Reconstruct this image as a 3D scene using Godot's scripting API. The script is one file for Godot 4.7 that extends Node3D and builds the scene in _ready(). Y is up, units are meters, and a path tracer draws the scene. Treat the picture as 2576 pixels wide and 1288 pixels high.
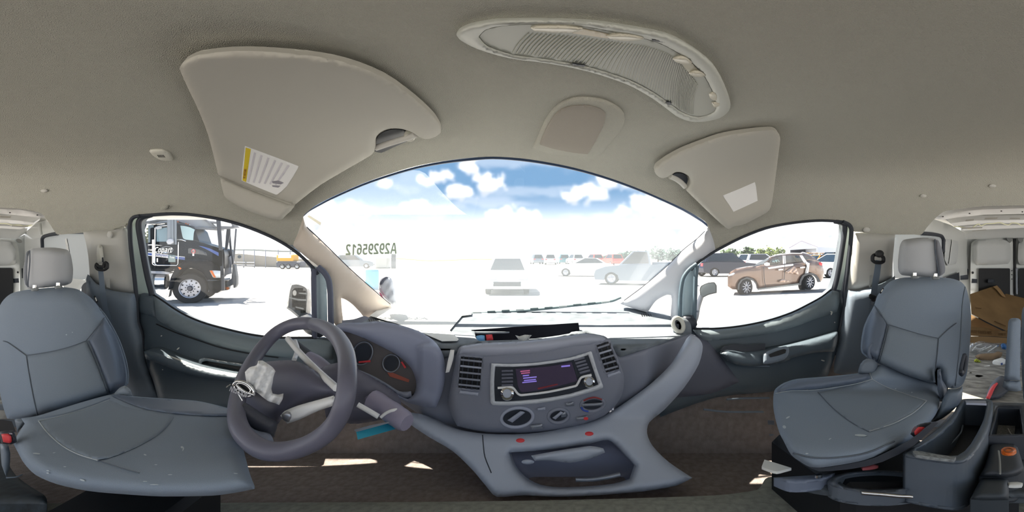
extends Node3D
# A delivery van's cab laid out the way its panorama shows it: everything stands on its own depth
# around the eye; d is metres from the eye plane, x / y are places in the 2576 x 1288 photograph.
const F := 1288.0
const EYE := Vector3(0, 1.5, 0)
var M := {}
var T := {}
var sg := 0
var rng := RandomNumberGenerator.new()

func _ready() -> void:
	rng.seed = 7
	camera_and_light()
	textures()
	materials()
	ground_and_backdrop()
	shell()
	cargo_bay()
	doors()
	roof_things()
	dashboard()
	wheel_and_column()
	driver_seat()
	passenger_seat()
	console_things()
	cargo_things()
	tow_truck()
	brown_car()
	lot_cars()

func camera_and_light() -> void:
	var cam := Camera3D.new()
	cam.name = "camera"
	cam.position = EYE
	cam.fov = 2.0 * rad_to_deg(atan(0.5))
	cam.near = 0.02
	cam.far = 900.0
	add_child(cam)
	var sun := DirectionalLight3D.new()
	sun.name = "sun"
	sun.light_color = Color(1.0, 0.965, 0.9)
	sun.light_energy = 3.4
	sun.light_angular_distance = 0.6
	sun.shadow_enabled = true
	sun.sky_mode = DirectionalLight3D.SKY_MODE_LIGHT_ONLY
	add_child(sun)
	sun.look_at_from_position(Vector3.ZERO, Vector3(0.5, -1.0, 0.28))
	var env := Environment.new()
	env.background_mode = Environment.BG_SKY
	env.sky = Sky.new()
	var sm := PanoramaSkyMaterial.new()
	sm.panorama = sky_picture()
	env.sky.sky_material = sm
	env.tonemap_mode = Environment.TONE_MAPPER_LINEAR
	env.tonemap_exposure = 1.75
	env.sdfgi_enabled = true
	env.ssao_enabled = true
	env.ssil_enabled = true
	var we := WorldEnvironment.new()
	we.name = "environment"
	we.environment = env
	add_child(we)

# Sky: white haze low down, blue above it, broken cumulus everywhere.
func sky_picture() -> ImageTexture:
	var w := 1536
	var h := 768
	var im := Image.create_empty(w, h, false, Image.FORMAT_RGBAF)
	im.fill(Color(1.1, 1.1, 1.08))
	var n := FastNoiseLite.new()
	n.seed = 11
	n.frequency = 1.1
	n.fractal_octaves = 5
	var puffs := [[1178, 418, 36, 26], [1226, 462, 48, 30], [1160, 484, 46, 20], [1108, 440, 34, 22], [1066, 456, 24, 14], [1050, 524, 46, 20], [1280, 544, 60, 26], [1332, 546, 30, 18], [1440, 492, 30, 22], [1490, 486, 40, 26], [1530, 456, 44, 24], [1580, 460, 30, 14], [962, 462, 22, 14], [1640, 520, 80, 40], [1720, 548, 90, 46], [820, 540, 110, 40], [600, 560, 200, 50], [1960, 560, 200, 50]]
	for j in h / 2:
		var el: float = (0.5 - (j + 0.5) / h) * PI
		for i in w:
			var az: float = (i + 0.5) / w * TAU   # the left edge looks along -z
			var dir := Vector3(sin(az) * cos(el), sin(el), -cos(az) * cos(el))
			var up := dir.y
			var haze: float = clampf(1.0 - (up - 0.035) / 0.10, 0.0, 1.0)
			var c := Color(0.10, 0.21, 0.39).lerp(Color(0.15, 0.29, 0.46), exp(-up * 2.6))
			c = c.lerp(Color(1.25, 1.28, 1.30), haze * haze)
			var q := Vector2(dir.x, dir.z) / (up + 0.10)
			var v := n.get_noise_2d(q.x * 0.9, q.y * 0.9)
			var cl: float = smoothstep(0.05, 0.32, v) * 0.9
			var grey := 0.0
			if dir.z < -0.55:
				var px := 1288.0 + dir.x / -dir.z * F
				var py := 644.0 - dir.y / -dir.z * F
				if px > 500 and px < 2080 and py > 330:
					cl *= 0.25
				var e := -2.0
				var low := 0.0
				for p in puffs:
					var u := Vector2((px - p[0]) / p[2], (py - p[1]) / p[3])
					if 1.0 - u.length_squared() > e:
						e = 1.0 - u.length_squared()
						low = u.y
				if e > -1.0:
					var f := n.get_noise_2d(px * 0.022 + 40.0, py * 0.026)
					var k: float = smoothstep(-0.1, 0.8, e + f * 1.5)
					grey = smoothstep(0.1, 0.8, low) * k * 0.75
					cl = maxf(cl, k)
			c = c.lerp(Color(0.95, 0.95, 0.98).lerp(Color(0.34, 0.39, 0.47), grey), clampf(cl, 0.0, 1.0))
			im.set_pixel(i, j, c)
	return ImageTexture.create_from_image(im)

# ---------------------------------------------------------------- helpers
func P(x: float, y: float, d: float) -> Vector3:
	return Vector3((x - 1288.0) / F * d, 1.5 + (644.0 - y) / F * d, -d)

func pl(a: Array, ox := 0.0, oy := 0.0, s := 1.0) -> PackedVector2Array:
	var r := PackedVector2Array()
	for i in range(0, a.size() - 1, 2):
		r.append(Vector2(ox + a[i] / s, oy + a[i + 1] / s))
	return r

func spl(a: PackedVector2Array, n := 4, closed := true) -> PackedVector2Array:
	var k := a.size()
	var m := PackedVector2Array()
	for i in k:
		var p := a[(i - 1 + k) % k] if closed or i > 0 else a[i]
		var q := a[(i + 1) % k] if closed or i < k - 1 else a[i]
		var u := a[i] - p
		var v := q - a[i]
		if u.length() > 0.01 and v.length() > 0.01 and absf(u.angle_to(v)) > 0.95:
			m.append(Vector2.ZERO)
		else:
			m.append((q - p).normalized() * minf(u.length() if u.length() > 0.01 else v.length(), v.length() if v.length() > 0.01 else u.length()))
	var r := PackedVector2Array()
	for i in (k if closed else k - 1):
		var j := (i + 1) % k
		for t in n:
			var s := float(t) / n
			var s2 := s * s
			var s3 := s2 * s
			r.append(a[i] * (2 * s3 - 3 * s2 + 1) + m[i] * (s3 - 2 * s2 + s) + a[j] * (-2 * s3 + 3 * s2) + m[j] * (s3 - s2))
	if not closed:
		r.append(a[k - 1])
	return r

func ell(cx: float, cy: float, rx: float, ry: float, turn := 0.0, n := 28) -> PackedVector2Array:
	var r := PackedVector2Array()
	for i in n:
		r.append(Vector2(cx, cy) + Vector2(cos(TAU * i / n) * rx, sin(TAU * i / n) * ry).rotated(turn))
	return r

func dense(a: PackedVector2Array, step: float) -> PackedVector2Array:
	var r := PackedVector2Array()
	for i in a.size():
		var p := a[i]
		var q := a[(i + 1) % a.size()]
		var n := maxi(1, int(ceil(p.distance_to(q) / step)))
		for t in n:
			r.append(p.lerp(q, float(t) / n))
	return r

func shrink(a: PackedVector2Array, by: float) -> PackedVector2Array:
	var r := Geometry2D.offset_polygon(a, -by, Geometry2D.JOIN_ROUND)
	return r[0] if r.size() else a

# depth over the picture: a level plane, a plane through three points, a plane through a point
func level(y: float) -> Callable:
	return func(p: Vector2) -> float: return y * F / (644.0 - p.y)

func p3(a: Array, b: Array, c: Array) -> Callable:
	var A := P(a[0], a[1], a[2])
	return through(A, (P(b[0], b[1], b[2]) - A).cross(P(c[0], c[1], c[2]) - A))

func through(A: Vector3, n: Vector3) -> Callable:
	var k := (A - EYE).dot(n)
	return func(p: Vector2) -> float: return k / Vector3((p.x - 1288.0) / F, (644.0 - p.y) / F, -1.0).dot(n)

func nearer(f: Callable, by: float) -> Callable:
	return func(p: Vector2) -> float: return f.call(p) - by

func ST() -> SurfaceTool:
	var st := SurfaceTool.new()
	st.begin(Mesh.PRIMITIVE_TRIANGLES)
	return st

func fin(st: SurfaceTool, called: String, m: Material, par: Node = self) -> MeshInstance3D:
	st.generate_normals()
	var o := MeshInstance3D.new()
	o.name = numbered(called, par)
	o.mesh = st.commit()
	o.material_override = m
	par.add_child(o, true)
	return o

func numbered(called: String, par: Node) -> String:
	if not par.has_node(called):
		return called
	var k := 1
	while par.has_node("%s_%03d" % [called, k]):
		k += 1
	return "%s_%03d" % [called, k]

func thing(called: String, label: String, category: String, group := "", at := Vector3.ZERO) -> Node3D:
	var o := Node3D.new()
	o.name = numbered(called, self)
	add_child(o)
	o.position = at
	return tag(o, label, category, group)

func tag(o: Node3D, label: String, category: String, group := "") -> Node3D:
	o.set_meta("label", label)
	o.set_meta("category", category)
	if group:
		o.set_meta("group", group)
	return o

func struct(o: Node3D, label: String, category := "") -> Node3D:
	o.set_meta("kind", "structure")
	o.set_meta("label", label)
	if category:
		o.set_meta("category", category)
	return o

func setting(called: String, label: String, category: String) -> Node3D:
	var o := Node3D.new()
	o.name = called
	add_child(o)
	return struct(o, label, category)

func tri(st: SurfaceTool, a: Vector3, b: Vector3, c: Vector3) -> void:
	st.add_vertex(a)
	st.add_vertex(b)
	st.add_vertex(c)

func quad(st: SurfaceTool, a: Vector3, b: Vector3, c: Vector3, d: Vector3) -> void:
	tri(st, a, b, c)
	tri(st, a, c, d)

func group(st: SurfaceTool) -> void:
	sg += 1
	st.set_smooth_group(sg)

# A solid whose front follows depth(x, y) inside an outline: thick along `dir`, rounded by `bulge` within `br` pixels of its edge.
func relief(called: String, par: Node, outline: PackedVector2Array, depth: Variant, m: Material, o := {}) -> MeshInstance3D:
	var st := ST()
	add_relief(st, outline, depth, o)
	return fin(st, called, m, par)

func add_relief(st: SurfaceTool, outline: PackedVector2Array, depth: Variant, o := {}) -> void:
	var step: float = o.get("step", 12.0)
	var thick: float = o.get("thick", 0.02)
	var bulge: float = o.get("bulge", 0.0)
	var br: float = o.get("br", 12.0)
	var holes: Array = o.get("holes", [])
	var shape: float = o.get("shape", 2.0)
	var out := dense(outline, step * 0.8)
	var rings: Array = [out]
	for hl in holes:
		rings.append(dense(hl, step * 0.8))
	var lo := out[0]
	var hi := out[0]
	for p in out:
		lo = lo.min(p)
		hi = hi.max(p)
	var spot := {}
	var pts := PackedVector2Array()
	var tris := PackedInt32Array()
	var ox := lo.x - fmod(lo.x * 7.0, 1.0) * 0.1 - 0.37
	var oy := lo.y - 0.53
	for j in int((hi.y - oy) / step) + 1:
		for i in int((hi.x - ox) / step) + 1:
			var a := Vector2(ox + i * step, oy + j * step)
			var cell := PackedVector2Array([a, a + Vector2(step, 0), a + Vector2(step, step), a + Vector2(0, step)])
			var pieces: Array = Geometry2D.intersect_polygons(cell, out)
			for k in range(1, rings.size()):
				var next := []
				for pc in pieces:
					for q in Geometry2D.clip_polygons(pc, rings[k]):
						if Geometry2D.is_polygon_clockwise(q) != Geometry2D.is_polygon_clockwise(pc):
							continue
						next.append(q)
				pieces = next
			for pc in pieces:
				var t := Geometry2D.triangulate_polygon(pc)
				var id := PackedInt32Array()
				for p in pc:
					var key := Vector2i(roundi(p.x * 40.0), roundi(p.y * 40.0))
					if not spot.has(key):
						spot[key] = pts.size()
						pts.append(p)
					id.append(spot[key])
				for k in range(0, t.size(), 3):
					var x := id[t[k]]
					var y := id[t[k + 1]]
					var z := id[t[k + 2]]
					if x == y or y == z or x == z:
						continue
					if (pts[y] - pts[x]).cross(pts[z] - pts[x]) < 0.0:
						var w := y
						y = z
						z = w
					tris.append_array([x, y, z])
	var put := func(p: Vector2, edge: bool) -> Vector3:
		var d: float = depth.call(p) if depth is Callable else depth
		if bulge != 0.0 and not edge:
			var e := br
			for rg in rings:
				for i in rg.size():
					var c := Geometry2D.get_closest_point_to_segment(p, rg[i], rg[(i + 1) % rg.size()])
					e = minf(e, c.distance_to(p))
			var s := 1.0 - e / br
			d -= bulge * pow(maxf(0.0, 1.0 - pow(s, shape)), 1.0 / shape)
		return P(p.x, p.y, d)
	var v := PackedVector3Array()
	var mid := Vector3.ZERO
	for p in pts:
		var q: Vector3 = put.call(p, false)
		v.append(q)
		mid += q
	mid /= maxf(1.0, v.size())
	var dir: Vector3 = o.get("dir", (mid - EYE).normalized()) * thick
	group(st)
	for i in tris:
		st.add_vertex(v[i])
	if thick == 0.0:
		return
	group(st)
	for i in range(0, tris.size(), 3):
		tri(st, v[tris[i]] + dir, v[tris[i + 2]] + dir, v[tris[i + 1]] + dir)
	for rg in rings:
		group(st)
		var area := 0.0
		for i in rg.size():
			area += rg[i].cross(rg[(i + 1) % rg.size()])
		for i in rg.size():
			var a: Vector3 = put.call(rg[i], true)
			var b: Vector3 = put.call(rg[(i + 1) % rg.size()], true)
			if (area > 0.0) == (rg == rings[0]):
				quad(st, a, a + dir, b + dir, b)
			else:
				quad(st, b, b + dir, a + dir, a)

func tube(st: SurfaceTool, pts: PackedVector3Array, r: Variant, seg := 8, closed := false) -> void:
	group(st)
	var n := pts.size()
	var prev := Vector3.ZERO
	var rows := []
	for i in n:
		var a := pts[(i - 1 + n) % n] if closed or i > 0 else pts[i]
		var b := pts[(i + 1) % n] if closed or i < n - 1 else pts[i]
		var t := (b - a).normalized()
		var u := prev - t * prev.dot(t)
		if u.length() < 0.01:
			u = t.cross(Vector3.UP if absf(t.y) < 0.9 else Vector3.RIGHT)
		u = u.normalized()
		prev = u
		var w := t.cross(u)
		var rad: float = r[i] if r is Array or r is PackedFloat32Array else r
		var row := PackedVector3Array()
		for k in seg:
			row.append(pts[i] + (u * cos(TAU * k / seg) + w * sin(TAU * k / seg)) * rad)
		rows.append(row)
	for i in (n if closed else n - 1):
		var p: PackedVector3Array = rows[i]
		var q: PackedVector3Array = rows[(i + 1) % n]
		for k in seg:
			var l := (k + 1) % seg
			quad(st, p[k], q[k], q[l], p[l])
	if not closed:
		group(st)
		for k in seg:
			var l := (k + 1) % seg
			tri(st, pts[0], rows[0][k], rows[0][l])
			tri(st, pts[n - 1], rows[n - 1][l], rows[n - 1][k])

# a tube that follows photo points, each with its own depth: [x, y, d, x, y, d ...]
func path3(a: Array, n := 5, closed := false) -> PackedVector3Array:
	var c := Curve3D.new()
	var k := a.size() / 3
	var v := PackedVector3Array()
	for i in k:
		v.append(P(a[i * 3], a[i * 3 + 1], a[i * 3 + 2]))
	return smooth3(v, n, closed)

func smooth3(v: PackedVector3Array, n := 5, closed := false) -> PackedVector3Array:
	var k := v.size()
	var r := PackedVector3Array()
	for i in (k if closed else k - 1):
		var a := v[(i - 1 + k) % k] if closed or i > 0 else v[i]
		var b := v[i]
		var c := v[(i + 1) % k]
		var d := v[(i + 2) % k] if closed or i < k - 2 else c
		for t in n:
			r.append(b.cubic_interpolate(c, a, d, float(t) / n))
	if not closed:
		r.append(v[k - 1])
	return r

func on(f: Variant, a: PackedVector2Array) -> PackedVector3Array:
	var r := PackedVector3Array()
	for p in a:
		r.append(P(p.x, p.y, f.call(p) if f is Callable else f))
	return r

func out_tri(st: SurfaceTool, a: Vector3, b: Vector3, c: Vector3, mid: Vector3) -> void:
	if (b - a).cross(c - a).dot(a - mid) > 0.0:
		tri(st, a, c, b)
	else:
		tri(st, a, b, c)

func box(st: SurfaceTool, c: Vector3, size: Vector3, basis := Basis.IDENTITY, bev := -1.0) -> void:
	var h := size / 2.0
	var b: float = bev if bev >= 0.0 else minf(minf(h.x, h.y), h.z) * 0.22
	st.set_smooth_group(-1)
	var at := func(s: Vector3, k: int) -> Vector3:
		var e := Vector3(b, b, b)
		e[k] = 0.0
		return c + basis * (s * (h - e))
	for k in 3:
		var u := (k + 1) % 3
		var w := (k + 2) % 3
		for s in [-1.0, 1.0]:
			var q := []
			for t in [[-1.0, -1.0], [1.0, -1.0], [1.0, 1.0], [-1.0, 1.0]]:
				var e := Vector3.ZERO
				e[k] = s
				e[u] = t[0]
				e[w] = t[1]
				q.append(at.call(e, k))
			out_tri(st, q[0], q[1], q[2], c)
			out_tri(st, q[0], q[2], q[3], c)
		for s in [-1.0, 1.0]:
			for t in [-1.0, 1.0]:
				var e0 := Vector3.ZERO
				e0[u] = s
				e0[w] = t
				e0[k] = -1.0
				var e1 := e0
				e1[k] = 1.0
				var a0: Vector3 = at.call(e0, u)
				var a1: Vector3 = at.call(e1, u)
				var b0: Vector3 = at.call(e0, w)
				var b1: Vector3 = at.call(e1, w)
				out_tri(st, a0, a1, b1, c)
				out_tri(st, a0, b1, b0, c)
	for x in [-1.0, 1.0]:
		for y in [-1.0, 1.0]:
			for z in [-1.0, 1.0]:
				var e := Vector3(x, y, z)
				out_tri(st, at.call(e, 0), at.call(e, 1), at.call(e, 2), c)

# surface of revolution: profile of (radius, height) round `axis` through c
func lathe(st: SurfaceTool, prof: Array, c: Vector3, axis := Vector3.UP, seg := 20) -> void:
	var u := axis.cross(Vector3.UP if absf(axis.y) < 0.9 else Vector3.RIGHT).normalized()
	var w := axis.cross(u).normalized()
	for i in prof.size() - 1:
		group(st)
		var p: Vector2 = prof[i]
		var q: Vector2 = prof[i + 1]
		for k in seg:
			var a := u * cos(TAU * k / seg) + w * sin(TAU * k / seg)
			var b := u * cos(TAU * (k + 1) / seg) + w * sin(TAU * (k + 1) / seg)
			var p0 := c + a * p.x + axis * p.y
			var p1 := c + b * p.x + axis * p.y
			var q0 := c + a * q.x + axis * q.y
			var q1 := c + b * q.x + axis * q.y
			if p.x > 0.0001:
				tri(st, p0, q0, p1)
			if q.x > 0.0001:
				tri(st, p1, q0, q1)

# a flat outline in the plane of x and y of a transform, `thick` deep along its -z
func plate(st: SurfaceTool, a: PackedVector2Array, xf: Transform3D, thick: float, holes := []) -> void:
	var t := Geometry2D.triangulate_polygon(a)
	st.set_smooth_group(-1)
	for i in range(0, t.size(), 3):
		var x := a[t[i]]
		var y := a[t[i + 1]]
		var z := a[t[i + 2]]
		if (y - x).cross(z - x) > 0.0:
			var w := y
			y = z
			z = w
		tri(st, xf * Vector3(x.x, x.y, 0), xf * Vector3(y.x, y.y, 0), xf * Vector3(z.x, z.y, 0))
		tri(st, xf * Vector3(x.x, x.y, -thick), xf * Vector3(z.x, z.y, -thick), xf * Vector3(y.x, y.y, -thick))
	var ar := 0.0
	for i in a.size():
		ar += a[i].cross(a[(i + 1) % a.size()])
	for i in a.size():
		var p := a[i] if ar > 0.0 else a[a.size() - 1 - i]
		var q := a[(i + 1) % a.size()] if ar > 0.0 else a[(2 * a.size() - 2 - i) % a.size()]
		quad(st, xf * Vector3(p.x, p.y, 0), xf * Vector3(q.x, q.y, 0), xf * Vector3(q.x, q.y, -thick), xf * Vector3(p.x, p.y, -thick))

func letters(called: String, par: Node, text: String, h: float, m: Material, xf: Transform3D, wide := 0.0, bold := true, slant := 0.0) -> MeshInstance3D:
	var tm := TextMesh.new()
	tm.text = text
	var f := SystemFont.new()
	f.font_names = PackedStringArray(["Droid Sans"])
	f.font_weight = 700 if bold else 400
	tm.font = f
	tm.font_size = 64
	tm.pixel_size = h / 46.0
	tm.depth = h * 0.06
	tm.curve_step = 3.0
	var o := MeshInstance3D.new()
	o.name = numbered(called, par)
	o.mesh = tm
	o.material_override = m
	var k := 1.0
	if wide > 0.0:
		k = wide / maxf(0.001, tm.get_aabb().size.x)
	o.transform = xf * Transform3D(Basis(Vector3(k, 0, 0), Vector3(slant, 1, 0), Vector3(0, 0, 1)), Vector3.ZERO)
	par.add_child(o, true)
	return o

# a frame at a photo point, its z towards the eye along n, its x along the photo's direction (dx, dy)
func frame(x: float, y: float, f: Variant, dx := 1.0, dy := 0.0) -> Transform3D:
	var p := Vector2(x, y)
	var e := 6.0
	var dd := func(q: Vector2) -> Vector3: return P(q.x, q.y, f.call(q) if f is Callable else f)
	var at: Vector3 = dd.call(p)
	var u: Vector3 = (dd.call(p + Vector2(dx, dy).normalized() * e) - at).normalized()
	var w: Vector3 = dd.call(p + Vector2(dx, dy).normalized().rotated(-PI / 2) * e) - at
	var n := u.cross(w).normalized()
	return Transform3D(Basis(u, n.cross(u), n), at)

# ---------------------------------------------------------------- materials
func textures() -> void:
	for a in [["fine", 256, 0.16, FastNoiseLite.TYPE_SIMPLEX_SMOOTH, 2], ["grain", 256, 0.09, FastNoiseLite.TYPE_CELLULAR, 1], ["soft", 256, 0.02, FastNoiseLite.TYPE_SIMPLEX_SMOOTH, 4]]:
		var n := FastNoiseLite.new()
		n.seed = 3
		n.frequency = a[2]
		n.noise_type = a[3]
		n.fractal_octaves = a[4]
		var t := NoiseTexture2D.new()
		t.width = a[1]
		t.height = a[1]
		t.seamless = true
		t.noise = n
		T[a[0]] = t
	for a in [["blotch", 0.012, 0.82, 1.0], ["speck", 0.10, 0.86, 1.0], ["dust", 0.02, 0.55, 1.0]]:
		var n := FastNoiseLite.new()
		n.seed = 19
		n.frequency = a[1]
		n.fractal_octaves = 5
		var g := Gradient.new()
		g.set_color(0, Color(a[2], a[2], a[2]))
		g.set_color(1, Color(a[3], a[3], a[3]))
		var t := NoiseTexture2D.new()
		t.width = 256
		t.height = 256
		t.seamless = true
		t.noise = n
		t.color_ramp = g
		T[a[0]] = t

# base colour from how a surface looks under about `1 / k` of white light
func ph(r: float, g: float, b: float, k := 1.6) -> Color:
	var c := Color(r / 255.0, g / 255.0, b / 255.0).srgb_to_linear()
	return Color(minf(c.r * k, 0.92), minf(c.g * k, 0.92), minf(c.b * k, 0.92)).linear_to_srgb()

func mt(c: Color, rough := 0.8, metal := 0.0, o := {}) -> StandardMaterial3D:
	var m := StandardMaterial3D.new()
	m.albedo_color = c
	m.roughness = rough
	m.metallic = metal
	m.metallic_specular = o.get("spec", 0.5)
	if o.has("bump"):
		m.heightmap_enabled = true
		m.heightmap_texture = T[o.bump]
		m.heightmap_scale = o.get("relief", 0.05)
	if o.has("tone"):
		m.albedo_texture = T[o.tone]
	if o.has("bump") or o.has("tone"):
		m.uv1_triplanar = true
		m.uv1_world_triplanar = true
		m.uv1_scale = Vector3.ONE * o.get("scale", 6.0)
	if o.has("glow"):
		m.emission_enabled = true
		m.emission = o.glow
		m.emission_energy_multiplier = o.get("power", 1.0)
	if o.has("rim"):
		m.rim_enabled = true
		m.rim = o.rim
	if o.has("coat"):
		m.clearcoat_enabled = true
		m.clearcoat = o.coat
		m.clearcoat_roughness = 0.08
	return m

func glass(c: Color, alpha: float) -> StandardMaterial3D:
	var m := StandardMaterial3D.new()
	m.albedo_color = Color(c.r, c.g, c.b, alpha)
	m.transparency = BaseMaterial3D.TRANSPARENCY_ALPHA
	m.roughness = 0.02
	m.cull_mode = BaseMaterial3D.CULL_DISABLED
	return m

func materials() -> void:
	M.headliner = mt(ph(148, 147, 139, 1.72), 0.95, 0.0, {"bump": "fine", "relief": 0.3, "scale": 7.0, "spec": 0.2})
	M.visor = mt(ph(154, 152, 145, 1.66), 0.75, 0.0, {"bump": "fine", "relief": 0.02, "scale": 12.0, "spec": 0.3})
	M.beige = mt(ph(152, 151, 147, 2.0), 0.6, 0.0, {"bump": "grain", "relief": 0.015, "scale": 14.0, "spec": 0.35})
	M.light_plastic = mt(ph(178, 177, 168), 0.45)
	M.slate = mt(ph(90, 99, 109, 2.00), 0.5, 0.0, {"bump": "grain", "relief": 0.015, "scale": 14.0})
	M.door = mt(ph(70, 80, 88, 1.60), 0.45, 0.0, {"bump": "grain", "relief": 0.02, "scale": 16.0})
	M.door_light = mt(ph(94, 103, 108, 1.85), 0.5, 0.0, {"bump": "grain", "relief": 0.02, "scale": 16.0})
	M.dark = mt(ph(40, 44, 52), 0.5)
	M.black = mt(ph(20, 21, 24), 0.55)
	M.rubber = mt(ph(38, 42, 50), 0.6)
	M.cloth = mt(ph(103, 112, 123, 2.5), 0.95, 0.0, {"bump": "fine", "relief": 0.03, "scale": 22.0, "spec": 0.15, "rim": 0.25, "tone": "speck"})
	M.cloth_in = mt(ph(100, 108, 117, 2.45), 0.95, 0.0, {"bump": "fine", "relief": 0.02, "scale": 26.0, "spec": 0.15, "rim": 0.2, "tone": "speck"})
	M.head_cloth = mt(ph(140, 142, 145, 2.0), 0.95, 0.0, {"bump": "fine", "relief": 0.02, "scale": 26.0, "spec": 0.15, "rim": 0.2})
	M.vinyl = mt(ph(78, 86, 99, 2.00), 0.45, 0.0, {"bump": "grain", "relief": 0.012, "scale": 18.0})
	M.seam = mt(ph(76, 82, 90, 1.90), 0.9)
	M.dash = mt(ph(95, 98, 108, 2.30), 0.5, 0.0, {"bump": "grain", "relief": 0.015, "scale": 16.0})
	M.dash_top = mt(ph(112, 118, 124, 1.80), 0.85, 0.0, {"tone": "blotch", "scale": 3.0, "spec": 0.2})
	M.dash_low = mt(ph(130, 136, 147, 2.10), 0.5, 0.0, {"bump": "grain", "relief": 0.015, "scale": 16.0})
	M.stack = mt(ph(122, 126, 138, 2.20), 0.45)
	M.carpet = mt(ph(112, 104, 100, 2.40), 1.0, 0.0, {"bump": "fine", "relief": 0.25, "scale": 9.0, "tone": "blotch", "spec": 0.1})
	M.tunnel = mt(ph(132, 134, 126, 2.00), 1.0, 0.0, {"bump": "fine", "relief": 0.2, "scale": 9.0, "tone": "blotch", "spec": 0.1})
	M.paint = mt(ph(196, 198, 196), 0.4, 0.0, {"coat": 0.3})
	M.paint_dull = mt(ph(176, 178, 178), 0.5)
	M.green_white = mt(ph(168, 182, 178), 0.4)
	M.chrome = mt(Color(0.88, 0.88, 0.88), 0.12, 1.0)
	M.silver = mt(Color(0.72, 0.73, 0.76), 0.35, 0.8)
	M.silver_dull = mt(Color(0.6, 0.62, 0.66), 0.45, 0.6)
	M.white = mt(Color(0.93, 0.93, 0.92), 0.6)
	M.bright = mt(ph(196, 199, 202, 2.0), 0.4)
	M.paper = mt(Color(0.95, 0.95, 0.93), 0.9)
	M.red = mt(Color(0.92, 0.28, 0.30), 0.45)
	M.orange = mt(Color(0.85, 0.42, 0.08), 0.5)
	M.yellow = mt(Color(0.9, 0.8, 0.2), 0.7)
	M.blue_card = mt(Color(0.25, 0.78, 0.92), 0.5)
	M.belt = mt(ph(96, 106, 118), 0.85, 0.0, {"bump": "fine", "relief": 0.02, "scale": 40.0})
	M.cardboard = mt(ph(122, 98, 68, 1.5), 0.95, 0.0, {"tone": "blotch", "scale": 1.5, "spec": 0.2})
	M.print = mt(ph(84, 62, 38), 0.95)
	M.pane = glass(Color(0.94, 0.97, 0.96), 0.05)
	M.car_glass = mt(Color(0.10, 0.13, 0.16), 0.05, 0.0, {"coat": 0.6})
	M.tyre = mt(Color(0.16, 0.16, 0.165), 0.85)
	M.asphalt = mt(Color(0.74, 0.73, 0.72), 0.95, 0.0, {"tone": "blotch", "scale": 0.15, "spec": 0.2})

# ---------------------------------------------------------------- the setting
func ground_and_backdrop() -> void:
	var st := ST()
	box(st, Vector3(0, -0.1, -60), Vector3(420, 0.2, 420), Basis.IDENTITY, 0.01)
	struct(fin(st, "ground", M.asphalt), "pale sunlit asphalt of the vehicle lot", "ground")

# headliner: level overhead, curving down into the side and front walls
func hd(p: Vector2) -> float:
	var a: float = 0.46 * F / maxf(644.0 - p.y, 1.0)
	var w := 2.08
	return pow(pow(a, -5.0) + pow(w, -5.0), -0.2)

var WL := [381, 738, 373, 711, 363, 660, 355, 610, 352, 578, 353, 560, 360, 549, 375, 544, 420, 541, 470, 542, 530, 550, 580, 561, 630, 577, 680, 598, 720, 620, 752, 643, 771, 660, 781, 676, 785, 700, 787, 760, 788, 849, 700, 850, 657, 846, 615, 839, 568, 828, 520, 815, 478, 799, 441, 779, 409, 757]
var WR := [1747, 826, 1750, 740, 1752, 672, 1782, 644, 1819, 623, 1869, 598, 1924, 577, 1968, 567, 2018, 560, 2068, 557, 2108, 557, 2121, 565, 2120, 590, 2107, 669, 2098, 709, 2090, 728, 2068, 746, 2030, 767, 1993, 785, 1944, 802, 1894, 814, 1844, 822, 1794, 826]
var WF := [762, 544, 775, 532, 791, 523, 836, 499, 911, 466, 979, 442, 1048, 422, 1116, 409, 1184, 401, 1240, 398, 1308, 402, 1377, 412, 1445, 426, 1513, 445, 1582, 469, 1650, 497, 1718, 528, 1760, 551, 1776, 563, 1780, 571, 1773, 582, 1752, 602, 1718, 629, 1684, 664, 1650, 694, 1616, 722, 1582, 748, 1562, 762, 1500, 775, 1377, 784, 1240, 795, 1100, 800, 992, 790, 982, 768, 938, 728, 904, 698, 870, 667, 836, 633, 801, 599, 771, 571]
var QL := [861, 752, 866, 753, 878, 760, 890, 770, 907, 788, 915, 799, 890, 806, 866, 808, 863, 780]
var QR := [1633, 780, 1648, 760, 1662, 750, 1678, 743, 1686, 744, 1688, 756, 1685, 795, 1660, 789]

# windscreen plane: raked, foot further off than its head
func wind(p: Vector2) -> float:
	return 2.03 + clampf((p.y - 400.0) / 390.0, 0.0, 1.2) * 0.36

# front pillars follow the glass and come in to the door line at their outer edge
func pil(p: Vector2) -> float:
	var s := clampf((absf(p.x - 1272.0) - 300.0) / 200.0, 0.0, 1.0)
	return lerpf(wind(p) - 0.03, 2.08, s)

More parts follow.
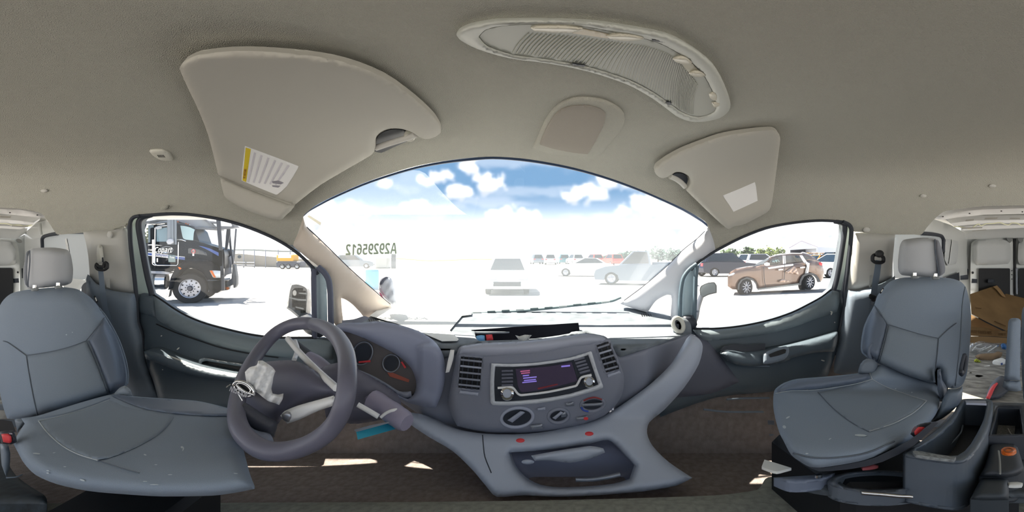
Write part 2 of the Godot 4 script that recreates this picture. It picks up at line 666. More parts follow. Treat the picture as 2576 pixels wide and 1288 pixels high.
func shell() -> void:
	var ceiling := setting("ceiling", "grey beige felt headliner curving over the whole cab", "headliner")
	relief("headliner", ceiling, spl(pl([-1500, -300, 700, -300, 1288, -300, 2000, -300, 4076, -300, 4076, 300, 2900, 519, 2575, 517, 2472, 519, 2418, 526, 2379, 531, 2362, 541, 2346, 556, 2331, 573, 2318, 590, 2300, 590, 2250, 590, 2200, 588, 2160, 583, 2146, 582, 2136, 572, 2120, 558, 2018, 556, 1924, 573, 1819, 619, 1800, 628, 1792, 612, 1782, 572, 1772, 556, 1718, 524, 1650, 493, 1582, 465, 1513, 441, 1445, 422, 1377, 408, 1308, 398, 1240, 394, 1184, 397, 1116, 405, 1048, 418, 979, 438, 911, 462, 836, 495, 791, 519, 766, 540, 762, 548, 757, 565, 748, 590, 738, 616, 720, 614, 680, 593, 630, 573, 580, 557, 530, 546, 470, 538, 420, 537, 375, 540, 350, 541, 330, 545, 322, 560, 319, 570, 296, 573, 283, 579, 209, 585, 180, 588, 145, 590, 136, 580, 129, 569, 117, 552, 109, 542, 99, 535, 75, 529, 46, 525, 0, 522, -324, 519, -1500, 300]), 3), hd, M.headliner, {"step": 16.0, "thick": 0.04, "dir": Vector3(0, 0.8, -0.6)})
	var st := ST()
	box(st, Vector3(0, 2.02, -0.30), Vector3(6.6, 0.06, 3.5))
	fin(st, "roof_skin", M.paint, ceiling)
	for c in [[111, 480, 9, 4], [2323, 493, 8, 4], [2497, 468, 9, 4], [2180, 578, 9, 6]]:
		relief("clip_button", ceiling, ell(c[0], c[1], c[2], c[3]), nearer(hd, 0.006), M.beige, {"step": 4.0, "bulge": 0.005, "br": 5.0, "thick": 0.012})
	for c in [[284, 577, 296, 571, 310, 564, 318, 562, 320, 569, 300, 572], [402, 523, 412, 517, 424, 517, 420, 525, 408, 528]]:
		relief("torn_lip", ceiling, spl(pl(c)), nearer(hd, 0.012), M.headliner, {"step": 4.0, "bulge": 0.008, "br": 6.0, "thick": 0.015})

	# the van's outer body behind all trims, cut out at the windows
	var wf := setting("wall_front", "white painted body metal around the van's windows", "van body")
	relief("body_panel", wf, pl([-260, 350, 2860, 350, 2860, 1400, -260, 1400]), 2.26, mt(ph(84, 90, 96), 0.6), {"step": 40.0, "thick": 0.03, "dir": Vector3(0, 0, -1), "holes": [pl([735, 480, 800, 430, 1272, 360, 1750, 430, 1810, 480, 1815, 610, 1752, 672, 1752, 850, 784, 850, 784, 680, 740, 625]), pl(WL), pl(WR), pl([-300, 440, 112, 500, 140, 588, 230, 588, 232, 940, 140, 1010, -300, 1040]), pl([2318, 480, 2900, 440, 2900, 1060, 2420, 1060, 2240, 900, 2240, 588, 2318, 588])]})
	relief("door_post", wf, pl([214, 470, 340, 470, 343, 740, 350, 1000, 214, 1000]), 2.5, M.paint_dull, {"step": 30.0, "thick": 0.04})
	relief("door_post", wf, pl([2136, 470, 2246, 470, 2246, 1000, 2126, 1000, 2130, 700]), 2.5, M.paint_dull, {"step": 30.0, "thick": 0.04})
	var fl := setting("floor", "dark brown grey carpet of the foot wells", "floor")
	st = ST()
	box(st, Vector3(0, 0.72, -0.55), Vector3(6.6, 0.05, 4.0))
	fin(st, "floor_pan", M.carpet, fl)
	relief("fire_wall", fl, pl([560, 940, 2130, 860, 2130, 1140, 1288, 1140, 560, 1140]), p3([600, 900, 2.06], [2000, 900, 2.06], [1288, 1140, 1.96]), M.carpet, {"step": 40.0, "thick": 0.05})
	relief("tunnel_mat", fl, spl(pl([-260, 1266, 300, 1266, 700, 1264, 1120, 1262, 1500, 1256, 1800, 1246, 1905, 1232, 1925, 1205, 1945, 1200, 1980, 1222, 2040, 1240, 2170, 1256, 2400, 1262, 2860, 1266, 2860, 1330, -260, 1330])), level(-0.70), M.tunnel, {"step": 24.0, "thick": 0.05, "dir": Vector3.DOWN, "bulge": 0.02, "br": 14.0})
	# back of the room: a second windscreen opening, for what lights the seats
	var wr := setting("wall_rear", "frame of the wide opening behind the eye", "van body")
	st = ST()
	box(st, Vector3(0, 0.80, 1.4), Vector3(6.6, 0.20, 0.06))
	for s in [-1.0, 1.0]:
		box(st, Vector3(3.2 * s, 1.5, 1.4), Vector3(0.2, 1.1, 0.06))
	fin(st, "opening_frame", M.beige, wr)
	for s in [-1.0, 1.0]:
		var w := setting("wall_left" if s < 0 else "wall_right", "side of the van beyond the %s edge of the view" % ("left" if s < 0 else "right"), "van body")
		st = ST()
		box(st, Vector3(3.3 * s, 0.80, 0.2), Vector3(0.06, 0.20, 2.4))
		box(st, Vector3(3.3 * s, 1.95, 0.2), Vector3(0.06, 0.14, 2.4))
		fin(st, "side_panel", M.beige, w)

	# windscreen
	var w2 := setting("window_2", "windscreen with pale numbers seen from behind at its left", "windscreen")
	var pane: PackedVector2Array = spl(pl(WF), 3)
	relief("pane", w2, pane, wind, M.pane, {"step": 40.0, "thick": 0.0})
	st = ST()
	var band: PackedVector2Array = spl(pl([762, 544, 775, 532, 791, 522, 836, 498, 911, 465, 979, 441, 1048, 421, 1116, 408, 1184, 400, 1240, 396, 1308, 400, 1377, 410, 1445, 424, 1513, 443, 1582, 467, 1650, 495, 1718, 527, 1766, 556, 1778, 566, 1783, 571, 1776, 584]), 3, false)
	var rr := PackedFloat32Array()
	for i in band.size():
		rr.append(lerpf(0.003, 0.0085, 1.0 - absf(2.0 * i / band.size() - 1.0)))
	tube(st, on(nearer(wind, 0.004), band), rr, 6)
	fin(st, "ceramic_edge", mt(ph(36, 52, 78), 0.3), w2)
	st = ST()
	tube(st, on(nearer(wind, 0.006), spl(pl([771, 571, 801, 599, 836, 633, 870, 667, 904, 698, 938, 728, 982, 766]), 3, false)), 0.0028, 6)
	tube(st, on(nearer(wind, 0.006), spl(pl([1773, 582, 1752, 602, 1718, 629, 1684, 664, 1650, 694, 1616, 722, 1570, 756]), 3, false)), 0.002, 6)
	fin(st, "side_seal", M.rubber, w2)
	st = ST()
	tube(st, on(2.31, spl(pl([1178, 789, 1240, 786, 1300, 783, 1377, 776, 1440, 769, 1500, 763, 1540, 757, 1562, 748]), 3, false)), 0.006, 6)
	fin(st, "bottom_seal", mt(ph(96, 112, 116), 0.5), w2)
	for i in 10:
		st = ST()
		var a: float = 1190 + i * 36
		tube(st, on(2.30, pl([a, 787 - i * 2.4 - maxf(0, i - 5) * 1.2, a + 20, 785.5 - i * 2.5 - maxf(0, i - 5) * 1.3])), 0.0055, 6)
		fin(st, "seal_clip", mt(ph(70, 84, 88), 0.6) if i % 3 else mt(ph(150, 158, 158), 0.6), w2)
	# numbers and a tag stuck to the outside of the glass: they read backwards from here
	var xf := frame(935, 633, nearer(wind, 0.004), 1.0, -0.03)
	var back := Transform3D(xf.basis * Basis(Vector3.UP, PI), xf.origin)
	var tape := StandardMaterial3D.new()
	tape.albedo_color = Color(0.9, 0.93, 0.9, 0.35)
	tape.transparency = BaseMaterial3D.TRANSPARENCY_ALPHA
	tape.roughness = 0.8
	tape.backlight_enabled = true
	tape.backlight = Color(0.6, 0.64, 0.6)
	var lay := StandardMaterial3D.new()
	lay.albedo_color = Color(0.58, 0.64, 0.58)
	lay.roughness = 0.6
	relief("sticker", w2, pl([838, 606, 920, 600, 995, 598, 1004, 618, 1010, 634, 1000, 640, 880, 640, 858, 634]), nearer(wind, 0.002), tape, {"step": 30.0, "thick": 0.0})
	letters("stuck_numbers", w2, "A29295612", 0.052, lay, Transform3D(back.basis, back.origin + back.basis.y * 0.012), 0.225, true, -0.22)
	relief("tag", w2, pl([773, 545, 777, 541, 808, 560, 806, 567]), nearer(wind, 0.004), mt(ph(206, 206, 190), 0.7), {"step": 10.0, "thick": 0.002})

	# front pillars
	var t1 := setting("trim_1", "beige grey windscreen pillar at the driver's side with small corner window", "pillar trim")
	relief("rake", t1, spl(pl([762, 546, 771, 572, 801, 600, 836, 634, 870, 668, 904, 699, 938, 729, 984, 768, 968, 780, 948, 792, 925, 800, 915, 797, 907, 787, 890, 769, 878, 759, 866, 752, 858, 750, 860, 780, 864, 812, 846, 822, 838, 806, 836, 760, 832, 718, 822, 694, 801, 670, 774, 650, 740, 621, 737, 614, 748, 590, 757, 565]), 3), pil, mt(ph(178, 168, 158), 0.55, 0.0, {"bump": "grain", "relief": 0.01, "scale": 14.0}), {"step": 9.0, "bulge": 0.03, "br": 24.0, "thick": 0.05})
	relief("corner_pane", t1, spl(pl(QL), 3), 2.12, M.pane, {"step": 40.0, "thick": 0.0})
	relief("corner_sill", t1, spl(pl([860, 806, 890, 803, 916, 795, 930, 800, 900, 816, 862, 820])), 2.06, M.dash, {"step": 8.0, "thick": 0.04})
	var t2 := setting("trim_2", "grey windscreen pillar at the passenger's side with small corner window", "pillar trim")
	relief("rake", t2, spl(pl([1782, 570, 1773, 583, 1752, 603, 1718, 630, 1684, 665, 1650, 695, 1616, 723, 1582, 749, 1560, 764, 1590, 775, 1628, 786, 1633, 780, 1648, 759, 1662, 749, 1678, 742, 1688, 743, 1690, 758, 1687, 798, 1698, 812, 1708, 806, 1712, 760, 1716, 715, 1732, 684, 1752, 664, 1800, 628, 1795, 605]), 3), pil, mt(ph(176, 178, 184), 0.5, 0.0, {"bump": "grain", "relief": 0.01, "scale": 14.0}), {"step": 9.0, "bulge": 0.03, "br": 24.0, "thick": 0.05})
	relief("corner_pane", t2, spl(pl(QR), 3), 2.12, M.pane, {"step": 40.0, "thick": 0.0})

	# middle pillars
	var bl := pl([209, 584, 240, 580, 283, 578, 296, 572, 319, 569, 325, 620, 331, 665, 336, 705, 338, 738, 322, 738, 300, 734, 273, 728, 252, 719, 236, 707, 226, 694, 225, 680, 222, 645, 217, 615])
	var t3 := setting("trim_3", "middle pillar behind the driver's door, beige above and slate below", "pillar trim")
	relief("upper_panel", t3, spl(bl, 3), func(p: Vector2) -> float: return 2.06 + (p.x - 209.0) / 130.0 * 0.05, M.beige, {"step": 8.0, "bulge": 0.03, "br": 22.0, "thick": 0.04})
	relief("lower_panel", t3, spl(pl([221, 690, 226, 694, 236, 707, 252, 719, 273, 728, 300, 734, 338, 738, 343, 760, 346, 809, 356, 842, 361, 883, 377, 940, 405, 1002, 330, 1010, 300, 930, 225, 800, 217, 720, 217, 700]), 3), func(p: Vector2) -> float: return 2.03 + (p.x - 209.0) / 130.0 * 0.03, M.slate, {"step": 9.0, "bulge": 0.035, "br": 26.0, "thick": 0.05})
	relief("seam_cap", t3, ell(276, 590, 7, 9), 2.045, M.beige, {"step": 4.0, "bulge": 0.004, "br": 5.0, "thick": 0.01})
	relief("access_flap", t3, pl([266, 702, 276, 701, 277, 725, 268, 722]), 2.037, M.beige, {"step": 6.0, "thick": 0.01})
	var t4 := setting("trim_4", "middle pillar behind the passenger's door, beige above and slate below", "pillar trim")
	relief("upper_panel", t4, spl(pl([2146, 582, 2200, 587, 2252, 590, 2247, 640, 2243, 690, 2244, 698, 2220, 711, 2190, 723, 2156, 731, 2133, 729, 2139, 660]), 3), func(p: Vector2) -> float: return 2.11 - (p.x - 2140.0) / 110.0 * 0.05, M.beige, {"step": 8.0, "bulge": 0.03, "br": 22.0, "thick": 0.04})
	relief("lower_panel", t4, spl(pl([2133, 729, 2156, 731, 2190, 723, 2220, 711, 2244, 698, 2251, 694, 2252, 720, 2230, 800, 2200, 950, 2081, 950, 2090, 930, 2103, 885, 2112, 843, 2121, 799, 2127, 765]), 3), func(p: Vector2) -> float: return 2.06 - (p.x - 2140.0) / 110.0 * 0.03, M.slate, {"step": 9.0, "bulge": 0.035, "br": 26.0, "thick": 0.05})
	relief("access_flap", t4, pl([2188, 693, 2194, 692, 2190, 722, 2186, 722]), 2.035, M.beige, {"step": 6.0, "thick": 0.01})

# ---------------------------------------------------------------- cargo bay behind the seats
func cargo_bay() -> void:
	# sides run back from the pillars to the rear doors
	var lf := setting("wall_cargo_left", "white metal cargo bay behind the driver's seat", "cargo bay")
	var ls := p3([224, 640, 2.5], [60, 640, 4.2], [60, 900, 4.2])
	var rs := p3([2255, 640, 2.5], [2436, 640, 4.2], [2436, 900, 4.2])
	var rear := 4.25
	relief("corner_post", lf, pl([-6, 598, 40, 600, 70, 586, 80, 620, 78, 740, 78, 880, -6, 880]), rear, M.paint_dull, {"step": 20.0, "thick": 0.04})
	relief("upper_side", lf, pl([62, 585, 90, 562, 116, 553, 150, 590, 150, 640, 62, 690]), nearer(ls, -0.06), M.paint, {"step": 14.0, "thick": 0.04})
	relief("side_recess", lf, spl(pl([76, 606, 90, 600, 101, 598, 104, 622, 76, 624])), nearer(ls, 0.0), M.paint_dull, {"step": 8.0, "thick": 0.03, "bulge": 0.02, "br": 6.0})
	relief("sliding_panel", lf, spl(pl([110, 600, 113, 596, 128, 592, 208, 584, 236, 582, 240, 625, 242, 655, 244, 690, 238, 704, 182, 702, 150, 690, 112, 690])), nearer(ls, 0.04), mt(ph(172, 178, 182), 0.45), {"step": 9.0, "bulge": 0.04, "br": 14.0, "thick": 0.04})
	relief("panel_rib", lf, pl([163, 601, 168, 600, 174, 632, 178, 660, 173, 660, 168, 632]), nearer(ls, 0.095), M.paint, {"step": 6.0, "bulge": 0.01, "br": 3.0, "thick": 0.02})
	relief("lower_shelf", lf, spl(pl([180, 700, 219, 705, 217, 716, 204, 726, 200, 740, 160, 740, 160, 700])), nearer(ls, 0.08), M.paint, {"step": 9.0, "bulge": 0.02, "br": 8.0, "thick": 0.04})
	relief("latch_box", lf, spl(pl([205, 722, 212, 712, 220, 709, 221, 735, 216, 742, 205, 738])), nearer(ls, 0.16), M.dark, {"step": 6.0, "bulge": 0.01, "br": 5.0, "thick": 0.05})
	var st := ST()
	tube(st, on(nearer(ls, 0.08), spl(pl([146, 587, 128, 590, 113, 594, 107, 601, 108, 625]), 4, false)), 0.011, 8)
	fin(st, "panel_seal", M.rubber, lf)
	st = ST()
	tube(st, on(nearer(ls, 0.0), pl([100, 562, 101, 580, 103, 592])), 0.008, 6)
	fin(st, "bead", M.paint, lf)
	relief("wall_edge", lf, pl([54, 675, 58, 675, 58, 700, 55, 700]), rear - 0.03, M.dark, {"step": 8.0, "thick": 0.02})
	relief("vent_hole", lf, ell(48, 606, 8, 5, 0.4), rear - 0.045, mt(ph(120, 120, 118), 0.8), {"step": 4.0, "thick": 0.01})

	var rt := setting("wall_cargo_right", "white metal cargo bay behind the passenger's seat", "cargo bay")
	relief("upper_side", rt, pl([2316, 592, 2331, 572, 2349, 551, 2392, 566, 2425, 584, 2440, 600, 2440, 690, 2372, 700, 2316, 640]), nearer(rs, -0.06), M.paint, {"step": 14.0, "thick": 0.04})
	relief("sliding_panel", rt, spl(pl([2250, 590, 2318, 589, 2366, 594, 2371, 604, 2371, 700, 2248, 700, 2246, 640])), nearer(rs, 0.04), mt(ph(172, 178, 182), 0.45), {"step": 9.0, "bulge": 0.04, "br": 14.0, "thick": 0.04})
	relief("side_recess", rt, spl(pl([2379, 601, 2396, 603, 2410, 607, 2411, 620, 2409, 650, 2404, 664, 2384, 668, 2376, 650])), nearer(rs, 0.0), M.paint_dull, {"step": 7.0, "bulge": 0.03, "br": 7.0, "thick": 0.03})
	relief("recess_rib", rt, pl([2395, 603, 2397, 603, 2390, 663, 2387, 664]), nearer(rs, 0.06), M.paint, {"step": 6.0, "thick": 0.02})
	st = ST()
	tube(st, on(nearer(rs, 0.08), spl(pl([2318, 587, 2345, 589, 2366, 593, 2372, 602, 2372, 634]), 4, false)), 0.011, 8)
	fin(st, "panel_seal", M.rubber, rt)
	relief("corner_post", rt, pl([2408, 600, 2424, 585, 2470, 580, 2900, 580, 2900, 890, 2410, 890]), rear, M.paint_dull, {"step": 30.0, "thick": 0.04})
	relief("dark_flap", rt, spl(pl([2416, 680, 2418, 677, 2434, 676, 2436, 678, 2436, 701, 2434, 703, 2416, 704])), rear - 0.03, M.dark, {"step": 6.0, "thick": 0.02})
	relief("lower_lining", rt, pl([2380, 697, 2413, 685, 2414, 706, 2400, 720, 2384, 720]), nearer(rs, 0.05), M.dark, {"step": 8.0, "thick": 0.02})

	# roof: skin, cross ribs and rear header, over both sides of the view
	var top := setting("ceiling_cargo", "bare white steel cargo roof with pressed cross ribs", "cargo roof")
	relief("roof_skin", top, pl([-260, 500, 100, 500, 140, 572, -260, 572]), func(p: Vector2) -> float: return 0.245 * F / maxf(644.0 - p.y, 30.0), mt(ph(150, 150, 146), 0.6), {"step": 24.0, "thick": 0.03, "dir": Vector3.UP})
	relief("roof_skin", top, pl([2330, 572, 2380, 500, 2860, 500, 2860, 572]), func(p: Vector2) -> float: return 0.245 * F / maxf(644.0 - p.y, 30.0), mt(ph(150, 150, 146), 0.6), {"step": 24.0, "thick": 0.03, "dir": Vector3.UP})
	var ribs := [
		[[-260, 524, 0, 526, 50, 528, 80, 533, 100, 538, 114, 547, 96, 548, 40, 541, 0, 538, -260, 536], 2.45],
		[[-260, 552, 0, 552, 46, 555, 85, 560, 83, 566, 40, 563, 0, 561, -260, 560], 2.9],
		[[-260, 568, 0, 568, 69, 571, 50, 577, 0, 574, -260, 574], 3.4],
		[[2349, 551, 2359, 543, 2409, 533, 2472, 527, 2575, 524, 2860, 524, 2860, 537, 2575, 538, 2477, 540, 2409, 547, 2372, 553], 2.45],
		[[2391, 562, 2445, 555, 2575, 553, 2860, 552, 2860, 561, 2575, 561, 2481, 562, 2400, 569], 2.9],
		[[2416, 571, 2481, 567, 2575, 566, 2860, 566, 2860, 573, 2575, 573, 2445, 579, 2424, 580], 3.4]]
	for r in ribs:
		relief("cross_rib", top, pl(r[0]), r[1], mt(ph(214, 210, 200), 0.4), {"step": 20.0, "thick": 0.05, "bulge": 0.015, "br": 6.0, "dir": Vector3(0, 0.6, -0.8)})
	for c in [[25, 535], [94, 541], [2372, 545], [2439, 537], [2519, 531], [2572, 533]]:
		relief("rib_hole", top, ell(c[0], c[1], 2.4, 1.5), 2.425, M.black, {"step": 3.0, "thick": 0.01})
	relief("rear_header", top, pl([-260, 568, 0, 569, 70, 574, 66, 586, 40, 601, 0, 599, -260, 599]), 4.15, M.paint_dull, {"step": 20.0, "thick": 0.1, "bulge": 0.03, "br": 8.0})
	relief("rear_header", top, pl([2416, 576, 2486, 568, 2575, 566, 2860, 566, 2860, 598, 2531, 598, 2463, 601, 2424, 602]), 4.15, M.paint_dull, {"step": 20.0, "thick": 0.1, "bulge": 0.03, "br": 8.0})
	for w in [[2400, 570, 2425, 572, 2440, 575, 2460, 564, 2468, 568, 2480, 563, 2500, 562, 2515, 560, 2535, 566, 2545, 561, 2560, 562, 2570, 567, 2580, 562], [0, 562, 20, 563, 30, 566, 50, 566, 62, 569, 80, 566]]:
		st = ST()
		tube(st, smooth3(on(2.8, pl(w)), 3), 0.003, 5)
		fin(st, "loose_wire", mt(ph(210, 200, 170), 0.6), top)
	for c in [[2418, 572, 2472, 571, 2470, 574, 2420, 576], [2478, 548, 2510, 547, 2508, 551, 2476, 552], [2430, 553, 2450, 551, 2450, 555, 2428, 557], [2540, 548, 2565, 548, 2566, 551, 2540, 551], [2445, 580, 2480, 577, 2482, 579, 2446, 582], [30, 566, 66, 569, 64, 572, 30, 570], [0, 542, 28, 544, 26, 549, 0, 548]]:
		relief("torn_strip", top, pl(c), 2.75, mt(ph(128, 126, 120), 0.9), {"step": 8.0, "thick": 0.01})
	var low := setting("floor_cargo", "scuffed grey cargo floor", "floor")
	st = ST()
	box(st, Vector3(3.7, 0.80, -3.3), Vector3(3.8, 0.04, 2.1))
	box(st, Vector3(-3.7, 0.80, -3.3), Vector3(3.8, 0.04, 2.1))
	fin(st, "floor_pan", mt(ph(150, 146, 138), 0.8, 0.0, {"tone": "dust", "scale": 2.0}), low)
	st = ST()
	for x in [-5.2, 5.2]:
		box(st, Vector3(x, 1.3, -3.3), Vector3(0.06, 1.1, 2.1))
	for x in [-3.5, 3.5]:
		box(st, Vector3(x, 1.83, -3.2), Vector3(3.5, 0.05, 2.2))
	fin(st, "outer_skin", M.paint_dull, top)

	# rear doors
	var d3 := setting("door_3", "white rear cargo door with black lower lining at the left edge", "cargo door")
	relief("door_skin", d3, spl(pl([-260, 601, -100, 601, 0, 601, 24, 602, 38, 608, 45, 619, 48, 641, 50, 672, 52, 880, -260, 770])), rear - 0.05, M.paint, {"step": 14.0, "bulge": 0.03, "br": 10.0, "thick": 0.04})
	relief("window_blank", d3, spl(pl([-260, 606, 0, 606, 26, 609, 36, 620, 41, 640, 42, 660, 30, 667, 0, 668, -260, 668])), rear - 0.09, M.paint_dull, {"step": 12.0, "bulge": 0.03, "br": 8.0, "thick": 0.03})
	relief("black_lining", d3, spl(pl([-260, 674, 0, 674, 28, 674, 32, 678, 33, 740, 20, 880, -260, 770])), rear - 0.10, M.black, {"step": 16.0, "thick": 0.02})
	relief("latch_square", d3, pl([33, 701, 47, 700, 48, 711, 34, 712]), rear - 0.09, M.dark, {"step": 6.0, "thick": 0.02})
	relief("latch_hole", d3, ell(45, 685, 2.6, 2.6), rear - 0.09, M.black, {"step": 3.0, "thick": 0.01})
	var d4 := setting("door_4", "white left leaf of the rear cargo doors with black lower lining", "cargo door")
	relief("door_skin", d4, spl(pl([2443, 880, 2441, 700, 2443, 614, 2452, 605, 2466, 601, 2500, 600, 2531, 599, 2549, 600, 2550, 880])), rear - 0.05, M.paint, {"step": 12.0, "bulge": 0.02, "br": 6.0, "thick": 0.04})
	relief("window_blank", d4, spl(pl([2450, 612, 2460, 605, 2490, 603, 2528, 604, 2539, 608, 2543, 625, 2543, 652, 2536, 664, 2500, 666, 2458, 667, 2449, 655, 2448, 625])), rear - 0.08, M.paint_dull, {"step": 8.0, "bulge": 0.03, "br": 8.0, "thick": 0.03})
	relief("black_lining", d4, spl(pl([2462, 678, 2465, 675, 2538, 675, 2541, 678, 2542, 880, 2461, 880])), rear - 0.09, M.black, {"step": 14.0, "thick": 0.02})
	relief("inner_handle", d4, spl(pl([2486, 702, 2500, 702, 2502, 705, 2502, 710, 2500, 713, 2487, 712, 2485, 709])), rear - 0.11, M.dark, {"step": 4.0, "bulge": 0.01, "br": 4.0, "thick": 0.02})
	relief("latch_square", d4, pl([2445, 701, 2458, 702, 2458, 712, 2444, 712]), rear - 0.085, M.dark, {"step": 6.0, "thick": 0.02})
	relief("latch_hole", d4, ell(2447, 686, 3, 3.2), rear - 0.085, M.black, {"step": 3.0, "thick": 0.01})
	for c in [[2531, 597, 2547, 597, 2546, 606, 2541, 611, 2535, 606]]:
		relief("hinge_plate", d4, pl(c), rear - 0.09, mt(ph(110, 112, 112), 0.6), {"step": 5.0, "thick": 0.02})
	for c in [681, 691, 702]:
		relief("bolt_hole", d4, ell(2545.5, c, 1.5, 1.5), rear - 0.085, M.black, {"step": 2.0, "thick": 0.01})
	st = ST()
	tube(st, on(rear - 0.06, pl([2552, 600, 2553, 740])), 0.010, 6)
	fin(st, "meeting_seal", M.black, d4)
	var d5 := setting("door_5", "white right leaf of the rear cargo doors at the right edge", "cargo door")
	relief("door_skin", d5, pl([2555, 600, 2860, 600, 2860, 880, 2556, 880]), rear - 0.05, M.paint, {"step": 16.0, "thick": 0.04})
	relief("window_blank", d5, spl(pl([2562, 615, 2570, 606, 2860, 604, 2860, 667, 2570, 667, 2561, 655])), rear - 0.08, M.paint_dull, {"step": 12.0, "bulge": 0.03, "br": 8.0, "thick": 0.03})
	relief("black_lining", d5, spl(pl([2563, 678, 2566, 675, 2860, 675, 2860, 880, 2562, 880])), rear - 0.09, M.black, {"step": 14.0, "thick": 0.02})
	relief("hinge_plate", d5, pl([2559, 597, 2576, 597, 2574, 607, 2568, 611, 2562, 606]), rear - 0.09, mt(ph(110, 112, 112), 0.6), {"step": 5.0, "thick": 0.02})
	st = ST()
	tube(st, on(rear - 0.09, pl([2557, 676, 2558, 740])), 0.006, 6)
	fin(st, "lock_rod", M.silver_dull, d5)

# ---------------------------------------------------------------- front doors
func doors() -> void:
	var d1 := setting("door_1", "driver's door with dark slate lining and sunlit pull handle", "van door")
	var base := p3([360, 800, 2.10], [780, 800, 2.10], [600, 1000, 2.02])
	relief("lining", d1, spl(pl([350, 740, 360, 736, 381, 739, 392, 747, 409, 758, 441, 780, 478, 800, 520, 816, 568, 829, 615, 840, 657, 847, 700, 851, 800, 851, 850, 860, 860, 1010, 620, 1040, 400, 1012, 386, 960, 374, 930, 362, 883, 360, 842, 347, 809, 345, 770]), 3), base, M.door, {"step": 12.0, "bulge": 0.02, "br": 14.0, "thick": 0.05})
	relief("upper_lining", d1, spl(pl([386, 744, 409, 759, 441, 781, 478, 801, 520, 817, 568, 830, 615, 841, 657, 848, 700, 852, 800, 853, 838, 862, 836, 905, 760, 903, 700, 897, 640, 889, 560, 872, 492, 850, 440, 830, 398, 806, 390, 790]), 3), nearer(base, 0.028), M.door_light, {"step": 10.0, "bulge": 0.02, "br": 10.0, "thick": 0.03})
	relief("armrest", d1, spl(pl([363, 884, 380, 884, 405, 891, 440, 906, 500, 925, 560, 938, 615, 947, 700, 955, 740, 960, 740, 990, 680, 976, 590, 962, 516, 952, 470, 940, 430, 927, 395, 913, 366, 903]), 3), nearer(base, 0.105), M.door, {"step": 7.0, "bulge": 0.012, "br": 8.0, "thick": 0.10, "dir": Vector3(-0.25, 0.0, -0.97)})
	relief("pull_cup", d1, spl(pl([503, 916, 508, 907, 520, 905, 560, 912, 600, 919, 640, 924, 640, 944, 590, 938, 540, 928, 508, 922])), nearer(base, 0.026), M.black, {"step": 7.0, "thick": 0.02})
	relief("grip_rim", d1, spl(pl([498, 924, 500, 905, 512, 900, 560, 908, 640, 920, 640, 926, 600, 921, 556, 914, 520, 908, 509, 911, 507, 922])), nearer(base, 0.05), M.door, {"step": 5.0, "bulge": 0.006, "br": 4.0, "thick": 0.04})
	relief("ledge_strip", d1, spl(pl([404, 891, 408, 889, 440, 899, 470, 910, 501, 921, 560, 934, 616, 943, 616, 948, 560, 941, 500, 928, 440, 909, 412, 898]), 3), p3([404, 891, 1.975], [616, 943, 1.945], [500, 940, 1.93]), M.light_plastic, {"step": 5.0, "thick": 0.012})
	relief("corner_cap", d1, spl(pl([350, 742, 362, 737, 380, 740, 386, 746, 390, 770, 392, 800, 370, 792, 352, 785, 347, 765])), nearer(base, 0.03), M.door, {"step": 7.0, "bulge": 0.008, "br": 6.0, "thick": 0.03})
	relief("frame_strip", d1, pl([333, 562, 337, 552, 347, 547, 352, 560, 353, 578, 356, 610, 364, 660, 374, 711, 380, 740, 347, 740, 344, 705, 338, 650, 334, 610]), 2.115, M.green_white, {"step": 10.0, "thick": 0.02})
	relief("frame_strip", d1, pl([787, 668, 796, 672, 806, 682, 816, 695, 822, 715, 823, 760, 824, 830, 796, 832, 796, 760, 794, 700]), 2.10, mt(ph(150, 166, 172), 0.4), {"step": 9.0, "bulge": 0.01, "br": 8.0, "thick": 0.03})
	var st := ST()
	tube(st, on(2.07, spl(pl([404, 1000, 378, 942, 361, 885, 357, 842, 347, 809, 344, 765, 340, 715, 334, 665, 328, 615, 326, 580, 328, 558, 336, 547, 352, 543]), 3, false)), 0.0075, 7)
	fin(st, "outer_seal", M.rubber, d1)
	st = ST()
	tube(st, on(2.085, spl(pl([383, 742, 372, 700, 362, 650, 354, 605, 349, 575, 350, 557, 360, 546, 380, 541]), 3, false)), 0.0105, 8)
	fin(st, "inner_seal", M.rubber, d1)
	st = ST()
	tube(st, on(2.075, spl(pl([352, 543, 375, 541, 420, 538, 470, 539, 530, 547, 580, 558, 630, 574, 680, 595, 720, 617, 752, 640, 774, 660, 790, 677, 800, 690]), 3, false)), 0.0065, 7)
	fin(st, "top_seal", M.rubber, d1)
	st = ST()
	tube(st, on(2.07, spl(pl([790, 676, 789, 700, 790, 760, 791, 810, 791, 850]), 3, false)), 0.011, 8)
	tube(st, on(2.06, spl(pl([800, 672, 816, 686, 827, 706, 831, 740, 832, 800, 834, 826]), 3, false)), 0.012, 8)
	fin(st, "front_seal", mt(ph(72, 76, 92), 0.6), d1)
	st = ST()
	tube(st, on(nearer(base, 0.02), spl(pl([381, 739, 409, 757, 441, 779, 478, 799, 520, 815, 568, 828, 615, 839, 657, 846, 700, 850, 788, 850]), 3, false)), 0.005, 7)
	fin(st, "sill_seal", M.black, d1)
	for c in [[393, 815, 440, 836, 492, 854, 560, 876, 640, 892, 700, 900]]:
		st = ST()
		tube(st, on(nearer(base, 0.03), spl(pl(c), 4, false)), 0.0022, 6)
		fin(st, "crease", M.black, d1)
	for c in [[409, 930, 1], [448, 877, 3], [572, 972, 3], [578, 968, 2], [406, 845, 1.5]]:
		relief("scuff", d1, ell(c[0], c[1], c[2] * 1.6, 1.6, -0.7, 8), nearer(base, 0.045), M.light_plastic, {"step": 3.0, "thick": 0.002})
	var w1 := setting("window_1", "driver's door window looking on the black tow truck", "door window")
	relief("pane", w1, spl(pl(WL), 3), 2.13, M.pane, {"step": 40.0, "thick": 0.0})

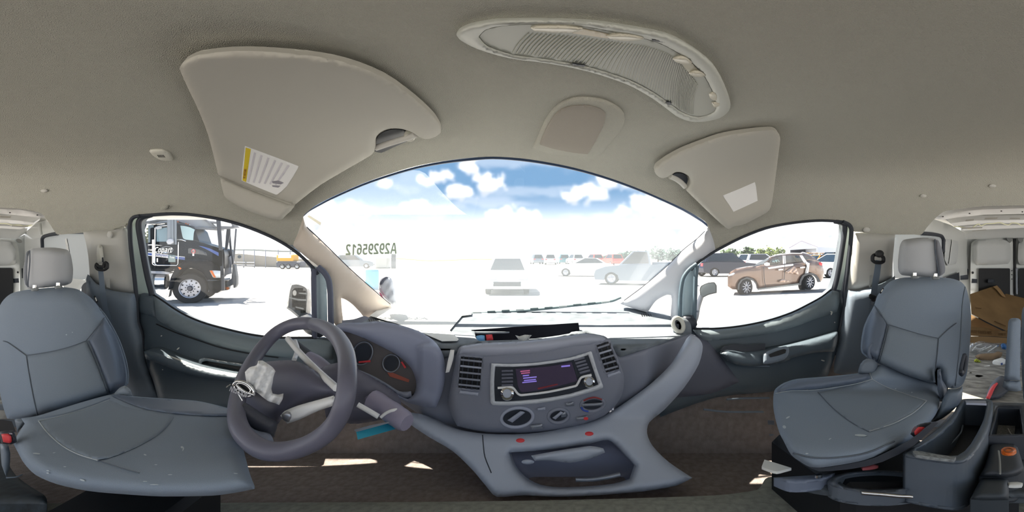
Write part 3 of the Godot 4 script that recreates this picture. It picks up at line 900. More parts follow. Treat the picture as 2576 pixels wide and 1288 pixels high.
	var d2 := setting("door_2", "passenger's door with dark slate lining and recessed pull", "van door")
	var b2 := p3([1760, 800, 2.08], [2120, 800, 2.10], [1950, 960, 2.02])
	relief("lining", d2, spl(pl([1700, 838, 1740, 827, 1794, 827, 1844, 823, 1894, 815, 1944, 803, 1993, 786, 2030, 768, 2068, 747, 2092, 727, 2102, 729, 2117, 731, 2124, 765, 2119, 799, 2112, 835, 2103, 885, 2088, 930, 2070, 960, 1940, 985, 1800, 1000, 1660, 1050, 1660, 900]), 3), b2, M.door, {"step": 12.0, "bulge": 0.02, "br": 14.0, "thick": 0.05})
	relief("upper_lining", d2, spl(pl([1742, 829, 1794, 829, 1844, 825, 1894, 817, 1944, 805, 1993, 788, 2030, 770, 2068, 749, 2094, 730, 2110, 735, 2112, 760, 2105, 785, 2060, 800, 2000, 822, 1940, 838, 1880, 848, 1820, 854, 1770, 856]), 3), nearer(b2, 0.028), M.door_light, {"step": 10.0, "bulge": 0.02, "br": 10.0, "thick": 0.03})
	relief("armrest", d2, spl(pl([1812, 890, 1830, 882, 1880, 886, 1930, 880, 1990, 868, 2050, 852, 2108, 835, 2106, 860, 2098, 885, 2050, 888, 1995, 900, 1972, 912, 1930, 918, 1880, 922, 1840, 912]), 3), nearer(b2, 0.065), M.door, {"step": 7.0, "bulge": 0.02, "br": 12.0, "thick": 0.09, "dir": Vector3(0.25, 0, -0.97)})
	relief("pull_bezel", d2, spl(pl([1930, 884, 1950, 876, 1975, 871, 1984, 874, 1985, 884, 1981, 896, 1970, 906, 1940, 914, 1920, 916, 1920, 890])), nearer(b2, 0.10), M.slate, {"step": 5.0, "bulge": 0.008, "br": 5.0, "thick": 0.02})
	relief("pull_cup", d2, spl(pl([1934, 892, 1952, 884, 1972, 878, 1978, 880, 1976, 888, 1960, 894, 1938, 899])), nearer(b2, 0.112), M.black, {"step": 4.0, "thick": 0.012})
	relief("switch_recess", d2, spl(pl([1812, 880, 1820, 872, 1850, 866, 1890, 868, 1925, 864, 1925, 880, 1890, 888, 1850, 892, 1825, 896])), nearer(b2, 0.055), M.dark, {"step": 6.0, "thick": 0.03})
	for c in [[1830, 905, 1880, 918, 1935, 921], [1828, 1005, 1870, 1002, 1935, 1001], [1770, 1030, 1830, 1036, 1920, 1036]]:
		var st2 := ST()
		tube(st2, on(nearer(b2, 0.045), spl(pl(c), 4, false)), 0.004, 6)
		fin(st2, "pocket_rib", M.slate, d2)
	relief("front_lining", d2, spl(pl([1720, 850, 1745, 842, 1770, 850, 1800, 880, 1830, 920, 1860, 960, 1790, 990, 1700, 1000, 1690, 930])), nearer(b2, 0.02), mt(ph(84, 86, 98), 0.6), {"step": 10.0, "thick": 0.03, "bulge": 0.02, "br": 16.0})
	relief("frame_strip", d2, pl([2126, 566, 2138, 572, 2133, 620, 2124, 690, 2116, 730, 2104, 728, 2110, 690, 2119, 640]), 2.115, M.green_white, {"step": 10.0, "thick": 0.02})
	relief("frame_strip", d2, pl([1742, 672, 1750, 668, 1746, 740, 1744, 822, 1710, 815, 1714, 760, 1718, 712, 1730, 688]), 2.10, mt(ph(150, 168, 176), 0.4), {"step": 9.0, "bulge": 0.01, "br": 8.0, "thick": 0.03})
	st = ST()
	tube(st, on(2.085, spl(pl([2100, 557, 2117, 560, 2125, 568, 2124, 590, 2113, 660, 2104, 706, 2097, 730]), 3, false)), 0.0095, 8)
	fin(st, "inner_seal", M.rubber, d2)
	st = ST()
	tube(st, on(2.07, spl(pl([2080, 945, 2100, 890, 2111, 840, 2122, 785, 2126, 760, 2124, 735, 2132, 680, 2140, 610, 2142, 578, 2136, 566, 2120, 558]), 3, false)), 0.008, 7)
	fin(st, "outer_seal", M.rubber, d2)
	st = ST()
	tube(st, on(2.075, spl(pl([2120, 558, 2068, 555, 2018, 558, 1968, 565, 1924, 575, 1869, 596, 1819, 621, 1782, 642, 1752, 664, 1738, 680]), 3, false)), 0.0055, 7)
	fin(st, "top_seal", M.rubber, d2)
	st = ST()
	tube(st, on(2.07, spl(pl([1753, 668, 1750, 700, 1748, 760, 1745, 826]), 3, false)), 0.009, 8)
	tube(st, on(2.06, spl(pl([1752, 664, 1732, 680, 1718, 702, 1712, 740, 1710, 800]), 3, false)), 0.008, 8)
	fin(st, "front_seal", mt(ph(80, 96, 106), 0.6), d2)
	st = ST()
	tube(st, on(nearer(b2, 0.02), spl(pl([1745, 827, 1794, 827, 1844, 823, 1894, 815, 1944, 803, 1993, 786, 2030, 768, 2068, 747, 2092, 728]), 3, false)), 0.004, 7)
	fin(st, "sill_seal", M.black, d2)
	relief("mirror_corner", d2, spl(pl([1716, 795, 1740, 792, 1752, 806, 1754, 818, 1744, 828, 1716, 822])), 2.05, M.dark, {"step": 6.0, "bulge": 0.02, "br": 10.0, "thick": 0.04})
	for c in [[2092, 788, 2, 5], [2100, 811, 1.5, 1.5], [2070, 907, 5, 1.5], [2091, 784, 3, 1.2]]:
		relief("scuff", d2, ell(c[0], c[1], c[2], c[3], 0.3, 8), nearer(b2, 0.05), M.light_plastic, {"step": 3.0, "thick": 0.002})
	var w3 := setting("window_3", "passenger's door window looking on the brown car", "door window")
	relief("pane", w3, spl(pl(WR), 3), 2.13, M.pane, {"step": 40.0, "thick": 0.0})

# ---------------------------------------------------------------- on the headliner
func roof_things() -> void:
	var up := Vector3(0, 0.75, -0.66)
	var v := thing("sun_visor", "large beige sun visor over the driver's window with a yellow and white warning label", "sun visor", "", P(760, 300, 1.4))
	move_into(v)
	var vd := nearer(hd, 0.075)
	relief("panel", v, spl(pl([451, 172, 463, 154, 498, 138, 575, 129, 653, 129, 769, 138, 866, 156, 963, 193, 1041, 247, 1088, 290, 1106, 318, 1108, 334, 1096, 344, 1072, 350, 1052, 343, 1037, 333, 1014, 325, 983, 323, 958, 332, 944, 350, 944, 375, 932, 391, 886, 418, 808, 464, 748, 510, 742, 515, 640, 478, 552, 441, 548, 436, 525, 344, 498, 274, 470, 216]), 3), vd, M.visor, {"step": 11.0, "bulge": 0.022, "br": 22.0, "thick": 0.02, "dir": up})
	relief("end_flap", v, spl(pl([553, 446, 640, 482, 741, 519, 732, 530, 719, 542, 708, 552, 690, 551, 672, 547, 614, 526, 575, 503, 563, 490]), 3), vd, M.visor, {"step": 8.0, "bulge": 0.018, "br": 10.0, "thick": 0.02, "dir": up})
	var st := ST()
	tube(st, on(nearer(hd, 0.06), spl(pl([946, 372, 972, 363, 1000, 354, 1030, 345, 1046, 338]), 3, false)), 0.011, 8)
	fin(st, "pivot_rod", M.beige, v)
	relief("pivot_recess", v, spl(pl([940, 380, 948, 348, 966, 332, 990, 326, 1016, 328, 1040, 338, 1040, 350, 1000, 366, 960, 384])), nearer(hd, 0.008), M.dark, {"step": 8.0, "thick": 0.004, "dir": up})
	st = ST()
	lathe(st, [Vector2(0, 0.012), Vector2(0.016, 0.010), Vector2(0.02, 0.0), Vector2(0.02, -0.02)], P(1030, 343, hd(Vector2(1030, 343)) - 0.045), Vector3(-0.1, -0.8, 0.6).normalized(), 16)
	fin(st, "pivot_socket", M.light_plastic, v)
	# the label: lines of print that cannot be read here
	var lb := relief("label", v, spl(pl([616, 367, 700, 398, 751, 418, 749, 424, 722, 468, 698, 489, 692, 489, 650, 472, 608, 454, 609, 430]), 2), nearer(vd, 0.0235), mt(ph(206, 206, 206), 0.7), {"step": 8.0, "thick": 0.001})
	relief("warning_band", lb, pl([618, 371, 631, 375, 619, 458, 610, 454]), nearer(vd, 0.0245), M.yellow, {"step": 8.0, "thick": 0.001})
	var ink := mt(ph(176, 174, 180), 0.8)
	for i in 6:
		var a := Vector2(639 + i * 17.0, 383 + i * 6.4)
		var b := a + Vector2(-17.0 - i * 3.2, 74.0 - i * 5.0)
		relief("print_line", lb, pl([a.x, a.y, a.x + 5, a.y + 2, b.x + 4, b.y + 2, b.x, b.y]), nearer(vd, 0.0245), ink, {"step": 10.0, "thick": 0.0006})
	relief("print_line", lb, pl([684, 456, 700, 454, 714, 460, 706, 464, 686, 461]), nearer(vd, 0.025), mt(ph(120, 118, 126), 0.8), {"step": 10.0, "thick": 0.0006})
	relief("print_line", lb, pl([684, 466, 706, 467, 700, 472, 686, 470]), nearer(vd, 0.025), mt(ph(120, 118, 126), 0.8), {"step": 10.0, "thick": 0.0006})
	var xf := frame(615.5, 440, nearer(vd, 0.0262), 0.13, -1.0)
	letters("warning_words", lb, "WARNING / AVERTISSEMENT", 0.0085, mt(ph(120, 70, 40), 0.8), xf, 0.075, false)

	var r := thing("sun_visor", "smaller beige sun visor over the passenger's window with a blank white label", "sun visor", "", P(1830, 450, 1.7))
	move_into(r)
	var rd := nearer(hd, 0.06)
	relief("panel", r, spl(pl([1647, 433, 1651, 419, 1677, 400, 1716, 379, 1763, 361, 1810, 345, 1856, 336, 1914, 329, 1945, 328, 1958, 335, 1963, 350, 1956, 405, 1947, 475, 1940, 518, 1931, 533, 1903, 549, 1868, 566, 1848, 569, 1833, 576, 1824, 571, 1814, 563, 1789, 540, 1726, 479, 1736, 460, 1733, 444, 1716, 434, 1700, 433, 1686, 441, 1670, 448, 1656, 444]), 3), rd, M.visor, {"step": 9.0, "bulge": 0.02, "br": 18.0, "thick": 0.02, "dir": up})
	relief("label", r, pl([1818, 492, 1860, 475, 1899, 458, 1902, 470, 1906, 505, 1876, 519, 1845, 533, 1834, 515]), nearer(rd, 0.0215), mt(ph(205, 206, 202), 0.7), {"step": 8.0, "thick": 0.001})
	st = ST()
	tube(st, on(nearer(hd, 0.05), spl(pl([1686, 444, 1700, 450, 1712, 458, 1724, 470]), 3, false)), 0.010, 8)
	fin(st, "pivot_rod", M.beige, r)
	relief("pivot_recess", r, spl(pl([1688, 444, 1700, 436, 1720, 438, 1730, 450, 1724, 474, 1706, 458])), nearer(hd, 0.008), M.dark, {"step": 7.0, "thick": 0.004, "dir": up})

	# roof console with a ribbed lens
	var l := thing("roof_lamp", "wide curved grey roof lamp with ribbed lens above the windscreen", "roof lamp", "", P(1500, 170, 1.1))
	move_into(l)
	var out := spl(pl([1148, 88, 1156, 75, 1185, 62, 1250, 51, 1348, 49, 1479, 53, 1576, 66, 1674, 85, 1740, 118, 1792, 160, 1821, 209, 1837, 255, 1834, 278, 1811, 297, 1772, 306, 1733, 305, 1700, 291, 1642, 248, 1576, 212, 1479, 180, 1381, 160, 1283, 147, 1202, 124, 1159, 102]), 3)
	var inn := spl(pl([1206, 92, 1222, 76, 1262, 66, 1340, 62, 1470, 68, 1566, 86, 1650, 106, 1712, 138, 1760, 178, 1788, 222, 1800, 262, 1796, 280, 1768, 292, 1738, 290, 1708, 276, 1652, 236, 1584, 200, 1484, 168, 1384, 149, 1290, 136, 1226, 114]), 3)
	var grey := mt(ph(172, 174, 168, 1.4), 0.45)
	relief("housing", l, out, nearer(hd, 0.012), grey, {"step": 8.0, "bulge": 0.022, "br": 13.0, "thick": 0.02, "holes": [inn], "dir": up})
	relief("lens", l, inn, nearer(hd, 0.018), mt(ph(160, 162, 154, 1.3), 0.45), {"step": 10.0, "thick": 0.01, "dir": up})
	var lo := spl(pl([1290, 132, 1384, 145, 1484, 164, 1584, 196, 1652, 232, 1708, 272, 1738, 286, 1760, 286]), 10, false)
	var hi := spl(pl([1330, 84, 1440, 92, 1540, 106, 1620, 116, 1680, 136, 1720, 170, 1750, 205, 1770, 240]), 10, false)
	st = ST()
	for i in lo.size() - 8:
		tube(st, on(nearer(hd, 0.0195), spl(PackedVector2Array([lo[i], lo[i].lerp(hi[i], 0.5) + Vector2(-5, 1), hi[i]]), 3, false)), 0.0017, 5)
	fin(st, "lens_ribs", mt(ph(156, 158, 148, 1.3), 0.45), l).set_meta("kind", "stuff")
	for c in [[1335, 70, 1355, 64, 1420, 64, 1466, 70, 1466, 76, 1440, 82, 1390, 82, 1345, 78], [1524, 90, 1560, 84, 1600, 88, 1622, 95, 1612, 101, 1570, 103, 1535, 98], [1692, 148, 1704, 142, 1724, 142, 1742, 156, 1736, 163, 1718, 162, 1700, 156], [1732, 184, 1746, 178, 1764, 180, 1778, 190, 1768, 194, 1744, 192], [1784, 236, 1796, 231, 1806, 238, 1806, 250, 1796, 253, 1786, 246], [1790, 258, 1812, 256, 1818, 270, 1796, 270]]:
		relief("lamp_dish", l, spl(pl(c)), nearer(hd, 0.024), mt(ph(188, 184, 170, 1.4), 0.25), {"step": 5.0, "bulge": 0.012, "br": 8.0, "thick": 0.008, "dir": up})
	relief("dish_bridge", l, pl([1462, 72, 1530, 86, 1530, 97, 1440, 84]), nearer(hd, 0.021), mt(ph(176, 166, 146), 0.4), {"step": 8.0, "thick": 0.006, "dir": up})
	relief("dish_bridge", l, pl([1712, 158, 1742, 160, 1766, 186, 1740, 192]), nearer(hd, 0.021), mt(ph(150, 146, 128), 0.4), {"step": 8.0, "thick": 0.006, "dir": up})
	for c in [[1440, 160, 1472, 165, 1470, 169, 1440, 164], [1675, 257, 1686, 257, 1690, 264, 1680, 264], [1704, 120, 1720, 121, 1730, 131, 1712, 128], [1784, 196, 1794, 196, 1798, 204, 1788, 203], [1640, 100, 1680, 104, 1682, 108, 1642, 104]]:
		relief("clip_slot", l, pl(c), nearer(hd, 0.03), M.dark, {"step": 6.0, "thick": 0.004, "dir": up})

	var p := thing("mirror_mount_pad", "rounded beige pad on the headliner above the windscreen, left by the inner mirror", "trim pad", "", P(1450, 320, 1.8))
	move_into(p)
	relief("raised_border", p, spl(pl([1340, 372, 1358, 330, 1378, 290, 1404, 262, 1440, 246, 1480, 244, 1525, 252, 1560, 272, 1572, 296, 1562, 326, 1538, 356, 1512, 388, 1490, 396, 1430, 392, 1380, 386]), 3), nearer(hd, 0.004), M.headliner, {"step": 8.0, "bulge": 0.035, "br": 34.0, "thick": 0.01, "dir": up})
	relief("pad", p, spl(pl([1358, 364, 1372, 328, 1392, 294, 1412, 276, 1440, 267, 1480, 266, 1512, 275, 1524, 290, 1516, 320, 1496, 360, 1478, 388, 1440, 384, 1390, 374]), 3), nearer(hd, 0.042), mt(ph(140, 134, 125, 1.4), 0.9, 0.0, {"bump": "fine", "relief": 0.1, "scale": 7.0}), {"step": 8.0, "bulge": 0.006, "br": 8.0, "thick": 0.02, "dir": up})

	var g := thing("microphone_grille", "small rounded beige plastic grille with five dark slots on the headliner", "grille", "", P(405, 390, 1.9))
	move_into(g)
	relief("cover", g, spl(pl([375, 380, 378, 377, 390, 376, 406, 376, 416, 379, 426, 385, 436, 399, 435, 402, 430, 404, 412, 404, 400, 401, 384, 391]), 3), nearer(hd, 0.006), M.light_plastic, {"step": 5.0, "bulge": 0.012, "br": 7.0, "thick": 0.008, "dir": up})
	for i in 5:
		var a := 395.0 + i * 3.6
		relief("slot", g, pl([a, 390, a + 1.3, 390, a + 6.0, 396.2, a + 4.7, 396.2]), nearer(hd, 0.0195), M.black, {"step": 4.0, "thick": 0.002, "dir": up})

# put a thing's origin where it stands while its parts keep their places: parts are written in world places
var _shift := {}
func move_into(o: Node3D) -> void:
	var at := o.position
	o.child_entered_tree.connect(func(c: Node): if c is Node3D: c.position -= at)

# ---------------------------------------------------------------- dashboard
func interp(t: Array, x: float) -> float:
	if x <= t[0]:
		return t[1]
	for i in range(2, t.size(), 2):
		if x <= t[i]:
			return lerpf(t[i - 1], t[i + 1], (x - t[i - 2]) / (t[i] - t[i - 2]))
	return t[t.size() - 1]

var LIP := [830, 826, 888, 820, 950, 836, 1040, 862, 1100, 893, 1145, 884, 1161, 870, 1217, 862, 1296, 859, 1366, 852, 1430, 844, 1477, 838, 1519, 845, 1535, 868, 1560, 893, 1640, 868, 1735, 838, 1780, 828]

func dd(p: Vector2) -> float:
	var l := interp(LIP, p.x)
	if p.y < l:
		return 1.70 + maxf(0.0, 872.0 - p.y) * 0.0071
	return 1.70 + maxf(0.0, 872.0 - l) * 0.0071 + (p.y - l) * 0.0004

func dashboard() -> void:
	var d := thing("dashboard", "grey plastic dashboard with radio, vents and instrument cluster under the windscreen", "dashboard", "", P(1300, 900, 1.75))
	move_into(d)
	var f: Callable = dd
	var tray := spl(pl([1194, 836, 1268, 835, 1352, 828, 1444, 821, 1450, 824, 1432, 839, 1368, 849, 1296, 855, 1212, 857, 1197, 851]), 2)
	relief("top_pad", d, spl(pl([834, 826, 848, 816, 864, 811, 890, 806, 930, 797, 966, 775, 1000, 778, 1100, 790, 1180, 788, 1300, 781, 1377, 774, 1479, 764, 1560, 756, 1600, 764, 1634, 778, 1690, 795, 1712, 802, 1737, 836, 1640, 868, 1560, 894, 1537, 870, 1519, 848, 1477, 842, 1430, 848, 1366, 856, 1296, 863, 1217, 866, 1161, 874, 1145, 888, 1100, 896, 1050, 872, 950, 842, 888, 834, 850, 834]), 3), f, M.dash_top, {"step": 9.0, "bulge": 0.012, "br": 8.0, "thick": 0.006, "dir": Vector3(0, -1, 0), "holes": [tray]})
	relief("tray_floor", d, spl(pl([1186, 830, 1300, 822, 1455, 812, 1458, 830, 1430, 848, 1300, 862, 1190, 862])), 1.97, mt(ph(26, 27, 32), 0.9, 0.0, {"spec": 0.1}), {"step": 12.0, "thick": 0.02})
	relief("face", d, spl(pl([838, 832, 888, 826, 950, 840, 1040, 866, 1100, 896, 1145, 888, 1161, 874, 1296, 863, 1430, 848, 1519, 848, 1537, 870, 1560, 893, 1640, 868, 1735, 838, 1756, 850, 1745, 880, 1700, 920, 1640, 966, 1560, 1024, 1500, 1058, 1420, 1080, 1330, 1094, 1220, 1094, 1140, 1080, 1060, 1046, 1010, 1012, 970, 1000, 900, 1000, 850, 940]), 2), func(p: Vector2) -> float: return dd(p) + 0.02, M.dash, {"step": 12.0, "bulge": 0.02, "br": 14.0, "thick": 0.05})
	# instrument cluster
	var open := spl(pl([846, 829, 880, 837, 917, 851, 954, 869, 992, 889, 1019, 909, 1036, 929, 1046, 954, 1048, 974, 1041, 994, 1026, 1004, 1004, 995, 969, 971, 934, 951, 905, 937, 890, 904, 882, 877, 867, 850]), 3)
	relief("cluster_hood", d, spl(pl([837, 823, 865, 812, 912, 812, 949, 808, 1000, 816, 1054, 833, 1091, 857, 1111, 884, 1119, 914, 1119, 952, 1111, 992, 1096, 1026, 1070, 1024, 1030, 1014, 1000, 1000, 960, 976, 925, 956, 896, 944, 878, 906, 866, 870, 850, 842]), 3), func(p: Vector2) -> float: return minf(dd(p), 1.74) - 0.045, mt(ph(108, 113, 130, 2.2), 0.5), {"step": 7.0, "bulge": 0.03, "br": 22.0, "thick": 0.05, "holes": [open]})
	var cl := relief("cluster_face", d, open, func(p: Vector2) -> float: return 1.735, mt(ph(92, 88, 88), 0.25), {"step": 16.0, "thick": 0.01})
	for c in [[912, 889, 24, 30], [984, 914, 21, 22]]:
		var st := ST()
		tube(st, on(1.728, ell(c[0], c[1], c[2], c[3], 0.5)), 0.003, 6, true)
		fin(st, "gauge_ring", M.silver_dull, cl)
		relief("gauge_dial", cl, ell(c[0], c[1], c[2] - 4, c[3] - 4, 0.5), 1.731, M.dark, {"step": 8.0, "thick": 0.003})
	for c in [[902, 909, 932, 906, 932, 911, 902, 913], [1008, 911, 1012, 909, 1022, 924, 1018, 927]]:
		relief("red_needle", cl, pl(c), 1.724, M.red, {"step": 8.0, "thick": 0.003})
	relief("warning_strip", cl, pl([974, 936, 982, 935, 1030, 955, 1028, 962, 980, 947]), 1.728, mt(ph(150, 84, 70), 0.4), {"step": 8.0, "thick": 0.003})
	relief("cluster_lip", d, spl(pl([903, 930, 936, 944, 972, 964, 1005, 984, 1034, 984, 1036, 998, 1022, 1002, 1004, 994, 969, 970, 934, 950, 904, 938])), 1.715, M.stack, {"step": 7.0, "bulge": 0.012, "br": 8.0, "thick": 0.02})
	# centre stack
	var sd := func(p: Vector2) -> float: return 1.645 + maxf(0.0, p.y - 880.0) * 0.00035
	relief("centre_stack", d, spl(pl([1161, 870, 1217, 862, 1296, 859, 1366, 852, 1430, 844, 1477, 838, 1519, 845, 1532, 855, 1546, 882, 1560, 917, 1570, 950, 1562, 1000, 1520, 1045, 1440, 1074, 1340, 1088, 1230, 1088, 1150, 1072, 1128, 1020, 1136, 960, 1146, 905, 1151, 882]), 3), sd, M.dash, {"step": 9.0, "bulge": 0.035, "br": 22.0, "thick": 0.06})
	relief("stack_brow", d, spl(pl([1160, 872, 1217, 864, 1296, 861, 1366, 854, 1430, 846, 1477, 840, 1516, 847, 1528, 858, 1500, 866, 1440, 874, 1366, 888, 1296, 894, 1217, 898, 1156, 890]), 3), nearer(sd, 0.028), M.stack, {"step": 7.0, "bulge": 0.022, "br": 16.0, "thick": 0.03})
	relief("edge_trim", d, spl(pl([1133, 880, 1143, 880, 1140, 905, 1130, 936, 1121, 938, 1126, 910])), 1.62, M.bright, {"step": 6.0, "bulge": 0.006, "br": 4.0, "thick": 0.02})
	for c in [[[1160, 897, 1213, 902, 1206, 980, 1153, 975], 5, 4], [[1501, 869, 1530, 859, 1557, 928, 1525, 937], 5, 2]]:
		var q := pl(c[0])
		var vent := Node3D.new()
		vent.name = numbered("air_vent", d)
		d.add_child(vent)
		vent.position = Vector3.ZERO - d.position
		relief("duct", vent, q, nearer(sd, 0.0365), M.black, {"step": 12.0, "thick": 0.004})
		var fr := shrink(q, -6.0)
		relief("bezel", vent, spl(fr, 2), nearer(sd, 0.034), M.dash, {"step": 7.0, "bulge": 0.01, "br": 4.0, "thick": 0.02, "holes": [q]})
		for i in int(c[1]):
			var t: float = (i + 0.5) / c[1]
			var st := ST()
			tube(st, on(nearer(sd, 0.045), PackedVector2Array([q[0].lerp(q[3], t), q[1].lerp(q[2], t)])), 0.0036, 6)
			fin(st, "slat", M.stack if i == 1 else M.dash, vent)
		for i in int(c[2]):
			var t: float = (i + 0.5) / c[2]
			var st := ST()
			tube(st, on(nearer(sd, 0.041), PackedVector2Array([q[0].lerp(q[1], t), q[3].lerp(q[2], t)])), 0.0026, 6)
			fin(st, "vane", M.dark, vent)
		relief("lip", vent, spl(pl([1158, 982, 1204, 988, 1202, 996, 1154, 990]) if c[2] == 4 else pl([1528, 942, 1558, 932, 1562, 938, 1530, 950])), nearer(sd, 0.04), M.stack, {"step": 6.0, "bulge": 0.006, "br": 4.0, "thick": 0.01})
	# radio
	var ro := spl(pl([1236, 914, 1290, 915, 1351, 912, 1435, 899, 1484, 884, 1489, 886, 1502, 930, 1517, 970, 1514, 978, 1435, 1001, 1351, 1015, 1280, 1020, 1240, 1019, 1234, 1012, 1233, 960]), 2)
	var ri := spl(pl([1246, 922, 1290, 923, 1351, 919, 1435, 907, 1480, 893, 1492, 928, 1505, 967, 1435, 990, 1351, 1004, 1280, 1009, 1245, 1009, 1243, 960]), 2)
	relief("radio_frame", d, ro, nearer(sd, 0.045), mt(ph(160, 163, 168, 2.0), 0.4), {"step": 6.0, "bulge": 0.01, "br": 6.0, "thick": 0.03, "holes": [ri]})
	var ra := relief("radio_face", d, ri, nearer(sd, 0.042), M.dark, {"step": 14.0, "thick": 0.01})
	var sc := relief("screen", ra, spl(pl([1297, 928, 1379, 922, 1438, 911, 1446, 935, 1453, 958, 1379, 978, 1312, 987, 1303, 972]), 2), nearer(sd, 0.045), mt(ph(60, 54, 70), 0.15, 0.0, {"glow": Color(0.16, 0.12, 0.2), "power": 0.15}), {"step": 12.0, "thick": 0.004})
	sc.set_meta("label", "dim violet radio screen")
	var lit := mt(Color(0.5, 0.45, 0.75), 0.4, 0.0, {"glow": Color(0.55, 0.48, 0.85), "power": 0.35})
	var lit2 := mt(Color(0.65, 0.35, 0.5), 0.4, 0.0, {"glow": Color(0.75, 0.4, 0.55), "power": 0.3})
	for c in [[1309, 933, 24, 3, 1], [1311, 938, 22, 3, 1], [1315, 944, 16, 3, 0], [1316, 950, 34, 3, 0], [1318, 956, 30, 3, 0], [1314, 961, 36, 3, 0], [1412, 920, 22, 4, 0]]:
		relief("lit_print", ra, pl([c[0], c[1], c[0] + c[2], c[1] - c[2] * 0.1, c[0] + c[2], c[1] - c[2] * 0.1 + c[3], c[0], c[1] + c[3]]), nearer(sd, 0.0465), lit2 if c[4] else lit, {"step": 12.0, "thick": 0.001})
	relief("red_glow_print", ra, pl([1352, 976, 1402, 965, 1404, 968, 1354, 980]), nearer(sd, 0.0465), mt(ph(120, 50, 56), 0.4), {"step": 12.0, "thick": 0.001})
	for i in 5:
		relief("radio_button", ra, spl(pl([1262, 931 + i * 9, 1290, 930 + i * 9, 1291, 935 + i * 9, 1262, 936 + i * 9]), 2), nearer(sd, 0.046), mt(ph(92, 94, 106), 0.4), {"step": 6.0, "bulge": 0.002, "br": 3.0, "thick": 0.004})
	for i in 5:
		relief("radio_button", ra, spl(pl([1443 + i * 3.5, 904 + i * 8, 1470 + i * 3.5, 897 + i * 8, 1471 + i * 3.5, 902 + i * 8, 1445 + i * 3.5, 909 + i * 8]), 2), nearer(sd, 0.046), mt(ph(92, 94, 106), 0.4), {"step": 6.0, "bulge": 0.002, "br": 3.0, "thick": 0.004})
	var st := ST()
	tube(st, on(nearer(sd, 0.05), spl(pl([1252, 976, 1285, 974, 1293, 978, 1302, 990, 1312, 994, 1379, 986, 1448, 971, 1455, 962, 1463, 949, 1488, 943]), 3, false)), 0.004, 7)
	fin(st, "silver_bracket", M.bright, ra)
	for c in [[1276, 989, 0.023], [1480, 960, 0.019]]:
		st = ST()
		var at := P(c[0], c[1], sd.call(Vector2(c[0], c[1])) - 0.042)
		var ax := Vector3(0, 0.22, 0.97).normalized()
		lathe(st, [Vector2(0, 0.022), Vector2(c[2] * 0.78, 0.021), Vector2(c[2] * 0.9, 0.016), Vector2(c[2], 0.0)], at, ax, 24)
		fin(st, "volume_knob", M.silver_dull, ra)
		st = ST()
		lathe(st, [Vector2(c[2] * 0.6, 0.024), Vector2(c[2] * 0.9, 0.02), Vector2(c[2] * 0.98, 0.012)], at, ax, 24)
		fin(st, "knob_ring", M.chrome, ra)
	# heater controls
	for c in [[1301, 1050, 40, 24, 1], [1405, 1046, 25, 17, 0], [1491, 1017, 29, 17, 2]]:
		st = ST()
		tube(st, on(nearer(sd, 0.036), ell(c[0], c[1], c[2], c[3], -0.12)), 0.006, 8, true)
		var kn := fin(st, "dial_ring", M.stack if c[4] == 1 else M.dash, d)
		relief("dial_well", kn, ell(c[0], c[1], c[2] - 3, c[3] - 3, -0.12), nearer(sd, 0.0368), M.dark, {"step": 8.0, "thick": 0.005})
		relief("dial_grip", kn, spl(pl([c[0] - c[2] * 0.62, c[1] + c[3] * 0.3, c[0] + c[2] * 0.2, c[1] - c[3] * 0.66, c[0] + c[2] * 0.5, c[1] - c[3] * 0.5, c[0] - c[2] * 0.3, c[1] + c[3] * 0.55]) if c[4] < 2 else pl([c[0] - 26, c[1] - 2, c[0] + 26, c[1] - 5, c[0] + 26, c[1] + 4, c[0] - 26, c[1] + 6]), 2), nearer(sd, 0.05), M.stack if c[4] < 2 else M.silver_dull, {"step": 5.0, "bulge": 0.01, "br": 6.0, "thick": 0.02})
		if c[4] == 2:
			st = ST()
			tube(st, on(nearer(sd, 0.042), spl(pl([1468, 1008, 1482, 1002, 1498, 1000, 1514, 1005]), 4, false)), 0.003, 6)
			fin(st, "hot_mark", mt(ph(120, 44, 46), 0.5), kn)
			st = ST()
			tube(st, on(nearer(sd, 0.042), spl(pl([1462, 1024, 1468, 1032, 1480, 1035]), 4, false)), 0.003, 6)
			fin(st, "cold_mark", mt(ph(50, 70, 150), 0.5), kn)
	for c in [[1424, 1014, 1443, 1011, 1444, 1021, 1424, 1023, 0], [1334, 1070, 1364, 1066, 1366, 1078, 1336, 1082, 0], [1450, 1050, 1478, 1046, 1480, 1055, 1452, 1060, 0], [1352, 1027, 1372, 1024, 1372, 1031, 1353, 1033, 1], [1410, 1038, 1424, 1036, 1426, 1048, 1412, 1050, 0]]:
		relief("heater_button", d, spl(pl(c.slice(0, 8)), 2), nearer(sd, 0.045), M.stack if c[8] else M.silver_dull, {"step": 5.0, "bulge": 0.006, "br": 5.0, "thick": 0.014})
	relief("red_mark", d, ell(1474, 1053, 6, 4), nearer(sd, 0.053), M.red, {"step": 3.0, "thick": 0.003})
	# lower sweep, knee panel and pocket
	var ld := func(p: Vector2) -> float: return 1.73 - clampf((p.y - 1050.0) / 200.0, 0.0, 1.0) * 0.17
	var pocket := spl(pl([1280, 1138, 1382, 1131, 1484, 1116, 1530, 1107, 1561, 1131, 1600, 1172, 1588, 1208, 1548, 1220, 1484, 1227, 1407, 1230, 1356, 1223, 1318, 1203, 1292, 1172]), 3)
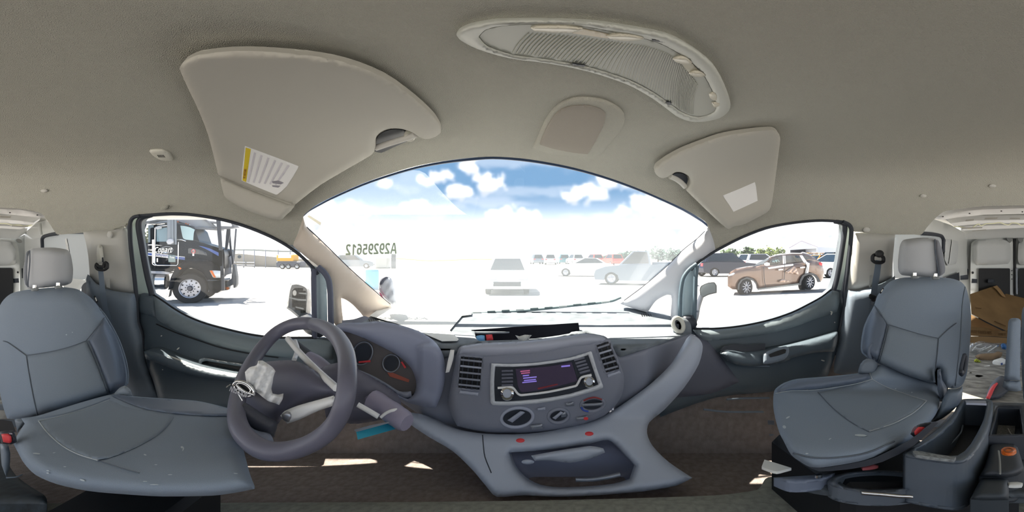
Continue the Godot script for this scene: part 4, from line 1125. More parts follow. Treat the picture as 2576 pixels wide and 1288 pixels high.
	relief("lower_sweep", d, spl(pl([1736, 843, 1757, 851, 1768, 872, 1758, 916, 1722, 974, 1672, 1030, 1634, 1062, 1628, 1090, 1642, 1122, 1682, 1162, 1742, 1202, 1700, 1222, 1620, 1236, 1500, 1246, 1400, 1250, 1320, 1246, 1250, 1250, 1222, 1222, 1190, 1184, 1140, 1136, 1080, 1100, 1030, 1066, 1006, 1036, 1060, 1042, 1140, 1077, 1220, 1091, 1330, 1091, 1420, 1077, 1500, 1055, 1560, 1021, 1640, 963, 1696, 908]), 3), ld, M.dash_low, {"step": 9.0, "bulge": 0.03, "br": 20.0, "thick": 0.06, "holes": [pocket]})
	relief("pocket_back", d, shrink(pocket, -4.0), func(p: Vector2) -> float: return 1.70, mt(ph(92, 95, 110, 2.1), 0.6), {"step": 14.0, "thick": 0.02, "bulge": -0.05, "br": 26.0})
	relief("pocket_shelf", d, spl(pl([1336, 1146, 1407, 1133, 1484, 1122, 1518, 1128, 1522, 1138, 1484, 1154, 1433, 1164, 1382, 1158, 1346, 1160]), 3), 1.60, M.dash_low, {"step": 6.0, "bulge": 0.02, "br": 12.0, "thick": 0.05})
	st = ST()
	tube(st, on(1.62, spl(pl([1448, 1207, 1490, 1206, 1530, 1200, 1560, 1193]), 3, false)), 0.007, 7)
	fin(st, "pocket_ridge", M.silver_dull, d)
	relief("pocket_cap", d, ell(1328, 1162, 16, 6), 1.61, M.dash_low, {"step": 5.0, "bulge": 0.01, "br": 6.0, "thick": 0.02})
	st = ST()
	tube(st, on(nearer(ld, 0.03), spl(pl([1214, 1094, 1216, 1120, 1220, 1150, 1236, 1190]), 3, false)), 0.0018, 5)
	fin(st, "panel_joint", M.dark, d)
	for c in [[1309, 1108], [1482, 1091]]:
		relief("red_indicator", d, ell(c[0], c[1], 11, 5.5), nearer(ld, 0.03), M.red, {"step": 4.0, "bulge": 0.004, "br": 5.0, "thick": 0.008})
	# demister slots and side vent
	for c in [[926, 802], [1612, 789]]:
		for i in 5:
			relief("demister_slot", d, pl([c[0] + i * 5.5, c[1], c[0] + 3 + i * 5.5, c[1], c[0] + 6 + i * 5.5, c[1] + 7, c[0] + 3 + i * 5.5, c[1] + 7]), nearer(f, 0.016), M.black, {"step": 5.0, "thick": 0.003})
	st = ST()
	tube(st, on(1.92, ell(1706, 817, 12, 18, -0.4)), 0.008, 8, true)
	fin(st, "side_vent_ring", M.light_plastic, d)
	relief("side_vent", d, ell(1706, 817, 11, 17, -0.4), 1.925, M.dark, {"step": 6.0, "thick": 0.01})
	relief("end_cap", d, spl(pl([1690, 800, 1716, 798, 1736, 812, 1740, 838, 1712, 848, 1694, 838])), 1.945, M.dash_top, {"step": 6.0, "bulge": 0.02, "br": 10.0, "thick": 0.04})

	st = ST()
	box(st, Vector3(-0.14, 1.11, -2.14), Vector3(0.96, 0.12, 0.28))
	fin(st, "inner_frame", M.black, d)
	# loose things on it
	var sh := thing("paper_sheet", "large white sheet of card glaring in the sun on the left of the dashboard", "paper", "", P(1050, 800, 2.0))
	move_into(sh)
	relief("sheet", sh, pl([930, 794, 965, 768, 1000, 762, 1080, 764, 1162, 768, 1186, 783, 1186, 791, 1162, 794, 1131, 831, 1154, 853, 1150, 857, 1112, 858, 1060, 836, 1000, 814]), func(p: Vector2) -> float: return dd(p) - 0.05, M.paper, {"step": 9.0, "thick": 0.0015, "dir": Vector3.DOWN})
	var k := tag(relief("red_lighter", self, spl(pl([1222, 842, 1238, 841, 1241, 855, 1224, 857]), 2), 1.70, M.red, {"step": 4.0, "bulge": 0.008, "br": 6.0, "thick": 0.02}), "small red piece lying in the dashboard tray", "litter")
	k = tag(relief("blue_wrapper", self, spl(pl([1198, 845, 1210, 843, 1219, 844, 1220, 857, 1208, 858, 1199, 853]), 2), 1.70, mt(ph(100, 150, 190), 0.4), {"step": 4.0, "bulge": 0.006, "br": 5.0, "thick": 0.015}), "small pale blue wrapper beside the red piece in the dashboard tray", "litter")
	k = tag(relief("crumpled_foil", self, spl(pl([1296, 843, 1306, 846, 1320, 842, 1338, 843, 1332, 850, 1328, 858, 1316, 862, 1308, 859]), 1), func(p: Vector2) -> float: return 1.69 + sin(p.x * 0.9) * sin(p.y * 1.1) * 0.008, M.paper, {"step": 3.0, "bulge": 0.01, "br": 5.0, "thick": 0.02}), "crumpled white foil at the middle of the dashboard tray", "litter")

# ---------------------------------------------------------------- steering wheel and column
func wheel_and_column() -> void:
	var w := thing("steering_wheel", "dark steering wheel with silver spokes and round chrome badge", "steering wheel", "", P(740, 975, 1.4))
	move_into(w)
	var leather := mt(ph(74, 74, 86, 2.2), 0.42, 0.0, {"bump": "grain", "relief": 0.01, "scale": 20.0})
	var rim := [790, 816, 1.52, 838, 838, 1.34, 868, 884, 1.16, 874, 948, 1.04, 866, 1010, 1.01, 842, 1066, 1.02, 796, 1108, 1.03, 735, 1132, 1.05, 672, 1134, 1.06, 626, 1108, 1.09, 598, 1064, 1.14, 597, 1008, 1.25, 614, 950, 1.38, 648, 890, 1.51, 692, 840, 1.58, 740, 816, 1.58]
	var st := ST()
	tube(st, path3(rim, 5, true), 0.0195, 16, true)
	fin(st, "rim", leather, w)
	relief("hub_cover", w, spl(pl([648, 915, 688, 908, 746, 908, 798, 936, 840, 972, 842, 996, 769, 1013, 720, 1042, 700, 1066, 660, 1058, 640, 1042, 614, 1012, 600, 990, 612, 960, 630, 936]), 3), p3([620, 980, 1.40], [840, 980, 1.28], [720, 1050, 1.32]), mt(ph(70, 70, 82, 2.1), 0.5), {"step": 8.0, "bulge": 0.06, "br": 40.0, "thick": 0.04})
	relief("lower_cover", w, spl(pl([592, 1020, 616, 1012, 660, 1040, 700, 1062, 690, 1100, 650, 1096, 612, 1068, 594, 1044]), 3), 1.22, mt(ph(54, 56, 64, 2.1), 0.5), {"step": 8.0, "bulge": 0.04, "br": 24.0, "thick": 0.04})
	st = ST()
	tube(st, path3([724, 852, 1.56, 756, 890, 1.46, 800, 934, 1.34, 846, 976, 1.18], 5), 0.0085, 8)
	fin(st, "silver_spoke", M.bright, w)
	st = ST()
	tube(st, path3([742, 858, 1.58, 748, 880, 1.54, 740, 905, 1.48], 4), 0.007, 8)
	fin(st, "upper_spoke", M.bright, w)
	relief("silver_spoke", w, spl(pl([705, 1046, 716, 1034, 750, 1020, 800, 1006, 840, 995, 846, 1008, 840, 1020, 800, 1034, 752, 1056, 722, 1066]), 3), p3([700, 1046, 1.27], [840, 1000, 1.14], [760, 1060, 1.20]), M.bright, {"step": 6.0, "bulge": 0.02, "br": 12.0, "thick": 0.025})
	relief("switch_pod", w, spl(pl([708, 1042, 722, 1034, 734, 1040, 736, 1052, 726, 1062, 712, 1056])), 1.22, M.silver, {"step": 5.0, "bulge": 0.01, "br": 6.0, "thick": 0.02})
	relief("lower_spoke", w, spl(pl([582, 1060, 600, 1048, 640, 1080, 680, 1092, 690, 1120, 650, 1128, 610, 1110, 590, 1086])), 1.18, mt(ph(96, 102, 116, 2.1), 0.45), {"step": 7.0, "bulge": 0.03, "br": 16.0, "thick": 0.03})
	# badge
	var bp := 1.19
	st = ST()
	tube(st, on(bp, ell(613, 978, 27, 15, 0.52)), 0.0035, 8, true)
	tube(st, on(bp - 0.004, ell(613, 976, 19, 9, 0.52)), 0.0022, 6, true)
	var bd := fin(st, "badge", M.chrome, w)
	relief("badge_field", bd, ell(613, 978, 25, 13, 0.52), bp + 0.004, M.black, {"step": 5.0, "thick": 0.01})
	st = ST()
	tube(st, on(bp - 0.003, spl(pl([594, 968, 606, 978, 622, 988, 640, 993]), 4, false)), 0.0035, 6)
	fin(st, "badge_bar", M.chrome, bd)
	letters("badge_letters", bd, "NISSAN", 0.0115, M.silver, frame(600, 986, bp - 0.006, 0.94, 0.36), 0.042, true)
	st = ST()
	tube(st, path3([596, 984, 1.19, 604, 998, 1.19, 610, 1008, 1.19], 4), 0.0025, 6)
	fin(st, "badge_trim", M.chrome, bd)

	var cl := thing("torn_airbag_cloth", "crumpled white cloth bulging out of the steering wheel hub", "cloth", "", P(660, 960, 1.4))
	move_into(cl)
	var crump := func(p: Vector2) -> float: return 1.225 + 0.010 * sin(p.x * 0.23 + p.y * 0.11) + 0.006 * sin(p.y * 0.31 - p.x * 0.13) + 0.002 * sin(p.x * 0.5 + p.y * 0.6)
	relief("cloth", cl, spl(pl([616, 936, 628, 924, 645, 919, 649, 908, 660, 907, 672, 914, 686, 924, 693, 934, 688, 948, 686, 962, 683, 978, 686, 990, 700, 993, 713, 990, 711, 1004, 702, 1019, 690, 1014, 676, 1010, 662, 1000, 650, 990, 641, 984, 630, 972, 620, 960]), 3), crump, mt(ph(214, 218, 220), 0.85), {"step": 5.0, "bulge": 0.03, "br": 14.0, "thick": 0.02})

	var c := thing("steering_column", "grey steering column shroud with stalks and ignition lock behind the wheel", "steering column", "", P(900, 1000, 1.6))
	move_into(c)
	relief("shroud", c, spl(pl([800, 930, 850, 912, 900, 930, 950, 958, 1000, 992, 1010, 1020, 985, 1046, 940, 1060, 880, 1066, 820, 1050]), 3), 1.60, mt(ph(76, 76, 88, 2.1), 0.55), {"step": 10.0, "bulge": 0.06, "br": 36.0, "thick": 0.05})
	st = ST()
	tube(st, path3([938, 1010, 1.52, 962, 1022, 1.50, 992, 1042, 1.47, 1024, 1064, 1.44], 4), PackedFloat32Array([0.034, 0.034, 0.033, 0.032, 0.030, 0.029, 0.030, 0.031, 0.031, 0.030, 0.030, 0.029, 0.024]), 14)
	fin(st, "ignition_barrel", mt(ph(116, 112, 128, 2.1), 0.45), c)
	st = ST()
	tube(st, path3([958, 1050, 1.44, 970, 1040, 1.44, 985, 1033, 1.44, 998, 1031, 1.45], 4), 0.0045, 8)
	fin(st, "barrel_ring", M.bright, c)
	st = ST()
	tube(st, path3([900, 1018, 1.42, 925, 1032, 1.42, 952, 1048, 1.42], 4), 0.0075, 8)
	fin(st, "silver_stalk", M.bright, c)
	st = ST()
	tube(st, path3([742, 866, 1.80, 760, 880, 1.78, 784, 898, 1.74, 806, 914, 1.70], 4), 0.015, 10)
	fin(st, "lever", M.dark, c)
	st = ST()
	tube(st, path3([775, 900, 1.72, 800, 912, 1.70, 826, 934, 1.66], 4), 0.022, 10)
	fin(st, "lever_root", mt(ph(100, 98, 112, 2.1), 0.5), c)
	relief("collar", c, spl(pl([915, 1000, 935, 992, 960, 992, 985, 1004, 992, 1016, 975, 1010, 950, 1004, 925, 1012])), 1.54, mt(ph(104, 100, 112, 2.1), 0.5), {"step": 6.0, "bulge": 0.02, "br": 10.0, "thick": 0.02})
	var kb := thing("blue_card", "turquoise card wedged under the ignition lock", "card", "", P(945, 1084, 1.45))
	move_into(kb)
	relief("card", kb, pl([896, 1086, 940, 1071, 978, 1061, 1000, 1078, 950, 1092, 900, 1106]), p3([896, 1086, 1.44], [978, 1061, 1.50], [1000, 1078, 1.46]), M.blue_card, {"step": 12.0, "thick": 0.004})
	relief("card_edge", kb, pl([890, 1081, 940, 1068, 978, 1061, 980, 1064, 940, 1075, 896, 1087]), 1.44, M.silver_dull, {"step": 12.0, "thick": 0.004})
	relief("foot_flap", self, spl(pl([658, 1150, 690, 1148, 716, 1150, 712, 1156, 680, 1158])), 1.5, mt(ph(190, 190, 192), 0.6), {"step": 5.0, "thick": 0.004, "bulge": 0.005, "br": 4.0})
	tag(get_node("foot_flap"), "thin white strip below the steering wheel on the foot well carpet", "litter")

# ---------------------------------------------------------------- seats
# depth of a padded surface: f brought nearer away from the outline's edge
func bul(f: Callable, outline: PackedVector2Array, bulge: float, br: float) -> Callable:
	return func(p: Vector2) -> float:
		var e := br
		var n := outline.size()
		for i in n:
			var c := Geometry2D.get_closest_point_to_segment(p, outline[i], outline[(i + 1) % n])
			e = minf(e, c.distance_to(p))
		if not Geometry2D.is_point_in_polygon(p, outline):
			e = 0.0
		var s := 1.0 - e / br
		return f.call(p) - bulge * sqrt(maxf(0.0, 1.0 - s * s))

func line_on(par: Node, called: String, f: Callable, a: Array, r: float, m: Material) -> void:
	var st := ST()
	tube(st, on(f, dense_open(spl(pl(a), 4, false), 6.0)), r, 6)
	fin(st, called, m, par)

func dense_open(a: PackedVector2Array, step: float) -> PackedVector2Array:
	var r := PackedVector2Array()
	for i in a.size() - 1:
		var n := maxi(1, int(a[i].distance_to(a[i + 1]) / step))
		for t in n:
			r.append(a[i].lerp(a[i + 1], float(t) / n))
	r.append(a[a.size() - 1])
	return r

func flecks(par: Node, f: Callable, spots: Array) -> void:
	for c in spots:
		relief("lint", par, ell(c[0], c[1], c[2], c[3], c[4], 7), nearer(f, 0.003), mt(Color(0.78, 0.82, 0.84), 0.9), {"step": 3.0, "thick": 0.002})

func driver_seat() -> void:
	var s := thing("driver_seat", "grey cloth seat below the tow truck window, red buckle at its left", "seat", "", P(200, 1000, 1.6))
	move_into(s)
	var bo := spl(pl([-8, 800, 0, 768, 15, 748, 34, 736, 75, 728, 149, 722, 189, 726, 211, 736, 231, 751, 248, 771, 266, 797, 295, 850, 314, 903, 322, 944, 321, 966, 310, 978, 275, 994, 205, 1016, 143, 1033, 94, 1048, 53, 1055, 18, 1053, 8, 1024, 0, 985, -8, 900]), 3)
	var bf := func(p: Vector2) -> float: return lerpf(1.88, 1.66, (p.y - 725.0) / 285.0) + 0.10 * pow((p.x - 150.0) / 170.0, 2.0)
	var bs := bul(bf, bo, 0.075, 34.0)
	relief("backrest", s, bo, bs, M.cloth, {"step": 8.0, "thick": 0.13})
	var ins := spl(pl([66, 895, 100, 890, 139, 883, 180, 872, 217, 857, 226, 875, 250, 930, 272, 990, 205, 1012, 143, 1030, 96, 1043, 84, 1000, 72, 940]), 2)
	relief("backrest_insert", s, shrink(ins, 1.0), nearer(bs, 0.004), M.cloth_in, {"step": 7.0, "bulge": 0.006, "br": 7.0, "thick": 0.012})
	var bol := spl(pl([222, 857, 244, 826, 264, 801, 280, 826, 296, 856, 311, 903, 318, 944, 317, 964, 306, 976, 277, 990, 262, 950, 240, 895]), 2)
	relief("side_bolster", s, shrink(bol, 1.0), nearer(bs, 0.004), M.vinyl, {"step": 6.0, "bulge": 0.016, "br": 20.0, "thick": 0.012})
	line_on(s, "seam", nearer(bs, 0.004), [8, 858, 20, 862, 40, 876, 66, 895], 0.0013, M.seam)
	line_on(s, "seam", nearer(bs, 0.006), [217, 857, 242, 826, 263, 799], 0.0013, M.seam)
	line_on(s, "seam", nearer(bs, 0.008), [66, 894, 100, 889, 139, 882, 180, 871, 218, 857], 0.0013, M.seam)
	line_on(s, "seam", nearer(bs, 0.008), [66, 895, 73, 940, 84, 1000, 95, 1046], 0.0013, M.seam)
	line_on(s, "seam", nearer(bs, 0.008), [220, 857, 240, 900, 258, 950, 274, 990], 0.0013, M.seam)
	line_on(s, "piping", nearer(bf, 0.012), [250, 775, 268, 798, 297, 850, 316, 903, 323, 944, 321, 966], 0.0022, M.cloth)
	relief("woven_tag", s, pl([235, 746, 239, 743, 247, 758, 243, 764]), nearer(bf, 0.05), M.black, {"step": 6.0, "thick": 0.004})
	relief("tag_print", s, pl([239, 749, 241, 748, 244, 756, 242, 758]), nearer(bf, 0.052), M.white, {"step": 6.0, "thick": 0.002})
	var hr := Node3D.new()
	hr.name = "headrest"
	s.add_child(hr)
	hr.position = Vector3.ZERO - s.position
	var ho := spl(pl([72, 632, 78, 626, 104, 623, 139, 623, 168, 628, 177, 638, 181, 655, 184, 679, 182, 704, 177, 713, 159, 719, 112, 724, 72, 726, 63, 718, 59, 696, 60, 670, 65, 645]), 3)
	relief("pad", hr, ho, bul(func(p: Vector2) -> float: return 1.90 + 0.05 * pow((p.x - 125.0) / 60.0, 2.0) + (p.y - 670.0) * 0.0001, ho, 0.06, 20.0), M.head_cloth, {"step": 6.0, "thick": 0.08})
	relief("side_face", hr, spl(pl([66, 636, 73, 630, 75, 650, 72, 690, 70, 722, 64, 716, 60, 696, 61, 670]), 3), 1.905, mt(ph(108, 112, 118), 0.95), {"step": 5.0, "bulge": 0.01, "br": 6.0, "thick": 0.04})
	line_on(hr, "seam", func(_p: Vector2) -> float: return 1.86, [75, 630, 75, 660, 72, 695, 70, 722], 0.0016, M.seam)
	for c in [[87, 729, 1.86], [146, 723, 1.86]]:
		relief("post_sleeve", hr, spl(pl([c[0] - 11, c[1] - 3, c[0] - 4, c[1] - 4, c[0] + 9, c[1] - 4, c[0] + 12, c[1] - 1, c[0] + 8, c[1] + 3, c[0] - 7, c[1] + 4])), c[2] - 0.05, mt(ph(110, 114, 116), 0.5), {"step": 4.0, "bulge": 0.01, "br": 4.0, "thick": 0.02})
		var st := ST()
		tube(st, on(c[2] - 0.03, pl([c[0], c[1] - 12, c[0], c[1]])), 0.006, 8)
		fin(st, "post", M.chrome, hr)
	# cushion
	var co := spl(pl([53, 1052, 94, 1046, 143, 1031, 205, 1012, 262, 996, 300, 990, 336, 997, 410, 1002, 492, 1008, 541, 1018, 582, 1030, 596, 1050, 600, 1090, 612, 1129, 628, 1190, 641, 1224, 640, 1230, 590, 1240, 533, 1247, 410, 1249, 307, 1243, 221, 1235, 143, 1218, 90, 1195, 61, 1166, 44, 1136, 33, 1115, 46, 1090, 62, 1066]), 3)
	var cf := func(p: Vector2) -> float:
		var d: float = 0.45 * F / (p.y - 644.0)
		return d + 0.05 * smoothstep(1150.0, 1250.0, p.y)
	var cs := bul(cf, co, 0.07, 40.0)
	relief("cushion", s, co, cs, M.cloth, {"step": 8.0, "thick": 0.16})
	var ci := spl(pl([97, 1059, 140, 1050, 184, 1038, 230, 1023, 275, 1006, 312, 1021, 369, 1034, 438, 1047, 430, 1063, 402, 1092, 353, 1121, 298, 1145, 246, 1158, 197, 1143, 156, 1121, 119, 1088]), 2)
	relief("cushion_insert", s, shrink(ci, 1.0), nearer(cs, 0.004), M.cloth_in, {"step": 7.0, "bulge": 0.008, "br": 8.0, "thick": 0.012})
	var cb := spl(pl([281, 996, 300, 992, 336, 999, 410, 1004, 492, 1010, 541, 1020, 576, 1032, 586, 1046, 540, 1047, 451, 1042, 369, 1030, 318, 1012]), 2)
	relief("cushion_bolster", s, cb, nearer(cs, 0.006), M.vinyl, {"step": 6.0, "bulge": 0.022, "br": 14.0, "thick": 0.02})
	line_on(s, "piping", nearer(cs, 0.004), [97, 1059, 140, 1050, 184, 1038, 230, 1023, 275, 1006], 0.0013, mt(ph(150, 155, 158), 0.8))
	line_on(s, "piping", nearer(cs, 0.004), [97, 1059, 119, 1088, 156, 1121, 197, 1143, 246, 1158], 0.0013, mt(ph(150, 155, 158), 0.8))
	line_on(s, "seam", nearer(cs, 0.003), [246, 1158, 300, 1176, 350, 1190], 0.0009, M.seam)
	line_on(s, "seam", nearer(cs, 0.002), [275, 1002, 230, 1020, 160, 1042, 96, 1052], 0.003, M.cloth_in)
	flecks(s, cs, [[92, 1141, 10, 2, 0.1], [120, 1184, 4, 1.6, 0.1], [120, 1190, 3.5, 1.4, 0], [207, 1208, 7, 2, 0.3], [365, 1144, 4, 1.8, 0.3], [355, 1116, 4, 1, 0], [461, 1130, 5, 1.6, -1.2], [458, 1125, 4, 3, 0.2], [392, 1169, 4, 1, 0], [428, 1194, 6, 1, 0], [388, 1219, 12, 1, 0], [593, 1191, 6, 1.2, 0.1], [219, 1126, 3, 1, -0.5], [136, 1139, 4, 1, -0.2], [163, 1174, 4, 1.2, 0], [365, 1211, 6, 1, 0]])
	flecks(s, bs, [[167, 842, 2, 1.5, 0], [162, 1023, 2, 1.5, 0], [182, 836, 1.5, 1, 0]])
	var st2 := ST()
	box(st2, Vector3(-0.92, 0.84, -1.22), Vector3(0.30, 0.16, 0.3))
	fin(st2, "base", M.black, s)
	relief("hinge_cover", s, spl(pl([36, 1054, 66, 1052, 64, 1068, 50, 1080, 44, 1090, 40, 1070])), 1.56, M.slate, {"step": 6.0, "bulge": 0.02, "br": 8.0, "thick": 0.04})
	relief("hinge_cover", s, spl(pl([284, 994, 300, 976, 314, 970, 328, 980, 334, 1000, 310, 1000])), 1.66, mt(ph(120, 128, 136), 0.5), {"step": 6.0, "bulge": 0.02, "br": 8.0, "thick": 0.04})
	var bk := relief("buckle", s, spl(pl([-4, 1088, 4, 1084, 34, 1083, 41, 1100, 42, 1112, 28, 1118, 6, 1116]), 2), 1.18, M.dark, {"step": 5.0, "bulge": 0.012, "br": 7.0, "thick": 0.03})
	relief("button", bk, spl(pl([3, 1092, 20, 1091, 29, 1099, 29, 1112, 24, 1115, 8, 1112]), 2), 1.165, M.red, {"step": 4.0, "bulge": 0.005, "br": 5.0, "thick": 0.012}).set_meta("label", "red release button")
	relief("latch_mouth", bk, pl([22, 1089, 31, 1089, 31, 1093, 24, 1093]), 1.165, M.silver_dull, {"step": 5.0, "thick": 0.004})
	relief("buckle_stalk", s, spl(pl([0, 1116, 20, 1118, 26, 1140, 24, 1180, 16, 1200, 4, 1170]), 2), 1.22, M.slate, {"step": 8.0, "bulge": 0.02, "br": 10.0, "thick": 0.03})

	belt("driver's", [246, 672, 259, 672, 264, 720, 272, 775, 286, 812, 270, 812, 254, 762, 250, 716], 2.0, [256, 668], true)

func belt(whose: String, web: Array, d: float, ring: Array, left: bool) -> void:
	var b := thing("seat_belt", ("grey seat belt with a pale height slider on the driver's middle pillar" if left else "grey seat belt with a round black bolt cap on the passenger's middle pillar"), "seat belt", "", P(ring[0], ring[1], d))
	move_into(b)
	relief("webbing", b, spl(pl(web), 3), d - 0.03, M.belt, {"step": 6.0, "thick": 0.003})
	var st := ST()
	if left:
		relief("height_slider", b, spl(pl([244, 623, 246, 616, 254, 616, 258, 622, 261, 650, 258, 662, 246, 662, 243, 640]), 2), 2.02, M.light_plastic, {"step": 5.0, "bulge": 0.02, "br": 6.0, "thick": 0.03})
		tube(st, on(d - 0.045, spl(pl([243, 664, 242, 672, 247, 678, 262, 679, 270, 674, 270, 664, 266, 660, 262, 664, 262, 671, 248, 670]), 3)), 0.0055, 8, true)
		fin(st, "guide_loop", M.black, b)
		relief("slider_slot", b, pl([256, 648, 260, 647, 261, 660, 257, 660]), 1.995, M.dark, {"step": 5.0, "thick": 0.004})
	else:
		tube(st, on(d - 0.045, spl(pl([2195, 646, 2200, 641, 2214, 642, 2222, 648, 2222, 658, 2216, 661, 2202, 660, 2195, 655]), 3)), 0.0065, 8, true)
		fin(st, "guide_loop", M.black, b)
		st = ST()
		lathe(st, [Vector2(0, 0.03), Vector2(0.009, 0.027), Vector2(0.014, 0.016), Vector2(0.014, 0.0), Vector2(0.009, -0.02)], P(2212, 639, d - 0.05), Vector3(-0.55, 0.1, 0.83).normalized(), 16)
		fin(st, "bolt_cap", M.black, b)
		relief("latch_plate", b, spl(pl([2186, 742, 2190, 739, 2206, 746, 2205, 756, 2199, 759, 2186, 750]), 2), d - 0.05, M.black, {"step": 4.0, "bulge": 0.006, "br": 4.0, "thick": 0.015})
		relief("metal_tongue", b, pl([2191, 755, 2199, 758, 2197, 768, 2190, 767]), d - 0.045, M.chrome, {"step": 5.0, "thick": 0.004})
		relief("lower_webbing", b, pl([2189, 756, 2196, 758, 2190, 800, 2182, 812]), d - 0.02, M.belt, {"step": 7.0, "thick": 0.003})

func passenger_seat() -> void:
	var s := thing("passenger_seat", "grey cloth seat with lever and armrest hinge below the brown car window", "seat", "", P(2250, 1000, 1.6))
	move_into(s)
	var bo := spl(pl([2199, 768, 2207, 744, 2225, 721, 2245, 705, 2276, 698, 2344, 697, 2389, 700, 2416, 708, 2430, 724, 2439, 758, 2443, 799, 2440, 867, 2433, 936, 2423, 965, 2409, 976, 2390, 976, 2374, 970, 2367, 952, 2364, 932, 2357, 926, 2352, 936, 2354, 962, 2337, 962, 2276, 942, 2211, 915, 2196, 908, 2168, 888, 2166, 860, 2172, 825, 2182, 800]), 3)
	var bf := func(p: Vector2) -> float: return lerpf(1.88, 1.66, (p.y - 700.0) / 270.0) + 0.08 * pow((p.x - 2310.0) / 140.0, 2.0)
	var bs := bul(bf, bo, 0.065, 30.0)
	relief("backrest", s, bo, bs, M.cloth, {"step": 8.0, "thick": 0.08})
	var ins := spl(pl([2234, 817, 2276, 830, 2320, 843, 2361, 852, 2358, 890, 2352, 934, 2350, 958, 2337, 959, 2276, 939, 2211, 912, 2222, 870]), 2)
	relief("backrest_insert", s, shrink(ins, 1.0), nearer(bs, 0.004), M.cloth_in, {"step": 7.0, "bulge": 0.006, "br": 7.0, "thick": 0.012})
	var bol := spl(pl([2199, 771, 2214, 790, 2232, 816, 2220, 866, 2208, 910, 2196, 904, 2170, 886, 2169, 862, 2175, 826, 2184, 800]), 2)
	relief("side_bolster", s, shrink(bol, 1.0), nearer(bs, 0.004), M.vinyl, {"step": 6.0, "bulge": 0.014, "br": 18.0, "thick": 0.012})
	line_on(s, "seam", nearer(bs, 0.005), [2199, 768, 2214, 789, 2233, 817], 0.0013, M.seam)
	line_on(s, "seam", nearer(bs, 0.008), [2234, 816, 2276, 829, 2320, 842, 2361, 851, 2358, 890, 2352, 934], 0.0013, M.seam)
	line_on(s, "seam", nearer(bs, 0.008), [2233, 817, 2222, 866, 2209, 912], 0.0013, M.seam)
	line_on(s, "seam", nearer(bs, 0.004), [2361, 852, 2384, 830, 2406, 813], 0.0013, M.seam)
	line_on(s, "piping", nearer(bs, 0.004), [2428, 722, 2422, 760, 2420, 800, 2416, 870, 2408, 940, 2404, 972], 0.0016, M.cloth_in)
	relief("woven_tag", s, pl([2212, 737, 2221, 724, 2224, 726, 2216, 739]), nearer(bf, 0.05), M.black, {"step": 6.0, "thick": 0.004})
	relief("tag_print", s, pl([2216, 733, 2220, 727, 2222, 728, 2218, 735]), nearer(bf, 0.052), M.white, {"step": 6.0, "thick": 0.002})
	var hr := Node3D.new()
	hr.name = "headrest"
	s.add_child(hr)
	hr.position = Vector3.ZERO - s.position
	var ho := spl(pl([2263, 622, 2267, 610, 2274, 603, 2310, 598, 2348, 598, 2361, 604, 2370, 628, 2378, 669, 2377, 687, 2361, 697, 2310, 696, 2269, 692, 2260, 680, 2259, 656]), 3)
	relief("pad", hr, ho, bul(func(p: Vector2) -> float: return 1.90 + 0.05 * pow((p.x - 2310.0) / 60.0, 2.0), ho, 0.06, 20.0), M.head_cloth, {"step": 6.0, "thick": 0.08})
	relief("side_face", hr, spl(pl([2352, 602, 2361, 606, 2370, 630, 2377, 669, 2376, 686, 2362, 695, 2358, 660, 2352, 625]), 3), 1.865, mt(ph(112, 114, 120), 0.95), {"step": 5.0, "bulge": 0.012, "br": 8.0, "thick": 0.03})
	line_on(hr, "seam", func(_p: Vector2) -> float: return 1.85, [2352, 601, 2352, 625, 2357, 660, 2362, 695], 0.0016, M.seam)
	for c in [[2301, 698], [2353, 700]]:
		relief("post_sleeve", hr, spl(pl([c[0] - 11, c[1] - 3, c[0] - 4, c[1] - 4, c[0] + 9, c[1] - 4, c[0] + 12, c[1] - 1, c[0] + 8, c[1] + 3, c[0] - 7, c[1] + 4])), 1.81, mt(ph(110, 114, 116), 0.5), {"step": 4.0, "bulge": 0.01, "br": 4.0, "thick": 0.02})
		var st := ST()
		tube(st, on(1.83, pl([c[0], c[1] - 12, c[0], c[1]])), 0.006, 8)
		fin(st, "post", M.chrome, hr)
	# loop guides and recliner
	var st1 := ST()
	tube(st1, on(1.72, spl(pl([2190, 905, 2187, 890, 2189, 872, 2196, 866, 2203, 870, 2203, 888, 2200, 906]), 4, false)), 0.006, 8)
	fin(st1, "belt_guide", M.vinyl, s)
	st1 = ST()
	tube(st1, on(1.575, spl(pl([2427, 892, 2430, 896, 2429, 915, 2424, 936, 2418, 944, 2416, 938, 2420, 915, 2426, 893]), 3)), 0.0045, 8, true)
	fin(st1, "armrest_pivot_loop", M.dark, s)
	relief("pivot_cap", s, ell(2420, 937, 6, 7), 1.56, M.dark, {"step": 4.0, "bulge": 0.01, "br": 5.0, "thick": 0.02})
	relief("hinge_cover", s, spl(pl([2158, 938, 2164, 916, 2180, 902, 2200, 906, 2208, 918, 2204, 940, 2180, 944]), 2), 1.70, mt(ph(96, 104, 114), 0.5), {"step": 6.0, "bulge": 0.02, "br": 9.0, "thick": 0.04})
	relief("recliner_drum", s, spl(pl([2358, 930, 2366, 928, 2370, 955, 2382, 976, 2378, 1000, 2366, 1006, 2358, 980]), 2), 1.60, M.vinyl, {"step": 6.0, "bulge": 0.02, "br": 8.0, "thick": 0.04})
	relief("hinge_post", s, pl([2334, 925, 2385, 925, 2385, 1010, 2334, 1010]), 1.74, M.black, {"step": 12.0, "thick": 0.06})
	relief("side_shield", s, spl(pl([2386, 978, 2410, 978, 2421, 970, 2420, 1004, 2400, 1030, 2372, 1052, 2350, 1062, 2342, 1060, 2362, 1028, 2372, 1004]), 2), 1.52, mt(ph(84, 94, 106), 0.5), {"step": 7.0, "bulge": 0.03, "br": 14.0, "thick": 0.05})
